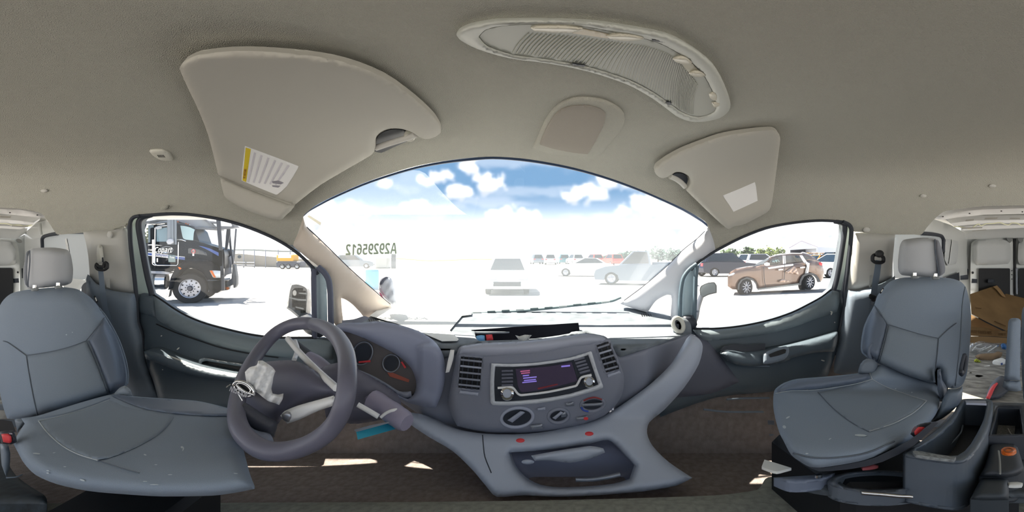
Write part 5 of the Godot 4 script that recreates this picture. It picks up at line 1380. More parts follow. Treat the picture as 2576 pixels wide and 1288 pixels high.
	# cushion
	var co := spl(pl([1951, 978, 1972, 963, 2005, 953, 2081, 947, 2141, 941, 2186, 934, 2212, 918, 2240, 925, 2276, 940, 2337, 958, 2356, 968, 2362, 992, 2362, 1020, 2352, 1046, 2330, 1072, 2286, 1108, 2201, 1150, 2141, 1165, 2069, 1176, 2036, 1174, 2014, 1162, 1990, 1144, 1972, 1111, 1960, 1087, 1950, 1051, 1945, 1020, 1946, 992]), 3)
	var cf := func(p: Vector2) -> float:
		var y := -0.45 + 0.06 * smoothstep(990.0, 930.0, p.y)
		return minf(y * F / (644.0 - p.y), 1.72) + 0.05 * smoothstep(1110.0, 1175.0, p.y)
	var cs := bul(cf, co, 0.06, 34.0)
	relief("cushion", s, co, cs, M.cloth, {"step": 8.0, "thick": 0.15})
	var ci := spl(pl([2194, 955, 2231, 974, 2292, 996, 2330, 1008, 2312, 1027, 2292, 1042, 2246, 1066, 2186, 1085, 2141, 1062, 2096, 1027, 2058, 987, 2111, 975, 2156, 966]), 2)
	relief("cushion_insert", s, shrink(ci, 1.0), nearer(cs, 0.004), M.cloth_in, {"step": 7.0, "bulge": 0.008, "br": 8.0, "thick": 0.012})
	var cb := spl(pl([1954, 980, 1974, 966, 2006, 956, 2081, 950, 2141, 944, 2182, 939, 2190, 951, 2156, 963, 2111, 971, 2051, 979, 1990, 982, 1956, 988]), 2)
	relief("cushion_bolster", s, cb, nearer(cs, 0.006), M.vinyl, {"step": 6.0, "bulge": 0.02, "br": 12.0, "thick": 0.02})
	var pale := mt(ph(150, 155, 158), 0.8)
	line_on(s, "piping", nearer(cs, 0.004), [1951, 990, 1990, 983, 2051, 981, 2111, 973, 2156, 965, 2194, 954, 2188, 938], 0.0013, pale)
	line_on(s, "piping", nearer(cs, 0.004), [2194, 954, 2231, 974, 2292, 996, 2331, 1008, 2312, 1027, 2292, 1042, 2246, 1066, 2186, 1085], 0.0013, pale)
	line_on(s, "seam", nearer(cs, 0.003), [2058, 987, 2096, 1027, 2141, 1062, 2186, 1086], 0.0014, M.seam)
	line_on(s, "seam", nearer(cs, 0.003), [1995, 1140, 2040, 1151, 2100, 1152, 2180, 1140, 2250, 1110], 0.0016, M.seam)
	flecks(s, cs, [[1973, 1074, 5, 4, 0.6], [1982, 1050, 6, 2, -0.5], [2088, 1104, 4, 1.2, -0.5], [2122, 997, 5, 1.4, -0.1], [2030, 1141, 4, 1.6, 0], [2253, 978, 2, 1.2, 0], [2250, 982, 2, 1.4, 0], [2031, 981, 2, 1.2, 0], [2294, 987, 2, 1.3, 0], [2165, 1095, 16, 3, 0.05]])
	var st2 := ST()
	box(st2, Vector3(0.98, 0.87, -1.36), Vector3(0.42, 0.20, 0.36))
	fin(st2, "base", M.black, s)
	relief("skirt", s, spl(pl([2030, 1172, 2069, 1177, 2141, 1166, 2201, 1151, 2286, 1109, 2330, 1074, 2350, 1060, 2360, 1064, 2300, 1120, 2220, 1162, 2140, 1180, 2060, 1186]), 2), 1.16, M.dark, {"step": 8.0, "thick": 0.05})
	for q in [[1931, 1057, 1947, 1058, 1948, 1069, 1932, 1068], [1934, 1092, 1946, 1092, 1946, 1096, 1936, 1097]]:
		relief("track_bracket", s, pl(q), 1.5, M.silver_dull, {"step": 5.0, "thick": 0.03})
	var bk := relief("buckle", s, spl(pl([2290, 1092, 2300, 1076, 2315, 1066, 2340, 1062, 2348, 1068, 2340, 1080, 2318, 1094, 2300, 1100]), 2), 1.20, M.dark, {"step": 5.0, "bulge": 0.014, "br": 8.0, "thick": 0.03})
	relief("button", bk, spl(pl([2300, 1086, 2310, 1074, 2326, 1075, 2327, 1080, 2318, 1093, 2302, 1095]), 2), 1.178, M.red, {"step": 4.0, "bulge": 0.006, "br": 5.0, "thick": 0.014}).set_meta("label", "red release button")
	relief("latch_mouth", bk, pl([2296, 1078, 2302, 1072, 2308, 1074, 2300, 1088, 2292, 1088]), 1.18, M.silver_dull, {"step": 5.0, "thick": 0.004})
	belt("passenger's", [2203, 654, 2218, 656, 2214, 690, 2208, 722, 2205, 748, 2190, 744, 2194, 712, 2199, 682], 2.03, [2208, 652], false)

	var ar := thing("armrest", "blue grey padded armrest folded upright at the right edge", "armrest", "", P(2545, 980, 1.7))
	move_into(ar)
	relief("pad", ar, spl(pl([2536, 812, 2540, 803, 2548, 800, 2562, 801, 2568, 808, 2567, 860, 2566, 920, 2566, 956, 2556, 957, 2526, 955, 2530, 900]), 3), 1.62, M.cloth, {"step": 6.0, "bulge": 0.05, "br": 13.0, "thick": 0.06})
	relief("hinge_end", ar, spl(pl([2526, 956, 2556, 958, 2566, 957, 2570, 982, 2556, 985, 2532, 981, 2522, 972]), 2), 1.62, M.cloth_in, {"step": 6.0, "bulge": 0.04, "br": 10.0, "thick": 0.06})
	relief("seat_side", ar, spl(pl([2570, 790, 2578, 768, 2620, 745, 2640, 760, 2640, 1000, 2584, 1030, 2574, 1000, 2569, 900]), 2), 1.74, M.cloth, {"step": 8.0, "bulge": 0.05, "br": 16.0, "thick": 0.1})

# ---------------------------------------------------------------- between and under the seats
func console_things() -> void:
	var down := Vector3.DOWN
	var c := thing("floor_console", "dark plastic console with open bins and round cup ring beside the passenger seat", "console", "", P(2350, 1200, 1.2))
	move_into(c)
	var dk := mt(ph(70, 76, 82, 2.0), 0.55, 0.0, {"tone": "dust", "scale": 5.0})
	var ring_in := ell(2210, 1212, 92, 18)
	relief("base_plate", c, spl(pl([1985, 1200, 2080, 1190, 2150, 1176, 2231, 1168, 2280, 1140, 2360, 1075, 2420, 1020, 2500, 1012, 2640, 1016, 2640, 1254, 2500, 1252, 2300, 1247, 2130, 1240, 2020, 1224]), 2), level(-0.54), dk, {"step": 16.0, "thick": 0.012, "dir": down, "bulge": 0.02, "br": 12.0, "holes": [ring_in]})
	var rim := spl(pl([2418, 1005, 2455, 1003, 2490, 1005, 2498, 1014, 2496, 1040, 2484, 1087, 2457, 1135, 2430, 1162, 2397, 1168, 2330, 1160, 2277, 1150, 2271, 1141, 2307, 1117, 2367, 1075, 2397, 1042, 2408, 1020]), 3)
	var well := spl(pl([2427, 1012, 2481, 1014, 2478, 1040, 2470, 1066, 2442, 1117, 2409, 1146, 2360, 1143, 2303, 1134, 2346, 1111, 2394, 1069, 2413, 1038]), 2)
	relief("bin_rim", c, rim, level(-0.45), mt(ph(74, 82, 92), 0.45, 0.0, {"bump": "grain", "relief": 0.01, "scale": 18.0}), {"step": 7.0, "bulge": 0.02, "br": 8.0, "thick": 0.10, "dir": down, "holes": [well]})
	relief("bin_floor", c, well, level(-0.52), M.black, {"step": 14.0, "thick": 0.01, "dir": down})
	relief("bin_worn_edge", c, spl(pl([2296, 1135, 2312, 1134, 2360, 1143, 2405, 1149, 2400, 1156, 2350, 1151, 2304, 1144])), level(-0.434), mt(ph(150, 154, 156), 0.6, 0.0, {"tone": "dust", "scale": 14.0}), {"step": 5.0, "thick": 0.006, "dir": down})
	relief("bin_worn_edge", c, spl(pl([2428, 1007, 2480, 1008, 2482, 1015, 2430, 1013])), level(-0.434), mt(ph(150, 154, 166), 0.5), {"step": 5.0, "thick": 0.006, "dir": down})
	line_on(c, "loose_cable", level(-0.5), [2360, 1138, 2390, 1118, 2416, 1090, 2422, 1070], 0.002, M.slate)
	var tr := spl(pl([2504, 1020, 2540, 1018, 2570, 1021, 2576, 1050, 2584, 1098, 2484, 1098, 2496, 1060]), 2)
	var th := spl(pl([2511, 1027, 2565, 1029, 2570, 1060, 2573, 1092, 2494, 1093, 2504, 1060]), 2)
	relief("tray_rim", c, tr, level(-0.47), M.dark, {"step": 7.0, "bulge": 0.012, "br": 6.0, "thick": 0.06, "dir": down, "holes": [th]})
	relief("tray_floor", c, th, level(-0.53), mt(ph(60, 66, 72), 0.6), {"step": 12.0, "thick": 0.01, "dir": down})
	relief("dusty_mat", c, spl(pl([2504, 1052, 2552, 1050, 2554, 1070, 2552, 1093, 2496, 1093, 2500, 1070]), 2), level(-0.522), mt(ph(128, 128, 124), 0.95, 0.0, {"tone": "dust", "scale": 22.0}), {"step": 8.0, "thick": 0.006, "dir": down})
	line_on(c, "straw", level(-0.515), [2536, 1078, 2541, 1088, 2547, 1096], 0.0016, M.beige)
	relief("cup_ring", c, ell(2210, 1211, 130, 28), level(-0.525), mt(ph(72, 78, 86, 2.0), 0.45), {"step": 7.0, "bulge": 0.02, "br": 10.0, "thick": 0.03, "dir": down, "holes": [ell(2210, 1212, 104, 21)]})
	relief("cup_step", c, ell(2210, 1212, 108, 22), level(-0.545), M.black, {"step": 7.0, "bulge": 0.008, "br": 5.0, "thick": 0.03, "dir": down, "holes": [ring_in]})
	relief("cup_floor", c, ell(2210, 1213, 96, 20), level(-0.575), mt(ph(92, 80, 68), 0.9, 0.0, {"tone": "dust", "scale": 14.0}), {"step": 10.0, "thick": 0.01, "dir": down})
	relief("front_lip", c, spl(pl([1946, 1201, 2000, 1198, 2078, 1194, 2100, 1190, 2090, 1202, 2066, 1210, 2023, 1216, 1986, 1216, 1964, 1209]), 2), level(-0.52), mt(ph(98, 106, 122), 0.4), {"step": 7.0, "bulge": 0.012, "br": 6.0, "thick": 0.02, "dir": down})
	line_on(c, "bright_rail", level(-0.52), [2166, 1240, 2220, 1244, 2262, 1248, 2294, 1249], 0.004, M.chrome)
	line_on(c, "worn_line", level(-0.51), [2428, 1158, 2455, 1140, 2482, 1098, 2492, 1060], 0.0016, mt(ph(128, 132, 128), 0.8))
	relief("lever_boot", c, spl(pl([2490, 1116, 2510, 1112, 2540, 1112, 2557, 1116, 2568, 1150, 2578, 1184, 2560, 1196, 2533, 1202, 2500, 1200, 2462, 1199, 2474, 1180, 2484, 1150]), 2), level(-0.50), mt(ph(40, 44, 50), 0.6), {"step": 7.0, "bulge": 0.06, "br": 22.0, "thick": 0.06, "dir": down})
	relief("lever_foot", c, spl(pl([2469, 1202, 2520, 1199, 2538, 1206, 2538, 1258, 2472, 1259, 2440, 1256, 2456, 1226]), 2), level(-0.51), mt(ph(44, 50, 56), 0.6), {"step": 7.0, "bulge": 0.05, "br": 20.0, "thick": 0.05, "dir": down})
	line_on(c, "boot_seam", level(-0.44), [2512, 1134, 2515, 1160, 2516, 1192], 0.0016, mt(ph(120, 120, 116), 0.8))
	var lb := thing("left_console_side", "dark scuffed console side beside the driver's seat at the left edge", "console", "", P(40, 1220, 1.3))
	move_into(lb)
	relief("side_wall", lb, spl(pl([-120, 1090, 0, 1100, 18, 1160, 40, 1196, 80, 1226, 110, 1244, 118, 1256, 118, 1268, -120, 1268]), 2), level(-0.58), mt(ph(46, 56, 64), 0.55, 0.0, {"tone": "dust", "scale": 5.0}), {"step": 12.0, "bulge": 0.02, "br": 16.0, "thick": 0.1, "dir": down})
	relief("upper_wall", lb, spl(pl([-60, 1056, 8, 1056, 30, 1060, 40, 1086, 0, 1090, -60, 1090]), 2), 1.40, M.black, {"step": 10.0, "thick": 0.05})
	line_on(lb, "scuff_edge", level(-0.56), [16, 1202, 40, 1200, 56, 1194], 0.0015, M.slate)

	for a in [["orange_disc", [2518, 1131, 2526, 1125, 2540, 1124, 2554, 1127, 2557, 1133, 2550, 1138, 2536, 1140, 2522, 1137], -0.40, M.orange, 0.012, "round orange disc like a bottle cap lying on the console", "disc"],
		["white_card", [1923, 1156, 1956, 1166, 1991, 1177, 1972, 1182, 1954, 1186, 1934, 1181, 1916, 1174], -0.50, M.paper, 0.0, "white paper card on the floor in front of the passenger seat", "card"],
		["red_wrapper", [2166, 1172, 2176, 1170, 2188, 1169, 2198, 1168, 2210, 1171, 2200, 1174, 2186, 1176, 2170, 1177], -0.50, mt(ph(150, 80, 84), 0.5), 0.006, "small red and white wrapper below the passenger cushion", "litter"],
		["white_strip", [2536, 1213, 2560, 1212, 2573, 1215, 2570, 1220, 2552, 1221, 2537, 1220], -0.50, M.paper, 0.004, "short white strip of paper at the foot of the lever", "litter"],
		["silver_coin", [2047, 1194, 2058, 1191, 2070, 1192, 2068, 1195, 2054, 1197], -0.505, M.chrome, 0.002, "small shiny silver piece on the console's front lip", "litter"]]:
		tag(relief(a[0], self, spl(pl(a[1]), 2), level(a[2]), a[3], {"step": 5.0, "bulge": a[4], "br": 6.0, "thick": 0.006, "dir": down}), a[5], a[6])
	line_on(get_node("orange_disc"), "raised_ring", level(-0.388), [2526, 1132, 2534, 1128, 2544, 1129, 2548, 1133, 2540, 1137, 2530, 1136, 2526, 1132], 0.0015, mt(ph(120, 60, 20), 0.6))

# ---------------------------------------------------------------- cargo
func cargo_things() -> void:
	var fl := level(-0.68)
	var s1 := thing("cardboard_sheet", "large tan cardboard sheet with a torn upper corner leaning on the rear doors", "cardboard", "cardboard in the cargo bay", P(2500, 830, 3.95))
	move_into(s1)
	relief("sheet", s1, pl([2440, 740, 2470, 730, 2500, 720, 2508, 718, 2516, 728, 2525, 741, 2532, 739, 2576, 750, 2660, 760, 2660, 800, 2531, 832, 2500, 818, 2470, 803, 2444, 790]), p3([2440, 740, 4.05], [2531, 832, 3.8], [2600, 740, 4.1]), M.cardboard, {"step": 12.0, "thick": 0.012})
	relief("torn_edge", s1, spl(pl([2498, 721, 2508, 718, 2518, 729, 2527, 742, 2530, 748, 2520, 744, 2508, 730])), p3([2440, 740, 4.03], [2531, 832, 3.78], [2600, 740, 4.08]), mt(ph(134, 106, 72), 0.95), {"step": 5.0, "bulge": 0.01, "br": 4.0, "thick": 0.01})
	for l in [[2502, 808, 2530, 820], [2454, 774, 2468, 776], [2520, 744, 2528, 742]]:
		line_on(s1, "dark_mark", p3([2440, 740, 4.035], [2531, 832, 3.785], [2600, 740, 4.085]), l, 0.004, M.print)
	var s2 := tag(relief("cardboard_sheet", self, pl([2438, 791, 2446, 793, 2480, 812, 2526, 834, 2534, 836, 2534, 842, 2438, 842]), p3([2440, 791, 4.1], [2531, 836, 3.95], [2440, 842, 4.0]), mt(ph(122, 96, 64, 1.5), 0.95, 0.0, {"tone": "blotch", "scale": 1.5}), {"step": 12.0, "thick": 0.012}), "tan cardboard sheet lying under the large torn one", "cardboard", "cardboard in the cargo bay")
	var s3 := thing("cardboard_box", "flattened cardboard box with printed flap at the foot of the cardboard sheets", "cardboard", "cardboard in the cargo bay", P(2485, 862, 3.85))
	move_into(s3)
	relief("flap", s3, pl([2438, 822, 2465, 823, 2490, 826, 2502, 832, 2534, 832, 2534, 849, 2490, 846, 2438, 845]), 3.9, M.cardboard, {"step": 12.0, "thick": 0.01})
	relief("body", s3, pl([2438, 846, 2490, 847, 2534, 850, 2534, 863, 2490, 863, 2438, 862]), 3.84, mt(ph(122, 96, 64, 1.5), 0.95), {"step": 12.0, "thick": 0.05})
	letters("flap_print", s3, "WHITE SHAKER-WHS", 0.024, M.print, frame(2468, 836, 3.895, 1.0, 0.07), 0.165, false)
	letters("flap_print", s3, "FOREST", 0.018, M.print, frame(2521, 841, 3.895, 1.0, 0.03), 0.062, false)

	var pb := thing("plastic_bag", "crumpled clear plastic bag on the cargo floor", "bag", "", P(2475, 890, 3.6))
	move_into(pb)
	var crisp := func(p: Vector2) -> float: return 3.62 + 0.03 * sin(p.x * 0.42 + p.y * 0.31) * sin(p.y * 0.55 - p.x * 0.2) + 0.02 * sin(p.x * 0.9)
	var film := glass(Color(0.9, 0.92, 0.95), 0.22)
	film.roughness = 0.12
	relief("film", pb, spl(pl([2438, 872, 2448, 863, 2464, 858, 2486, 861, 2504, 864, 2514, 868, 2506, 880, 2492, 888, 2470, 891, 2450, 889, 2438, 886])), crisp, film, {"step": 4.0, "bulge": 0.1, "br": 10.0, "thick": 0.0})
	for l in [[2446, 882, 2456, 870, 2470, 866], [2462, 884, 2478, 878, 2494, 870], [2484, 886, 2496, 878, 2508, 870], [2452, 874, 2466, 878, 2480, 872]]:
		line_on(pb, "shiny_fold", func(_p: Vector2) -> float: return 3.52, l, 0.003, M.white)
	for a in [["blue_bag", [2517, 868, 2522, 864, 2530, 866, 2534, 874, 2530, 880, 2520, 878], 3.62, mt(ph(46, 96, 150), 0.4), 0.06, "small blue plastic bag behind the folded armrest", "bag"],
		["brown_paper", [2453, 896, 2462, 891, 2480, 889, 2500, 888, 2510, 884, 2522, 887, 2518, 898, 2506, 904, 2496, 912, 2474, 912, 2460, 906], 3.4, mt(ph(118, 98, 76, 1.5), 0.95), 0.06, "crumpled brown paper between the plastic bag and the black tray", "paper"],
		["yellow_wrapper", [2450, 906, 2456, 902, 2464, 906, 2470, 913, 2466, 915, 2458, 911, 2451, 910], 3.28, mt(ph(170, 178, 60), 0.5), 0.02, "small yellow green wrapper beside the black tray", "litter"],
		["grey_rag", [2524, 902, 2526, 894, 2532, 890, 2540, 892, 2540, 906, 2528, 906], 3.55, mt(ph(128, 116, 100), 0.9), 0.05, "grey brown rag behind the white bottle", "rag"]]:
		tag(relief(a[0], self, spl(pl(a[1])), func(p: Vector2) -> float: return a[2] + 0.015 * sin(p.x * 0.7) * sin(p.y * 0.8), a[3], {"step": 4.0, "bulge": a[4], "br": 8.0, "thick": 0.03}), a[5], a[6])
	var bx := thing("black_tray", "flat black box with a white sticker on the cargo floor", "box", "", P(2470, 926, 3.1))
	move_into(bx)
	relief("lid", bx, pl([2436, 912, 2500, 913, 2504, 916, 2504, 923, 2438, 924]), p3([2436, 912, 3.3], [2504, 923, 3.14], [2438, 924, 3.14]), M.black, {"step": 12.0, "thick": 0.03, "dir": down_()})
	relief("sticker", bx, pl([2476, 915, 2490, 915, 2490, 921, 2475, 921]), p3([2436, 912, 3.29], [2504, 923, 3.13], [2438, 924, 3.13]), M.paper, {"step": 12.0, "thick": 0.002})
	relief("sticker", bx, pl([2444, 915, 2462, 915, 2462, 920, 2442, 920]), p3([2436, 912, 3.29], [2504, 923, 3.13], [2438, 924, 3.13]), mt(ph(120, 96, 96), 0.7), {"step": 12.0, "thick": 0.002})
	var bt := thing("white_bottle", "white plastic bottle lying beside the black tray", "bottle", "", P(2516, 915, 3.2))
	move_into(bt)
	var st := ST()
	var a0 := P(2506, 914, 3.2)
	var ax := (P(2534, 905, 3.25) - a0).normalized()
	lathe(st, [Vector2(0, 0), Vector2(0.014, 0.001), Vector2(0.022, 0.006), Vector2(0.022, 0.07), Vector2(0.010, 0.085), Vector2(0, 0.086)], a0, ax, 16)
	fin(st, "body", M.white, bt)
	relief("label", bt, pl([2517, 914, 2522, 912, 2523, 917, 2518, 919]), 3.165, mt(ph(40, 60, 110), 0.5), {"step": 6.0, "thick": 0.002})
	var tl := thing("red_black_tool", "dark tool case with a red stripe on the floor behind the armrest", "tool case", "", P(2510, 990, 2.5))
	move_into(tl)
	relief("case", tl, spl(pl([2478, 1004, 2486, 980, 2496, 962, 2508, 950, 2520, 945, 2540, 950, 2546, 975, 2530, 990, 2510, 1004]), 2), p3([2478, 1004, 2.42], [2540, 950, 2.7], [2540, 1000, 2.45]), mt(ph(52, 54, 60), 0.6), {"step": 6.0, "bulge": 0.06, "br": 14.0, "thick": 0.08})
	relief("red_stripe", tl, spl(pl([2480, 1002, 2488, 982, 2498, 968, 2508, 962, 2511, 965, 2502, 978, 2496, 992, 2490, 1004]), 2), p3([2478, 1004, 2.35], [2540, 950, 2.62], [2540, 1000, 2.38]), M.red, {"step": 5.0, "bulge": 0.01, "br": 4.0, "thick": 0.02})
	var where := ["largest pale chip, in front of the black tray", "pale chip nearest the passenger backrest edge", "pale chip midway to the tool case", "lowest pale chip on the cargo floor beside the seat"]
	var k := 0
	for a in [[2452, 945, 2458, 943, 2470, 944, 2475, 946, 2464, 949, 2456, 948], [2438, 937, 2443, 936, 2446, 938, 2440, 940], [2456, 970, 2462, 968, 2463, 972, 2457, 973], [2432, 973, 2436, 971, 2436, 975, 2431, 975]]:
		tag(relief("wood_chip", self, pl(a), fl, mt(ph(120, 118, 106), 0.9), {"step": 6.0, "thick": 0.004, "dir": down_()}), where[k], "chip", "chips on the cargo floor")
		k += 1

func down_() -> Vector3:
	return Vector3.DOWN

# ---------------------------------------------------------------- outside
func wheel(par: Node, c: Vector3, ax: Vector3, r: float, w: float, rim: float, spokes: int, rim_m: Material, called := "wheel") -> Node3D:
	# ax points out of the wheel's outer face
	var n := Node3D.new()
	n.name = numbered(called, par)
	n.position = c
	par.add_child(n)
	ax = ax.normalized()
	var st := ST()
	lathe(st, [Vector2(rim, -0.02), Vector2(rim * 1.04, 0.0), Vector2(r * 0.93, 0.0), Vector2(r * 0.985, -w * 0.12), Vector2(r, -w * 0.3), Vector2(r, -w * 0.75), Vector2(r * 0.94, -w), Vector2(rim, -w)], Vector3.ZERO, ax, 32)
	fin(st, "tyre", M.tyre, n)
	st = ST()
	lathe(st, [Vector2(rim, 0.0), Vector2(rim * 0.93, -0.01), Vector2(rim * 0.88, -0.07), Vector2(rim * 0.3, -0.06), Vector2(rim * 0.26, -0.02), Vector2(0, -0.015)], Vector3.ZERO, ax, 32)
	fin(st, "rim", rim_m if spokes < 8 or r > 0.45 else M.dark, n)
	var u := ax.cross(Vector3.UP).normalized()
	var v := u.cross(ax).normalized()
	if r > 0.45:
		return n
	for i in spokes:
		var a := TAU * i / spokes + 0.2
		var dir := u * cos(a) + v * sin(a)
		st = ST()
		box(st, ax * -0.02 + dir * rim * 0.58, Vector3(rim * 0.16, rim * 0.76, 0.03), Basis(dir.cross(ax), dir, ax), 0.008)
		fin(st, "spoke", rim_m, n)
	return n

# ---- the tow truck: its side plane goes through the front wheel, forward is to the right and a little away
func tow_truck() -> void:
	var A := P(478, 761, 16.4)
	var fw := Vector3(0.933, 0, -0.36).normalized()
	var aw := Vector3(-0.36, 0, -0.933).normalized()
	var side := func(s: float) -> Callable: return through(A + aw * s, aw)
	var q := func(a: Array) -> PackedVector2Array: return pl(a, 350, 540, 5.6)
	var t := thing("tow_truck", "black car carrier tow truck with white lettered door seen through the driver's window", "truck", "", Vector3(A.x, 0, A.z))
	move_into(t)
	var blk := mt(Color(0.05, 0.07, 0.11), 0.25, 0.0, {"spec": 0.16})
	var blue := mt(Color(0.10, 0.27, 0.58), 0.3, 0.0, {"coat": 0.6})
	var grey := mt(Color(0.30, 0.33, 0.36), 0.6)
	var pale := mt(Color(0.66, 0.68, 0.70), 0.6)
	relief("cab", t, q.call([60, 400, 125, 395, 128, 150, 205, 138, 400, 118, 535, 105, 600, 120, 720, 150, 785, 210, 830, 330, 850, 385, 900, 398, 1190, 490, 1205, 560, 1205, 760, 1130, 770, 650, 640, 560, 700, 530, 755, 190, 762, 60, 740]), side.call(0.0), blk, {"step": 9.0, "thick": 2.1, "dir": aw, "bulge": 0.10, "br": 6.0})
	relief("frame_rail", t, q.call([-40, 745, 190, 752, 480, 765, 470, 800, -40, 800]), side.call(0.25), M.dark, {"step": 20.0, "thick": 1.6, "dir": aw})
	relief("windscreen_pane", t, spl(q.call([580, 155, 640, 160, 720, 180, 785, 212, 770, 260, 762, 362, 660, 352, 618, 330, 600, 260]), 2), side.call(-0.155), mt(Color(0.62, 0.74, 0.76), 0.06, 0.0, {"coat": 1.0}), {"step": 9.0, "thick": 0.03})
	relief("side_window", t, spl(q.call([245, 212, 320, 190, 408, 178, 414, 392, 384, 380, 246, 380]), 2), side.call(-0.155), mt(Color(0.34, 0.48, 0.54), 0.06, 0.0, {"coat": 1.0}), {"step": 9.0, "thick": 0.03})
	relief("peep_window", t, q.call([412, 560, 512, 572, 512, 668, 412, 668]), side.call(-0.15), mt(Color(0.42, 0.52, 0.52), 0.08, 0.0, {"coat": 1.0}), {"step": 9.0, "thick": 0.02})
	relief("side_stripe", t, q.call([125, 538, 300, 556, 520, 588, 645, 600, 645, 640, 520, 622, 300, 590, 125, 570]), side.call(-0.145), blue, {"step": 9.0, "thick": 0.015})
	for c in [[125, 526, 300, 546, 520, 580, 645, 594, 645, 601, 520, 588, 300, 556, 125, 538], [125, 570, 300, 590, 410, 606, 410, 612, 300, 598, 125, 578], [125, 420, 180, 416, 330, 432, 260, 436, 125, 432]]:
		relief("white_line", t, q.call(c), side.call(-0.15), M.white, {"step": 9.0, "thick": 0.012})
	relief("hood_stripe", t, q.call([835, 438, 900, 448, 1000, 478, 1120, 535, 1120, 585, 1000, 515, 920, 475]), side.call(-0.145), blue, {"step": 9.0, "thick": 0.012})
	relief("hood_panel", t, q.call([690, 480, 720, 470, 880, 500, 940, 530, 960, 575, 860, 560, 690, 545]), side.call(-0.145), mt(Color(0.09, 0.10, 0.12), 0.2, 0.0, {"coat": 1.0}), {"step": 9.0, "thick": 0.012})
	for c in [[225, 185, 223, 690, 250, 712, 530, 716, 548, 690], [552, 385, 550, 690], [190, 352, 190, 690, 205, 705, 238, 712], [203, 350, 205, 680], [232, 180, 300, 160, 410, 150], [520, 350, 600, 352, 660, 372]]:
		var st0 := ST()
		tube(st0, on(side.call(-0.16), q.call(c)), 0.020, 6)
		fin(st0, "grab_rail", M.chrome, t)
	var fy: PackedVector2Array = spl(q.call([408, 1062, 430, 930, 470, 830, 540, 730, 640, 640, 760, 615, 900, 622, 1030, 672, 1120, 745, 1140, 800, 1142, 925, 950, 918, 930, 868, 880, 808, 800, 768, 700, 754, 610, 785, 540, 860, 498, 950, 478, 1030, 440, 1048]), 2)
	relief("fender", t, fy, side.call(-0.22), blk, {"step": 7.0, "thick": 0.6, "dir": aw, "bulge": 0.12, "br": 7.0})
	relief("mud_flap", t, q.call([440, 1030, 474, 1020, 455, 1140, 412, 1165]), side.call(-0.1), mt(Color(0.28, 0.28, 0.28), 0.8), {"step": 12.0, "thick": 0.04})
	relief("wheel_well", t, spl(q.call([500, 960, 560, 830, 700, 762, 820, 780, 910, 850, 950, 930, 940, 1000, 520, 1000])), side.call(0.25), M.black, {"step": 16.0, "thick": 0.3, "dir": aw})
	var hub := P(350 + 712 / 5.6, 540 + 1040 / 5.6, side.call(-0.16).call(Vector2(478, 724)))
	var w := wheel(t, hub, -aw, 0.49, 0.32, 0.305, 0, M.silver, "wheel")
	var u := fw
	for i in 10:
		var a := TAU * i / 10 + 0.15
		var st1 := ST()
		lathe(st1, [Vector2(0, 0.004), Vector2(0.026, 0.004), Vector2(0.026, -0.01)], (u * cos(a) + Vector3.UP * sin(a)) * 0.235 - aw * -0.062, -aw, 10)
		fin(st1, "hand_hole", M.black, w)
		st1 = ST()
		lathe(st1, [Vector2(0, 0.03), Vector2(0.014, 0.028), Vector2(0.018, 0.0)], (u * cos(a + 0.3) + Vector3.UP * sin(a + 0.3)) * 0.13 - aw * -0.062, -aw, 8)
		fin(st1, "lug_nut", M.dark, w)
	var st := ST()
	lathe(st, [Vector2(0, 0.04), Vector2(0.06, 0.035), Vector2(0.08, 0.0), Vector2(0.085, -0.06)], Vector3.ZERO, -aw, 16)
	fin(st, "hub_cap", mt(Color(0.4, 0.4, 0.42), 0.4, 0.5), w)
	wheel(t, hub + aw * 1.9, -aw, 0.49, 0.32, 0.305, 0, M.silver, "wheel")
	# fuel tank
	var tk0 := P(350 - 40 / 5.6, 540 + 925 / 5.6, side.call(0.3).call(Vector2(345, 705)))
	var tk1 := P(350 + 400 / 5.6, 540 + 935 / 5.6, side.call(0.3).call(Vector2(421, 706)))
	st = ST()
	lathe(st, [Vector2(0, 0), Vector2(0.24, 0.0), Vector2(0.265, 0.03), Vector2(0.265, (tk1 - tk0).length() - 0.03), Vector2(0.24, (tk1 - tk0).length()), Vector2(0, (tk1 - tk0).length())], tk0, (tk1 - tk0).normalized(), 24)
	fin(st, "fuel_tank", M.chrome, t)
	for x in [0.45, 0.62]:
		st = ST()
		lathe(st, [Vector2(0.268, -0.03), Vector2(0.275, -0.03), Vector2(0.275, 0.03), Vector2(0.268, 0.03)], tk0.lerp(tk1, x), (tk1 - tk0).normalized(), 24)
		fin(st, "tank_strap", grey, t)
	relief("tank_step", t, q.call([-40, 795, 140, 792, 340, 798, 440, 815, 400, 840, 140, 826, -40, 820]), side.call(-0.05), M.silver_dull, {"step": 10.0, "thick": 0.5, "dir": aw})
	relief("lower_step", t, q.call([160, 1010, 240, 1030, 355, 1030, 355, 1055, 240, 1055, 160, 1040]), side.call(0.0), grey, {"step": 10.0, "thick": 0.3, "dir": aw})
	# nose
	relief("bumper_side", t, q.call([955, 930, 1000, 936, 1150, 925, 1155, 1065, 1100, 1105, 990, 1108, 985, 1060]), side.call(-0.15), blk, {"step": 9.0, "thick": 2.0, "dir": aw, "bulge": 0.05, "br": 5.0})
	relief("headlight", t, spl(q.call([992, 788, 1060, 786, 1145, 792, 1145, 888, 1070, 890, 1040, 880]), 2), side.call(-0.37), mt(Color(0.85, 0.87, 0.88), 0.1, 0.0, {"coat": 1.0}), {"step": 6.0, "thick": 0.05, "bulge": 0.04, "br": 5.0})
	relief("turn_lamp", t, q.call([994, 790, 1030, 786, 1082, 888, 1050, 884]), side.call(-0.42), M.orange, {"step": 8.0, "thick": 0.03})
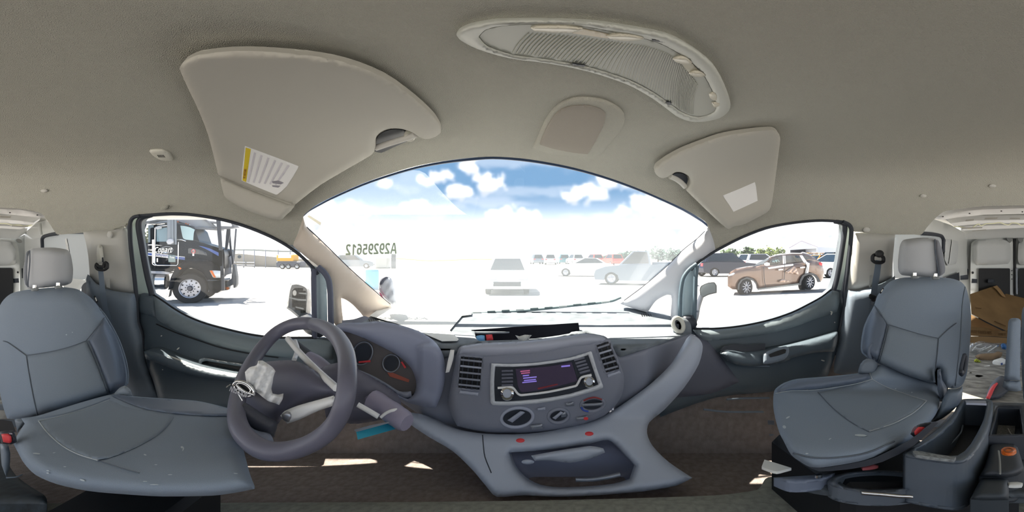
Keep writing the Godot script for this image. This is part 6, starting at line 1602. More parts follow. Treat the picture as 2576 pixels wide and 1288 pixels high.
	relief("side_marker", t, q.call([545, 738, 575, 738, 598, 762, 570, 776]), side.call(-0.36), M.orange, {"step": 8.0, "thick": 0.04})
	var push := [[[1086, 75, 1140, 75, 1170, 500, 1200, 980, 1198, 1070, 1150, 1070, 1140, 700, 1100, 250], 0.0], [[1235, 165, 1280, 165, 1282, 270, 1225, 560, 1205, 690, 1180, 690, 1200, 560], 0.9], [[1255, 285, 1282, 275, 1300, 480, 1330, 640, 1330, 690, 1295, 705, 1285, 560], 1.3], [[1355, 195, 1372, 200, 1362, 350, 1340, 640, 1322, 640, 1340, 350], 1.9]]
	for c in push:
		relief("deck_post", t, q.call(c[0]), side.call(c[1] - 0.1), mt(Color(0.24, 0.26, 0.30), 0.5), {"step": 10.0, "thick": 0.12, "dir": aw})
	relief("grille", t, q.call([1200, 700, 1260, 600, 1290, 580, 1300, 830, 1230, 850, 1200, 880]), side.call(0.9), M.silver_dull, {"step": 10.0, "thick": 0.1, "dir": aw})
	relief("push_bar", t, q.call([1200, 985, 1260, 930, 1300, 900, 1318, 700, 1345, 712, 1372, 880, 1372, 990, 1350, 1032, 1328, 1030, 1326, 960, 1300, 1000, 1262, 1010, 1250, 1062, 1200, 1070]), side.call(1.0), grey, {"step": 10.0, "thick": 0.5, "dir": aw})
	relief("nose_lamp", t, ell(350 + 1246 / 5.6, 540 + 1038 / 5.6, 4.2, 3.6), side.call(0.92), M.orange, {"step": 4.0, "thick": 0.05})
	# upper deck above the cab
	relief("deck_side", t, q.call([-60, 140, 60, 100, 130, 88, 540, 28, 700, 28, 700, 40, 540, 44, 130, 118, 60, 128, -60, 170]), side.call(-0.2), mt(Color(0.34, 0.36, 0.38), 0.6), {"step": 14.0, "thick": 0.2, "dir": aw})
	relief("deck_floor", t, q.call([60, 118, 540, 42, 800, 34, 1000, 90, 1090, 190, 1060, 200, 800, 178, 700, 140, 560, 96, 130, 130]), side.call(0.4), pale, {"step": 14.0, "thick": 1.6, "dir": aw})
	for c in [[760, 172, 1080, 188, 1080, 212, 790, 202], [880, 50, 920, 50, 1090, 178, 1060, 185], [1000, 90, 1090, 100, 1090, 125, 1010, 118], [1140, 160, 1290, 165, 1340, 150, 1340, 190, 1140, 205], [1290, 110, 1380, 150, 1400, 180, 1320, 185]]:
		relief("deck_beam", t, q.call(c), side.call(0.3), mt(Color(0.50, 0.51, 0.53), 0.6), {"step": 10.0, "thick": 0.3, "dir": aw})
	relief("rear_post", t, q.call([30, 250, 85, 105, 100, 110, 50, 250]), side.call(0.1), grey, {"step": 12.0, "thick": 0.12, "dir": aw})
	relief("sleeper_back", t, q.call([128, 150, 205, 145, 205, 390, 128, 392]), side.call(-0.11), mt(Color(0.30, 0.38, 0.42), 0.15, 0.0, {"coat": 0.8}), {"step": 12.0, "thick": 0.02})
	# exhaust, mirrors and roof lamps
	for c in [[434, 0.075], [474, 0.05], [512, 0.035]]:
		st = ST()
		var b0 := P(350 + c[0] / 5.6, 540 + 420 / 5.6, side.call(-0.3).call(Vector2(430, 600)))
		lathe(st, [Vector2(0, 0), Vector2(c[1], 0.0), Vector2(c[1], 0.86), Vector2(c[1] * 0.8, 0.9), Vector2(0, 0.9)], b0, Vector3.UP, 16)
		fin(st, "exhaust_stack" if c[0] == 434 else "air_pipe", mt(Color(0.50, 0.53, 0.56), 0.3, 0.6), t)
	st = ST()
	lathe(st, [Vector2(0, 0.03), Vector2(0.08, 0.025), Vector2(0.098, 0.0), Vector2(0.07, -0.06), Vector2(0, -0.08)], P(350 + 436 / 5.6, 540 + 378 / 5.6, side.call(-0.45).call(Vector2(428, 607))), -aw, 20)
	fin(st, "round_mirror", M.silver, t)
	relief("mirror_head", t, spl(q.call([232, 190, 250, 172, 320, 170, 318, 196, 270, 208, 238, 206])), side.call(-0.25), pale, {"step": 6.0, "bulge": 0.04, "br": 4.0, "thick": 0.08})
	for c in [[545, 98], [660, 126], [690, 136]]:
		relief("roof_lamp", t, spl(q.call([c[0] - 16, c[1] + 10, c[0] - 10, c[1] - 8, c[0] + 8, c[1] - 8, c[0] + 16, c[1] + 12])), side.call(0.1), M.orange, {"step": 4.0, "thick": 0.1, "bulge": 0.03, "br": 3.0})
	relief("wiper", t, q.call([740, 360, 770, 350, 830, 368, 850, 385, 820, 378, 770, 362]), side.call(-0.15), M.black, {"step": 10.0, "thick": 0.03})
	# lettering
	var fr := frame(350 + 345 / 5.6, 540 + 497 / 5.6, side.call(-0.17), 1.0, 0.0)
	st = ST()
	tube(st, on(side.call(-0.155), ell(350 + 388 / 5.6, 540 + 497 / 5.6, 15.6, 8.4, -0.05)), 0.009, 6, true)
	fin(st, "door_emblem_ring", M.silver, t)
	relief("emblem_arc", t, spl(q.call([330, 528, 360, 534, 400, 532, 380, 540, 350, 540])), side.call(-0.16), mt(Color(0.2, 0.55, 0.8), 0.4), {"step": 6.0, "thick": 0.01})
	letters("door_lettering", t, "Copart", 0.175, M.white, Transform3D(fr.basis, fr.origin + Vector3(0, 0.0, 0) - aw * 0.02), 0.46, true, 0.22)
	letters("stripe_lettering", t, "CATASTROPHE  TEAM", 0.06, M.white, frame(350 + 360 / 5.6, 540 + 588 / 5.6, side.call(-0.175), 1.0, 0.13), 0.52, true)
	letters("body_lettering", t, "CORP", 0.06, M.white, frame(350 + 165 / 5.6, 540 + 500 / 5.6, side.call(-0.155), 1.0, 0.0), 0.14, true)
	relief("number_plate", t, q.call([246, 615, 266, 612, 266, 668, 246, 668]), side.call(-0.16), M.white, {"step": 8.0, "thick": 0.01})
	st = ST()
	lathe(st, [Vector2(0, 0.012), Vector2(0.055, 0.012), Vector2(0.055, 0.0)], P(350 + 765 / 5.6, 540 + 516 / 5.6, side.call(-0.15).call(Vector2(486, 632))), -aw, 20)
	fin(st, "speed_disc", M.white, t)
	st = ST()
	tube(st, on(side.call(-0.18), ell(350 + 765 / 5.6, 540 + 516 / 5.6, 4.6, 4.8)), 0.008, 6, true)
	fin(st, "speed_ring", M.red, t)
	letters("speed_number", t, "65", 0.06, M.black, frame(350 + 765 / 5.6, 540 + 517 / 5.6, side.call(-0.2), 1.0, 0.0), 0.07, true)
	relief("speed_tag", t, q.call([750, 542, 776, 542, 776, 582, 750, 582]), side.call(-0.15), M.white, {"step": 8.0, "thick": 0.01})
	st = ST()
	tube(st, smooth3(on(15.2, pl([392, 731, 400, 730, 412, 733, 419, 740, 414, 748, 405, 756, 398, 771])), 4), 0.034, 7)
	tag(fin(st, "white_hose", M.white, self), "white hose loop standing between the van's door and the tow truck", "hose")
	tree("leafy_tree", "green tree behind the back of the tow truck", 366, 572, 60.0, 40.0, mt(Color(0.36, 0.40, 0.24), 0.9))

# ---- the brown car with a crushed side
func brown_car() -> void:
	var A := P(1880, 741, 20.0)
	var B := P(2039, 731, 21.6)
	var fw := (A - B) * Vector3(1, 0, 1)
	fw = fw.normalized()
	var aw := Vector3(-fw.z, 0, fw.x).normalized()
	if aw.z > 0:
		aw = -aw
	var back := Vector3(0.42, 0, -0.907)
	var side := func(s: float) -> Callable: return through(A + aw * s, aw)
	var q := func(a: Array) -> PackedVector2Array: return pl(a, 1720, 530, 4.026)
	var t := thing("brown_car", "metallic brown car with a crushed rear door and white tape seen through the passenger's window", "car", "", Vector3(A.x, 0, A.z))
	move_into(t)
	var paint := mt(Color(0.50, 0.40, 0.34), 0.25, 0.3, {"coat": 0.8})
	var clad := mt(Color(0.36, 0.36, 0.36), 0.7)
	relief("body", t, q.call([445, 700, 446, 655, 470, 622, 520, 592, 640, 572, 740, 562, 800, 548, 880, 552, 1000, 540, 1120, 530, 1240, 515, 1300, 505, 1390, 520, 1408, 560, 1418, 620, 1412, 690, 1385, 722, 1355, 722, 1345, 690, 1318, 658, 1270, 646, 1222, 664, 1192, 715, 1186, 752, 1150, 748, 900, 776, 745, 792, 736, 745, 712, 710, 680, 692, 640, 688, 596, 704, 566, 748, 556, 802, 490, 796, 446, 765]), side.call(0.0), paint, {"step": 7.0, "thick": 1.8, "dir": back, "bulge": 0.12, "br": 8.0})
	relief("cabin", t, q.call([740, 562, 800, 520, 860, 480, 930, 448, 1000, 432, 1100, 425, 1190, 428, 1260, 442, 1330, 478, 1390, 522, 1240, 545, 1000, 560, 800, 560]), side.call(0.14), paint, {"step": 8.0, "thick": 1.5, "dir": back, "bulge": 0.08, "br": 5.0})
	relief("side_window", t, spl(q.call([868, 512, 900, 486, 1000, 457, 1000, 542, 882, 556, 870, 540]), 2), side.call(0.04), M.car_glass, {"step": 8.0, "thick": 0.03})
	relief("side_window", t, spl(q.call([1032, 460, 1100, 457, 1168, 460, 1208, 514, 1120, 524, 1032, 530]), 2), side.call(0.04), M.car_glass, {"step": 8.0, "thick": 0.03})
	relief("side_window", t, spl(q.call([1204, 455, 1250, 460, 1282, 484, 1240, 500]), 2), side.call(0.04), M.car_glass, {"step": 8.0, "thick": 0.03})
	relief("windscreen_pane", t, q.call([700, 566, 760, 524, 830, 490, 866, 480, 850, 505, 815, 545, 780, 556]), side.call(0.10), mt(Color(0.5, 0.56, 0.6), 0.1, 0.0, {"coat": 1.0}), {"step": 8.0, "thick": 0.03})
	relief("roof_rail", t, q.call([880, 470, 960, 440, 1080, 426, 1200, 428, 1200, 436, 1080, 436, 970, 450]), side.call(0.10), M.white, {"step": 10.0, "thick": 0.06})
	relief("spoiler", t, q.call([1180, 428, 1200, 416, 1225, 420, 1300, 455, 1270, 455]), side.call(0.5), M.white, {"step": 8.0, "thick": 0.3})
	for c in [[1002, 455, 1030, 455, 1034, 535, 1004, 540], [1172, 452, 1202, 452, 1248, 518, 1276, 532, 1262, 640, 1240, 650, 1228, 640, 1246, 548, 1212, 520], [850, 575, 1000, 552, 1110, 540, 1110, 556, 1000, 572, 860, 592]]:
		relief("white_tape", t, spl(q.call(c), 2), side.call(-0.125), M.white, {"step": 8.0, "thick": 0.01})
	for c in [[1170, 745, 1178, 700, 1200, 660, 1240, 634, 1300, 630, 1350, 655, 1378, 700, 1388, 722, 1356, 724, 1345, 690, 1318, 660, 1270, 648, 1222, 666, 1194, 715, 1190, 752], [545, 800, 550, 745, 580, 700, 640, 674, 700, 690, 735, 730, 750, 790, 738, 790, 728, 745, 704, 712, 640, 690, 598, 706, 568, 748, 560, 802]]:
		relief("arch_cladding", t, q.call(c), side.call(-0.14), clad, {"step": 8.0, "thick": 0.1, "dir": back})
	relief("sill_cladding", t, q.call([745, 792, 900, 772, 1150, 738, 1190, 728, 1190, 752, 1150, 756, 900, 786, 748, 806]), side.call(-0.12), mt(Color(0.62, 0.62, 0.6), 0.6), {"step": 8.0, "thick": 0.2, "dir": back})
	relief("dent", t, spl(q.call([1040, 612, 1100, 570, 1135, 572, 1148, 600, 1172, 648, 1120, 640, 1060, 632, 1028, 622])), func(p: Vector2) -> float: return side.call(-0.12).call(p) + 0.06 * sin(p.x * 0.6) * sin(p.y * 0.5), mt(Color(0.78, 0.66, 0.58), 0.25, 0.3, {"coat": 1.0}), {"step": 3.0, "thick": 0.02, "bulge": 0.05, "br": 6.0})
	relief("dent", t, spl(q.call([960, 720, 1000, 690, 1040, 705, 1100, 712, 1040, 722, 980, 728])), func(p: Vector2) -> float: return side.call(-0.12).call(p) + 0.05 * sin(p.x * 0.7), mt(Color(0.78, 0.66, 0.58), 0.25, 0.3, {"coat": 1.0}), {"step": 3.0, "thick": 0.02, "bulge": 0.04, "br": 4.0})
	for c in [[1016, 455, 1022, 560, 1018, 700], [812, 570, 815, 690, 830, 780], [1228, 520, 1248, 600, 1200, 690]]:
		line_on(t, "door_gap", side.call(-0.125), Array(q.call(c)).reduce(func(a, v): return a + [v.x, v.y], []), 0.010, M.dark)
	for c in [[960, 592, 1006, 588, 1006, 602, 962, 606], [1178, 572, 1228, 566, 1230, 580, 1182, 584]]:
		relief("door_handle", t, spl(q.call(c)), side.call(-0.17), M.chrome, {"step": 4.0, "thick": 0.03, "bulge": 0.02, "br": 3.0})
	relief("tail_lamp", t, spl(q.call([1362, 530, 1385, 522, 1406, 535, 1402, 556, 1370, 552])), side.call(-0.06), M.red, {"step": 4.0, "thick": 0.1, "bulge": 0.04, "br": 3.0})
	relief("headlight", t, spl(q.call([450, 650, 500, 628, 520, 634, 500, 652, 452, 664])), side.call(-0.10), mt(Color(0.8, 0.82, 0.84), 0.1), {"step": 5.0, "thick": 0.05})
	relief("door_mirror", t, spl(q.call([812, 534, 840, 522, 872, 530, 872, 552, 840, 560, 816, 552])), side.call(-0.35), M.white, {"step": 4.0, "thick": 0.12, "bulge": 0.06, "br": 5.0})
	line_on(t, "glass_scrawl", side.call(0.03), Array(q.call([895, 520, 905, 505, 915, 525, 922, 505, 935, 500, 930, 515, 945, 520, 940, 500, 955, 498, 960, 515, 972, 512])).reduce(func(a, v): return a + [v.x, v.y], []), 0.012, mt(Color(0.75, 0.85, 0.85), 0.7))
	for c in [[640, 776, 0.335, 0.30], [1284, 724, 0.300, 0.215]]:
		var x: float = 1720 + c[0] / 4.026
		var y: float = 530 + c[1] / 4.026
		wheel(t, P(x, y, side.call(-0.10).call(Vector2(x, y))), -aw, 0.335 if c[0] == 640 else 0.31, 0.22, 0.24, 10, M.silver, "wheel")
	for x in [640.0, 1284.0]:
		var px: float = 1720 + x / 4.026
		wheel(t, P(px, 722, side.call(0.0).call(Vector2(px, 722))) + back * 1.35, -aw, 0.32, 0.22, 0.22, 5, M.silver, "wheel")

# ---- plainer vehicles further off, each built in its own frame (x forward, z to its side)
func car(called: String, label: String, px: float, d: float, turn: float, paint: Material, kind: String, k := 1.0, group := "") -> Node3D:
	var t := thing(called, label, "car" if kind != "pickup" else "pickup truck", group, Vector3((px - 1288.0) / F * d, 0, -d))
	t.rotation.y = deg_to_rad(turn)
	t.scale = Vector3.ONE * k
	var low := PackedVector2Array([Vector2(-2.2, 0.3), Vector2(-2.25, 0.6), Vector2(-2.2, 0.95), Vector2(-1.6, 1.02), Vector2(0.9, 0.98), Vector2(1.7, 0.9), Vector2(2.15, 0.74), Vector2(2.25, 0.5), Vector2(2.2, 0.26), Vector2(1.75, 0.24), Vector2(1.68, 0.5), Vector2(1.4, 0.64), Vector2(1.1, 0.5), Vector2(1.02, 0.22), Vector2(-1.02, 0.22), Vector2(-1.1, 0.5), Vector2(-1.4, 0.64), Vector2(-1.7, 0.5), Vector2(-1.76, 0.24)])
	var st := ST()
	plate(st, low, Transform3D(Basis.IDENTITY, Vector3(0, 0, 0.88)), 1.76)
	fin(st, "body", paint, t)
	var top: Array = {"suv": [-2.1, 1.0, -1.75, 1.62, 0.1, 1.64, 1.0, 0.96], "hatch": [-2.1, 0.98, -1.5, 1.46, 0.1, 1.5, 1.05, 0.96], "sedan": [-1.7, 1.0, -1.0, 1.42, 0.0, 1.44, 0.95, 0.96], "pickup": [-0.5, 1.0, -0.4, 1.66, 0.35, 1.68, 1.05, 0.96]}[kind]
	st = ST()
	var m := Vector3(0, 1.2, 0)
	var c: Array = []
	for s in [-1.0, 1.0]:
		c.append([Vector3(top[0], top[1], 0.84 * s), Vector3(top[2], top[3], 0.64 * s), Vector3(top[4], top[5], 0.64 * s), Vector3(top[6], top[7], 0.84 * s)])
	st.set_smooth_group(-1)
	for f in [[0, 1, 2, 3]]:
		for s in 2:
			out_tri(st, c[s][0], c[s][1], c[s][2], m)
			out_tri(st, c[s][0], c[s][2], c[s][3], m)
	for i in 3:
		out_tri(st, c[0][i], c[0][i + 1], c[1][i + 1], m)
		out_tri(st, c[0][i], c[1][i + 1], c[1][i], m)
	fin(st, "cabin", paint, t)
	for f in [[0, 1, "rear_window"], [2, 3, "windscreen_pane"]]:
		st = ST()
		var mid: Vector3 = (c[0][f[0]] + c[0][f[1]] + c[1][f[0]] + c[1][f[1]]) / 4.0
		var qd := []
		for v in [c[0][f[0]], c[0][f[1]], c[1][f[1]], c[1][f[0]]]:
			qd.append(mid + (v - mid) * 0.86 + (mid - m).normalized() * 0.03)
		st.set_smooth_group(-1)
		out_tri(st, qd[0], qd[1], qd[2], m)
		out_tri(st, qd[0], qd[2], qd[3], m)
		fin(st, f[2], M.car_glass, t)
	for s in 2:
		st = ST()
		var mid2: Vector3 = (c[s][0] + c[s][1] + c[s][2] + c[s][3]) / 4.0
		st.set_smooth_group(-1)
		var qd2 := []
		for v in c[s]:
			qd2.append(mid2 + (v - mid2) * 0.82 + Vector3(0, 0.02, 0.02 * (s * 2 - 1)))
		out_tri(st, qd2[0], qd2[1], qd2[2], m)
		out_tri(st, qd2[0], qd2[2], qd2[3], m)
		fin(st, "side_window", M.car_glass, t)
	for x in [-1.4, 1.4]:
		for s in [-1.0, 1.0]:
			wheel(t, Vector3(x, 0.32, 0.9 * s), Vector3(0, 0, s), 0.32, 0.22, 0.21, 5, M.silver)
	for s in [-1.0, 1.0]:
		st = ST()
		box(st, Vector3(2.16, 0.68, 0.62 * s), Vector3(0.12, 0.13, 0.36))
		fin(st, "headlight", M.silver, t)
		st = ST()
		box(st, Vector3(-2.2, 0.82, 0.66 * s), Vector3(0.08, 0.2, 0.26))
		fin(st, "tail_lamp", M.red, t)
	st = ST()
	box(st, Vector3(2.2, 0.46, 0), Vector3(0.1, 0.18, 1.1))
	fin(st, "grille", M.dark, t)
	if kind == "pickup":
		st = ST()
		box(st, Vector3(-1.35, 1.06, 0.82), Vector3(1.6, 0.12, 0.1))
		fin(st, "bed_rail", paint, t)
	return t

# crown of many leaf clumps round a trunk, (px, py) its top
func tree(called: String, label: String, px: float, py: float, d: float, wide: float, m: Material, group := "") -> void:
	var h := 1.5 + (644.0 - py) / F * d
	var r := wide / F * d / 2.0
	var t := thing(called, label, "tree", group, Vector3((px - 1288.0) / F * d, 0, -d))
	var st := ST()
	tube(st, PackedVector3Array([Vector3(0, 0, 0), Vector3(0.05, h * 0.3, 0), Vector3(0, h * 0.6, 0)]), PackedFloat32Array([h * 0.05, h * 0.04, h * 0.02]), 7)
	fin(st, "trunk", mt(Color(0.36, 0.30, 0.24), 0.9), t)
	st = ST()
	st.set_smooth_group(-1)
	for i in 420:
		var v := Vector3(rng.randfn(), rng.randfn(), rng.randfn()).normalized() * pow(rng.randf(), 0.45)
		var lump := 0.8 + 0.2 * sin(v.x * 5.0 + px) * cos(v.y * 6.0 + py)
		var c := Vector3(v.x * r * lump, h * 0.58 + v.y * h * 0.41 * lump, v.z * r * lump)
		var s := r * (0.10 + 0.08 * rng.randf())
		var a := Vector3(rng.randfn(), rng.randfn(), rng.randfn()).normalized()
		var b := a.cross(Vector3(rng.randfn(), rng.randfn(), 0.3)).normalized()
		tri(st, c + a * s, c + b * s, c - a * s * 0.8)
		tri(st, c - a * s * 0.8, c - b * s, c + a * s)
	fin(st, "crown", m, t).set_meta("kind", "stuff")

func lot_cars() -> void:
	# beyond the windscreen
	var pale := mt(Color(0.80, 0.83, 0.86), 0.3, 0.0, {"coat": 0.8})
	var grey := mt(Color(0.44, 0.50, 0.56), 0.3, 0.0, {"coat": 0.8})
	var redp := mt(Color(0.80, 0.28, 0.22), 0.3, 0.0, {"coat": 0.8})
	car("silver_car", "silver car facing the windscreen in the middle of the lot", 1277, 21.5, -90.0, pale, "hatch", 0.95)
	car("grey_pickup", "dark grey pickup truck parked beside the right windscreen pillar", 1612, 27.0, 165.0, grey, "pickup", 1.05)
	car("white_car", "small white car between the silver car and the grey pickup", 1470, 38.0, 170.0, mt(Color(0.9, 0.9, 0.9), 0.3, 0.0, {"coat": 0.8}), "sedan", 0.95)
	var row := [[1385, 90.0, pale, "white car at the left end of the far row beyond the windscreen", "white_car"], [1416, 99.0, mt(Color(0.2, 0.5, 0.55), 0.3), "teal car in the far row beyond the windscreen", "teal_car"], [1446, 91.0, pale, "white car left of the first red one in the far row", "white_car"], [1494, 92.0, redp, "first red car from the left in the far row", "red_car"], [1540, 84.0, redp, "red car nearest the grey pickup in the far row", "red_car"], [1350, 96.0, grey, "dark grey car at the far left of the distant row", "grey_car"]]
	for c in row:
		car(c[4], c[3], c[0], c[1], 80.0 + fmod(c[0], 23.0), c[2], "suv", 1.1, "far row of cars")
	car("grey_van", "grey car seen beside the left windscreen pillar", 893, 62.0, 10.0, grey, "suv", 1.0)
	var st := ST()
	box(st, Vector3(-15.6, 0.7, -62.0), Vector3(1.6, 1.4, 2.0))
	tag(fin(st, "low_trailer", mt(Color(0.72, 0.72, 0.70), 0.7), self), "low pale trailer behind the grey car at the left windscreen pillar", "trailer")
	st = ST()
	box(st, Vector3(-14.1, 0.9, -61.0), Vector3(0.5, 1.8, 0.4))
	tag(fin(st, "marker_post", M.dark, self), "dark post at the end of the yellow rope across the lot", "post")
	st = ST()
	tube(st, PackedVector3Array([Vector3(-13.8, 1.2, -61), Vector3(-10, 0.9, -62), Vector3(-4, 1.1, -64), Vector3(1, 1.0, -66)]), 0.05, 6)
	tag(fin(st, "yellow_rope", M.yellow, self), "yellow rope strung low across the lot", "rope")
	st = ST()
	lathe(st, [Vector2(0, 0), Vector2(0.28, 0), Vector2(0.3, 0.1), Vector2(0.3, 0.8), Vector2(0.27, 0.88), Vector2(0, 0.9)], Vector3((936 - 1288.0) / F * 23.0, 0, -23.0), Vector3.UP, 18)
	tag(fin(st, "blue_drum", mt(Color(0.15, 0.65, 0.80), 0.4), self), "turquoise drum at the foot of the left windscreen pillar", "drum")
	var bag := thing("white_bag", "white bag with a dark top standing on the left end of the dashboard", "bag", "", P(976, 765, 2.2))
	move_into(bag)
	relief("sack", bag, spl(pl([956, 736, 954, 722, 956, 706, 964, 698, 974, 696, 984, 700, 990, 716, 994, 738, 997, 764, 984, 765, 970, 752])), func(p: Vector2) -> float: return 2.2 + 0.006 * sin(p.x * 0.3) * cos(p.y * 0.2), mt(Color(0.86, 0.88, 0.92), 0.7), {"step": 5.0, "bulge": 0.04, "br": 12.0, "thick": 0.05})
	relief("dark_top", bag, spl(pl([956, 708, 960, 700, 970, 696, 976, 698, 968, 706, 960, 716, 955, 716])), 2.17, mt(Color(0.40, 0.42, 0.48), 0.7), {"step": 4.0, "bulge": 0.02, "br": 5.0, "thick": 0.03})
	relief("pink_corner", bag, spl(pl([952, 734, 958, 738, 963, 746, 966, 750, 958, 744])), 2.16, mt(Color(0.85, 0.4, 0.55), 0.7), {"step": 4.0, "thick": 0.02})
	var n := 0
	for c in [[1575, 632, 104.0, 60.0], [1610, 628, 92.0, 66.0], [1655, 617, 84.0, 52.0], [1692, 622, 80.0, 56.0], [1530, 640, 116.0, 50.0], [1735, 625, 96.0, 60.0]]:
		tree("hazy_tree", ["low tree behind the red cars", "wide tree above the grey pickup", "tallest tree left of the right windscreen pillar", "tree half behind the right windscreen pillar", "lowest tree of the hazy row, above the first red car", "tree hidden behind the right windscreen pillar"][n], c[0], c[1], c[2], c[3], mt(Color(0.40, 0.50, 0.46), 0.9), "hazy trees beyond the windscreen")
		n += 1
	# beyond the passenger's window
	n = 0
	for c in [[1795, 640, 60.0, 50.0, 0.36, 0.42, 0.30], [1835, 622, 70.0, 60.0, 0.34, 0.42, 0.28], [1882, 616, 72.0, 50.0, 0.30, 0.38, 0.24], [1916, 621, 70.0, 40.0, 0.42, 0.48, 0.26], [1936, 614, 74.0, 34.0, 0.46, 0.52, 0.28], [1962, 617, 76.0, 38.0, 0.44, 0.50, 0.28], [2003, 611, 110.0, 34.0, 0.34, 0.40, 0.24]]:
		tree("green_tree", ["low bush at the front edge of the passenger's window", "broad tree left of the tallest one in the passenger's window", "dark tall tree over the brown car's bonnet", "yellow green tree over the brown car's windscreen", "light green tree over the front of the brown car's roof", "pale tree just left of the gabled shed", "dark tree rising behind the gabled shed"][n], c[0], c[1], c[2], c[3], mt(Color(c[4], c[5], c[6]), 0.9), "trees beyond the passenger's window")
		n += 1
	var b := thing("gabled_shed", "white gabled shed with a dark open front and a long low wing", "building", "", P(2020, 665, 92.0) * Vector3(1, 0, 1))
	move_into(b)
	var wht := mt(Color(0.86, 0.88, 0.92), 0.7)
	relief("gable", b, pl([1986, 632, 1985, 623, 2016, 606, 2056, 621, 2056, 634, 2053, 634, 2053, 625, 1988, 629, 1988, 634]), 92.0, wht, {"step": 12.0, "thick": 14.0, "dir": Vector3(0.25, 0, -0.97)})
	relief("dark_opening", b, pl([1986, 627, 2055, 624, 2055, 666, 1986, 666]), 98.0, mt(Color(0.30, 0.30, 0.34), 0.9), {"step": 20.0, "thick": 0.3})
	relief("roof_edge", b, pl([1984, 623, 2016, 605, 2057, 620.5, 2057, 622, 2016, 606.5, 1985, 625]), 91.6, mt(Color(0.70, 0.66, 0.72), 0.7), {"step": 12.0, "thick": 0.3})
	relief("corner_post", b, pl([2053, 622, 2057, 622, 2057, 666, 2053, 666]), 91.8, wht, {"step": 20.0, "thick": 0.4})
	relief("corner_post", b, pl([1985, 624, 1988, 624, 1988, 666, 1985, 666]), 91.8, wht, {"step": 20.0, "thick": 0.4})
	relief("wing", b, pl([2056, 621, 2090, 622.5, 2140, 625, 2140, 666, 2056, 666]), 94.0, wht, {"step": 20.0, "thick": 10.0, "dir": Vector3(0.2, 0, -0.98)})
	n = 0
	for c in [[2040, 62.0, 1.0], [2067, 66.0, 0.95]]:
		var g := thing("golf_cart", ["golf cart with a tan roof in front of the open shed", "golf cart with a tan roof in front of the shed's low wing"][n], "golf cart", "golf carts by the shed", Vector3((c[0] - 1288.0) / F * c[1], 0, -c[1]))
		n += 1
		st = ST()
		box(st, Vector3(0, 1.85, 0), Vector3(1.0, 0.09, 1.2))
		fin(st, "roof", mt(Color(0.72, 0.55, 0.38), 0.6), g)
		st = ST()
		box(st, Vector3(0, 0.55, 0), Vector3(1.0, 0.5, 2.0))
		fin(st, "body", mt(Color(0.75, 0.76, 0.74), 0.5), g)
		for x in [-0.45, 0.45]:
			for z in [-0.5, 0.5]:
				st = ST()
				box(st, Vector3(x, 1.3, z), Vector3(0.06, 1.05, 0.06))
				fin(st, "roof_post", M.dark, g)
		st = ST()
		box(st, Vector3(0, 1.0, -0.2), Vector3(0.9, 0.5, 0.2))
		fin(st, "seat_back", mt(Color(0.4, 0.42, 0.4), 0.7), g)
		for x in [-0.5, 0.5]:
			for z in [-0.7, 0.7]:
				wheel(g, Vector3(x, 0.24, z), Vector3(signf(x), 0, 0), 0.24, 0.16, 0.12, 4, M.silver)
	car("white_car", "white car nosing in behind the brown car's tail", 2104, 36.0, 195.0, mt(Color(0.92, 0.93, 0.94), 0.3, 0.0, {"coat": 0.8}), "hatch", 1.1)
	car("black_pickup", "black pickup truck behind the white car at the passenger's window", 2096, 58.0, 185.0, mt(Color(0.14, 0.15, 0.16), 0.3, 0.0, {"coat": 0.8}), "pickup", 1.15)
	car("orange_pickup", "orange brown pickup truck behind the brown car's tail", 2062, 50.0, 185.0, mt(Color(0.72, 0.46, 0.2), 0.4), "pickup", 0.95)
	car("navy_car", "navy blue car left of the brown car beyond the passenger's window", 1826, 38.0, 10.0, mt(Color(0.07, 0.12, 0.22), 0.3, 0.0, {"coat": 0.3}), "suv", 1.05)
	car("white_car", "white car behind the brown car's bonnet", 1915, 52.0, 10.0, mt(Color(0.9, 0.9, 0.92), 0.3, 0.0, {"coat": 0.8}), "suv", 1.05)
	car("white_car", "white car left of the navy blue car in the passenger's window", 1762, 46.0, 60.0, mt(Color(0.9, 0.9, 0.92), 0.3, 0.0, {"coat": 0.8}), "suv", 1.1)
	var cone := thing("traffic_cone", "orange and white traffic cone beside the black pickup truck", "cone", "", Vector3((2078.5 - 1288.0) / F * 62.0, 0, -62.0))
	st = ST()
	lathe(st, [Vector2(0.2, 0), Vector2(0.2, 0.04), Vector2(0.14, 0.05), Vector2(0.11, 0.3)], Vector3(0, 0.35, 0), Vector3.UP, 14)
	lathe(st, [Vector2(0.08, 0.55), Vector2(0.04, 0.9), Vector2(0, 0.9)], Vector3(0, 0.35, 0), Vector3.UP, 14)
	fin(st, "cone_body", mt(Color(0.9, 0.3, 0.15), 0.5), cone)
	st = ST()
	lathe(st, [Vector2(0.11, 0.3), Vector2(0.08, 0.55)], Vector3(0, 0.35, 0), Vector3.UP, 14)
	fin(st, "white_band", M.white, cone)
	st = ST()
	box(st, Vector3(0, 0.18, 0), Vector3(0.45, 0.36, 0.45))
	fin(st, "base_block", M.dark, cone)
	# beyond the driver's window
	var wl := thing("long_wall", "long grey boundary wall with a pale rail beyond the tow truck", "wall", "", Vector3(-32.0, 0, -66.0))
	move_into(wl)
	relief("wall_face", wl, pl([570, 640, 600, 638, 640, 642, 705, 648, 800, 655, 800, 676, 705, 673, 640, 671, 570, 668]), 66.0, mt(Color(0.66, 0.64, 0.60), 0.9), {"step": 30.0, "thick": 0.4, "dir": Vector3(0, 0, -1)})
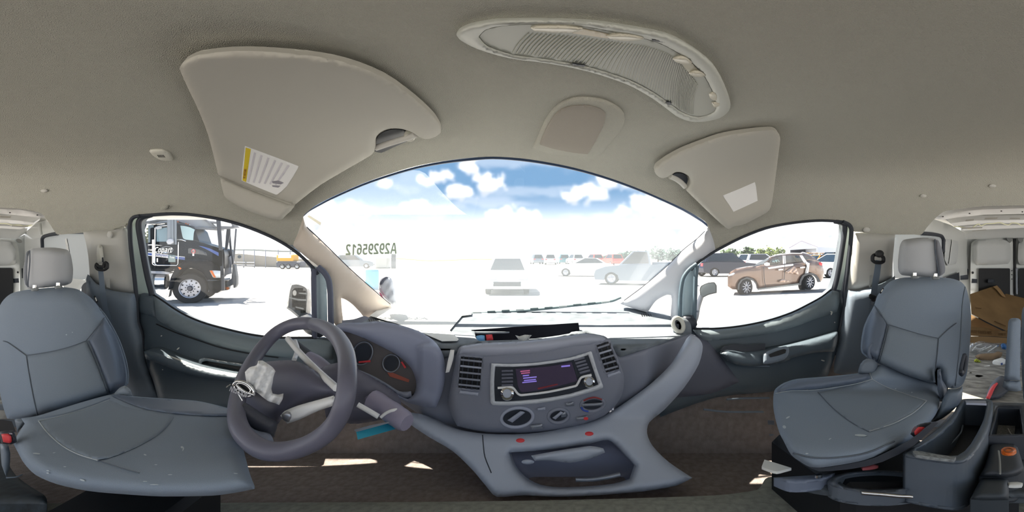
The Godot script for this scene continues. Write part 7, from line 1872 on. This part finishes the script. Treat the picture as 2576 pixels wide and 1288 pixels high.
	relief("upper_rail", wl, pl([570, 627, 640, 627, 700, 630, 760, 632, 760, 635, 700, 634, 640, 631, 570, 630]), 66.0, mt(Color(0.62, 0.64, 0.62), 0.7), {"step": 30.0, "thick": 0.3, "dir": Vector3(0, 0, -1)})
	for x in [588.0, 613.0, 640.0, 668.0, 700.0, 730.0]:
		st = ST()
		tube(st, on(65.6, pl([x, 628, x, 676])), 0.06, 6)
		fin(st, "fence_post", M.silver_dull, wl)
	for y in [660.0, 667.0]:
		st = ST()
		tube(st, on(65.4, pl([585, y, 640, y + 0.5])), 0.05, 5)
		fin(st, "fence_rail", M.silver_dull, wl)
	var bus := thing("yellow_truck", "yellow box truck parked before the grey wall beyond the driver's window", "truck", "", Vector3((726 - 1288.0) / F * 60.0, 0, -60.0))
	st = ST()
	box(st, Vector3(-0.1, 1.3, 0), Vector3(1.95, 0.75, 1.6))
	fin(st, "yellow_box", mt(Color(0.88, 0.66, 0.22), 0.5), bus)
	st = ST()
	box(st, Vector3(-0.1, 1.42, 0.82), Vector3(1.5, 0.3, 0.04))
	fin(st, "white_panel", M.white, bus)
	st = ST()
	box(st, Vector3(0.3, 0.55, 0), Vector3(2.9, 0.6, 1.5))
	fin(st, "chassis", mt(Color(0.34, 0.36, 0.40), 0.6), bus)
	for x in [-0.4, 0.3, 1.3]:
		wheel(bus, Vector3(x, 0.3, 0.8), Vector3(0, 0, 1), 0.3, 0.2, 0.2, 4, M.white)
	st = ST()
	relief("dark_sign", self, ell(602, 646, 4.5, 4.0), 65.94, mt(Color(0.30, 0.34, 0.36), 0.9), {"step": 3.0, "thick": 0.06})
	tag(get_node("dark_sign"), "small dark round sign on the grey wall right of the tow truck's posts", "sign")
	# the van's own mirrors
	var ml := thing("door_mirror", "tall dark driver's door mirror with pale edge beyond the driver's window", "mirror", "", P(752, 760, 2.5))
	move_into(ml)
	relief("mirror_face", ml, spl(pl([734, 717, 746, 715, 758, 718, 769, 724, 773, 734, 772, 758, 768, 798, 761, 803, 754, 796, 735, 779, 725, 774, 727, 749, 730, 730]), 3), 2.46, mt(Color(0.34, 0.37, 0.40), 0.15, 0.0, {"coat": 0.6}), {"step": 6.0, "thick": 0.01})
	relief("housing", ml, spl(pl([730, 714, 746, 711, 762, 714, 774, 722, 781, 736, 783, 770, 779, 804, 764, 808, 752, 800, 730, 782, 721, 776, 724, 748, 726, 728]), 3), 2.48, M.white, {"step": 7.0, "thick": 0.10, "bulge": 0.02, "br": 8.0})
	st = ST()
	tube(st, path3([766, 800, 2.50, 784, 822, 2.30, 804, 828, 2.13], 4), 0.035, 8)
	fin(st, "mount_arm", M.dark, ml)
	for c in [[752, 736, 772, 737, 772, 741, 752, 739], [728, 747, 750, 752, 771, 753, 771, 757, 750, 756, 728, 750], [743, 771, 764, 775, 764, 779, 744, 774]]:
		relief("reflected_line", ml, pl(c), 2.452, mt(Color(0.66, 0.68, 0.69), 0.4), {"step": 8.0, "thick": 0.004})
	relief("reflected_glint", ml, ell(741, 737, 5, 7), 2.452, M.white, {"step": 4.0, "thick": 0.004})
	var mr := thing("door_mirror", "small dark passenger's door mirror low at the front of the passenger's window", "mirror", "", P(1782, 730, 2.6))
	move_into(mr)
	relief("mirror_face", mr, spl(pl([1762, 730, 1766, 720, 1782, 713, 1796, 712, 1800, 719, 1800, 735, 1790, 737, 1780, 740, 1764, 748]), 2), 2.58, mt(Color(0.55, 0.60, 0.62), 0.1, 0.4), {"step": 6.0, "thick": 0.01})
	relief("housing", mr, spl(pl([1760, 730, 1764, 719, 1782, 711, 1797, 710, 1803, 718, 1803, 737, 1790, 740, 1780, 743, 1763, 752]), 2), 2.60, mt(Color(0.24, 0.28, 0.30), 0.4), {"step": 6.0, "thick": 0.09})
	st = ST()
	tube(st, path3([1764, 746, 2.62, 1755, 772, 2.4, 1749, 800, 2.2, 1742, 812, 2.12], 4), 0.013, 8)
	fin(st, "mount_arm", M.dark, mr)
	# road film on the windscreen, thicker to the left and low down
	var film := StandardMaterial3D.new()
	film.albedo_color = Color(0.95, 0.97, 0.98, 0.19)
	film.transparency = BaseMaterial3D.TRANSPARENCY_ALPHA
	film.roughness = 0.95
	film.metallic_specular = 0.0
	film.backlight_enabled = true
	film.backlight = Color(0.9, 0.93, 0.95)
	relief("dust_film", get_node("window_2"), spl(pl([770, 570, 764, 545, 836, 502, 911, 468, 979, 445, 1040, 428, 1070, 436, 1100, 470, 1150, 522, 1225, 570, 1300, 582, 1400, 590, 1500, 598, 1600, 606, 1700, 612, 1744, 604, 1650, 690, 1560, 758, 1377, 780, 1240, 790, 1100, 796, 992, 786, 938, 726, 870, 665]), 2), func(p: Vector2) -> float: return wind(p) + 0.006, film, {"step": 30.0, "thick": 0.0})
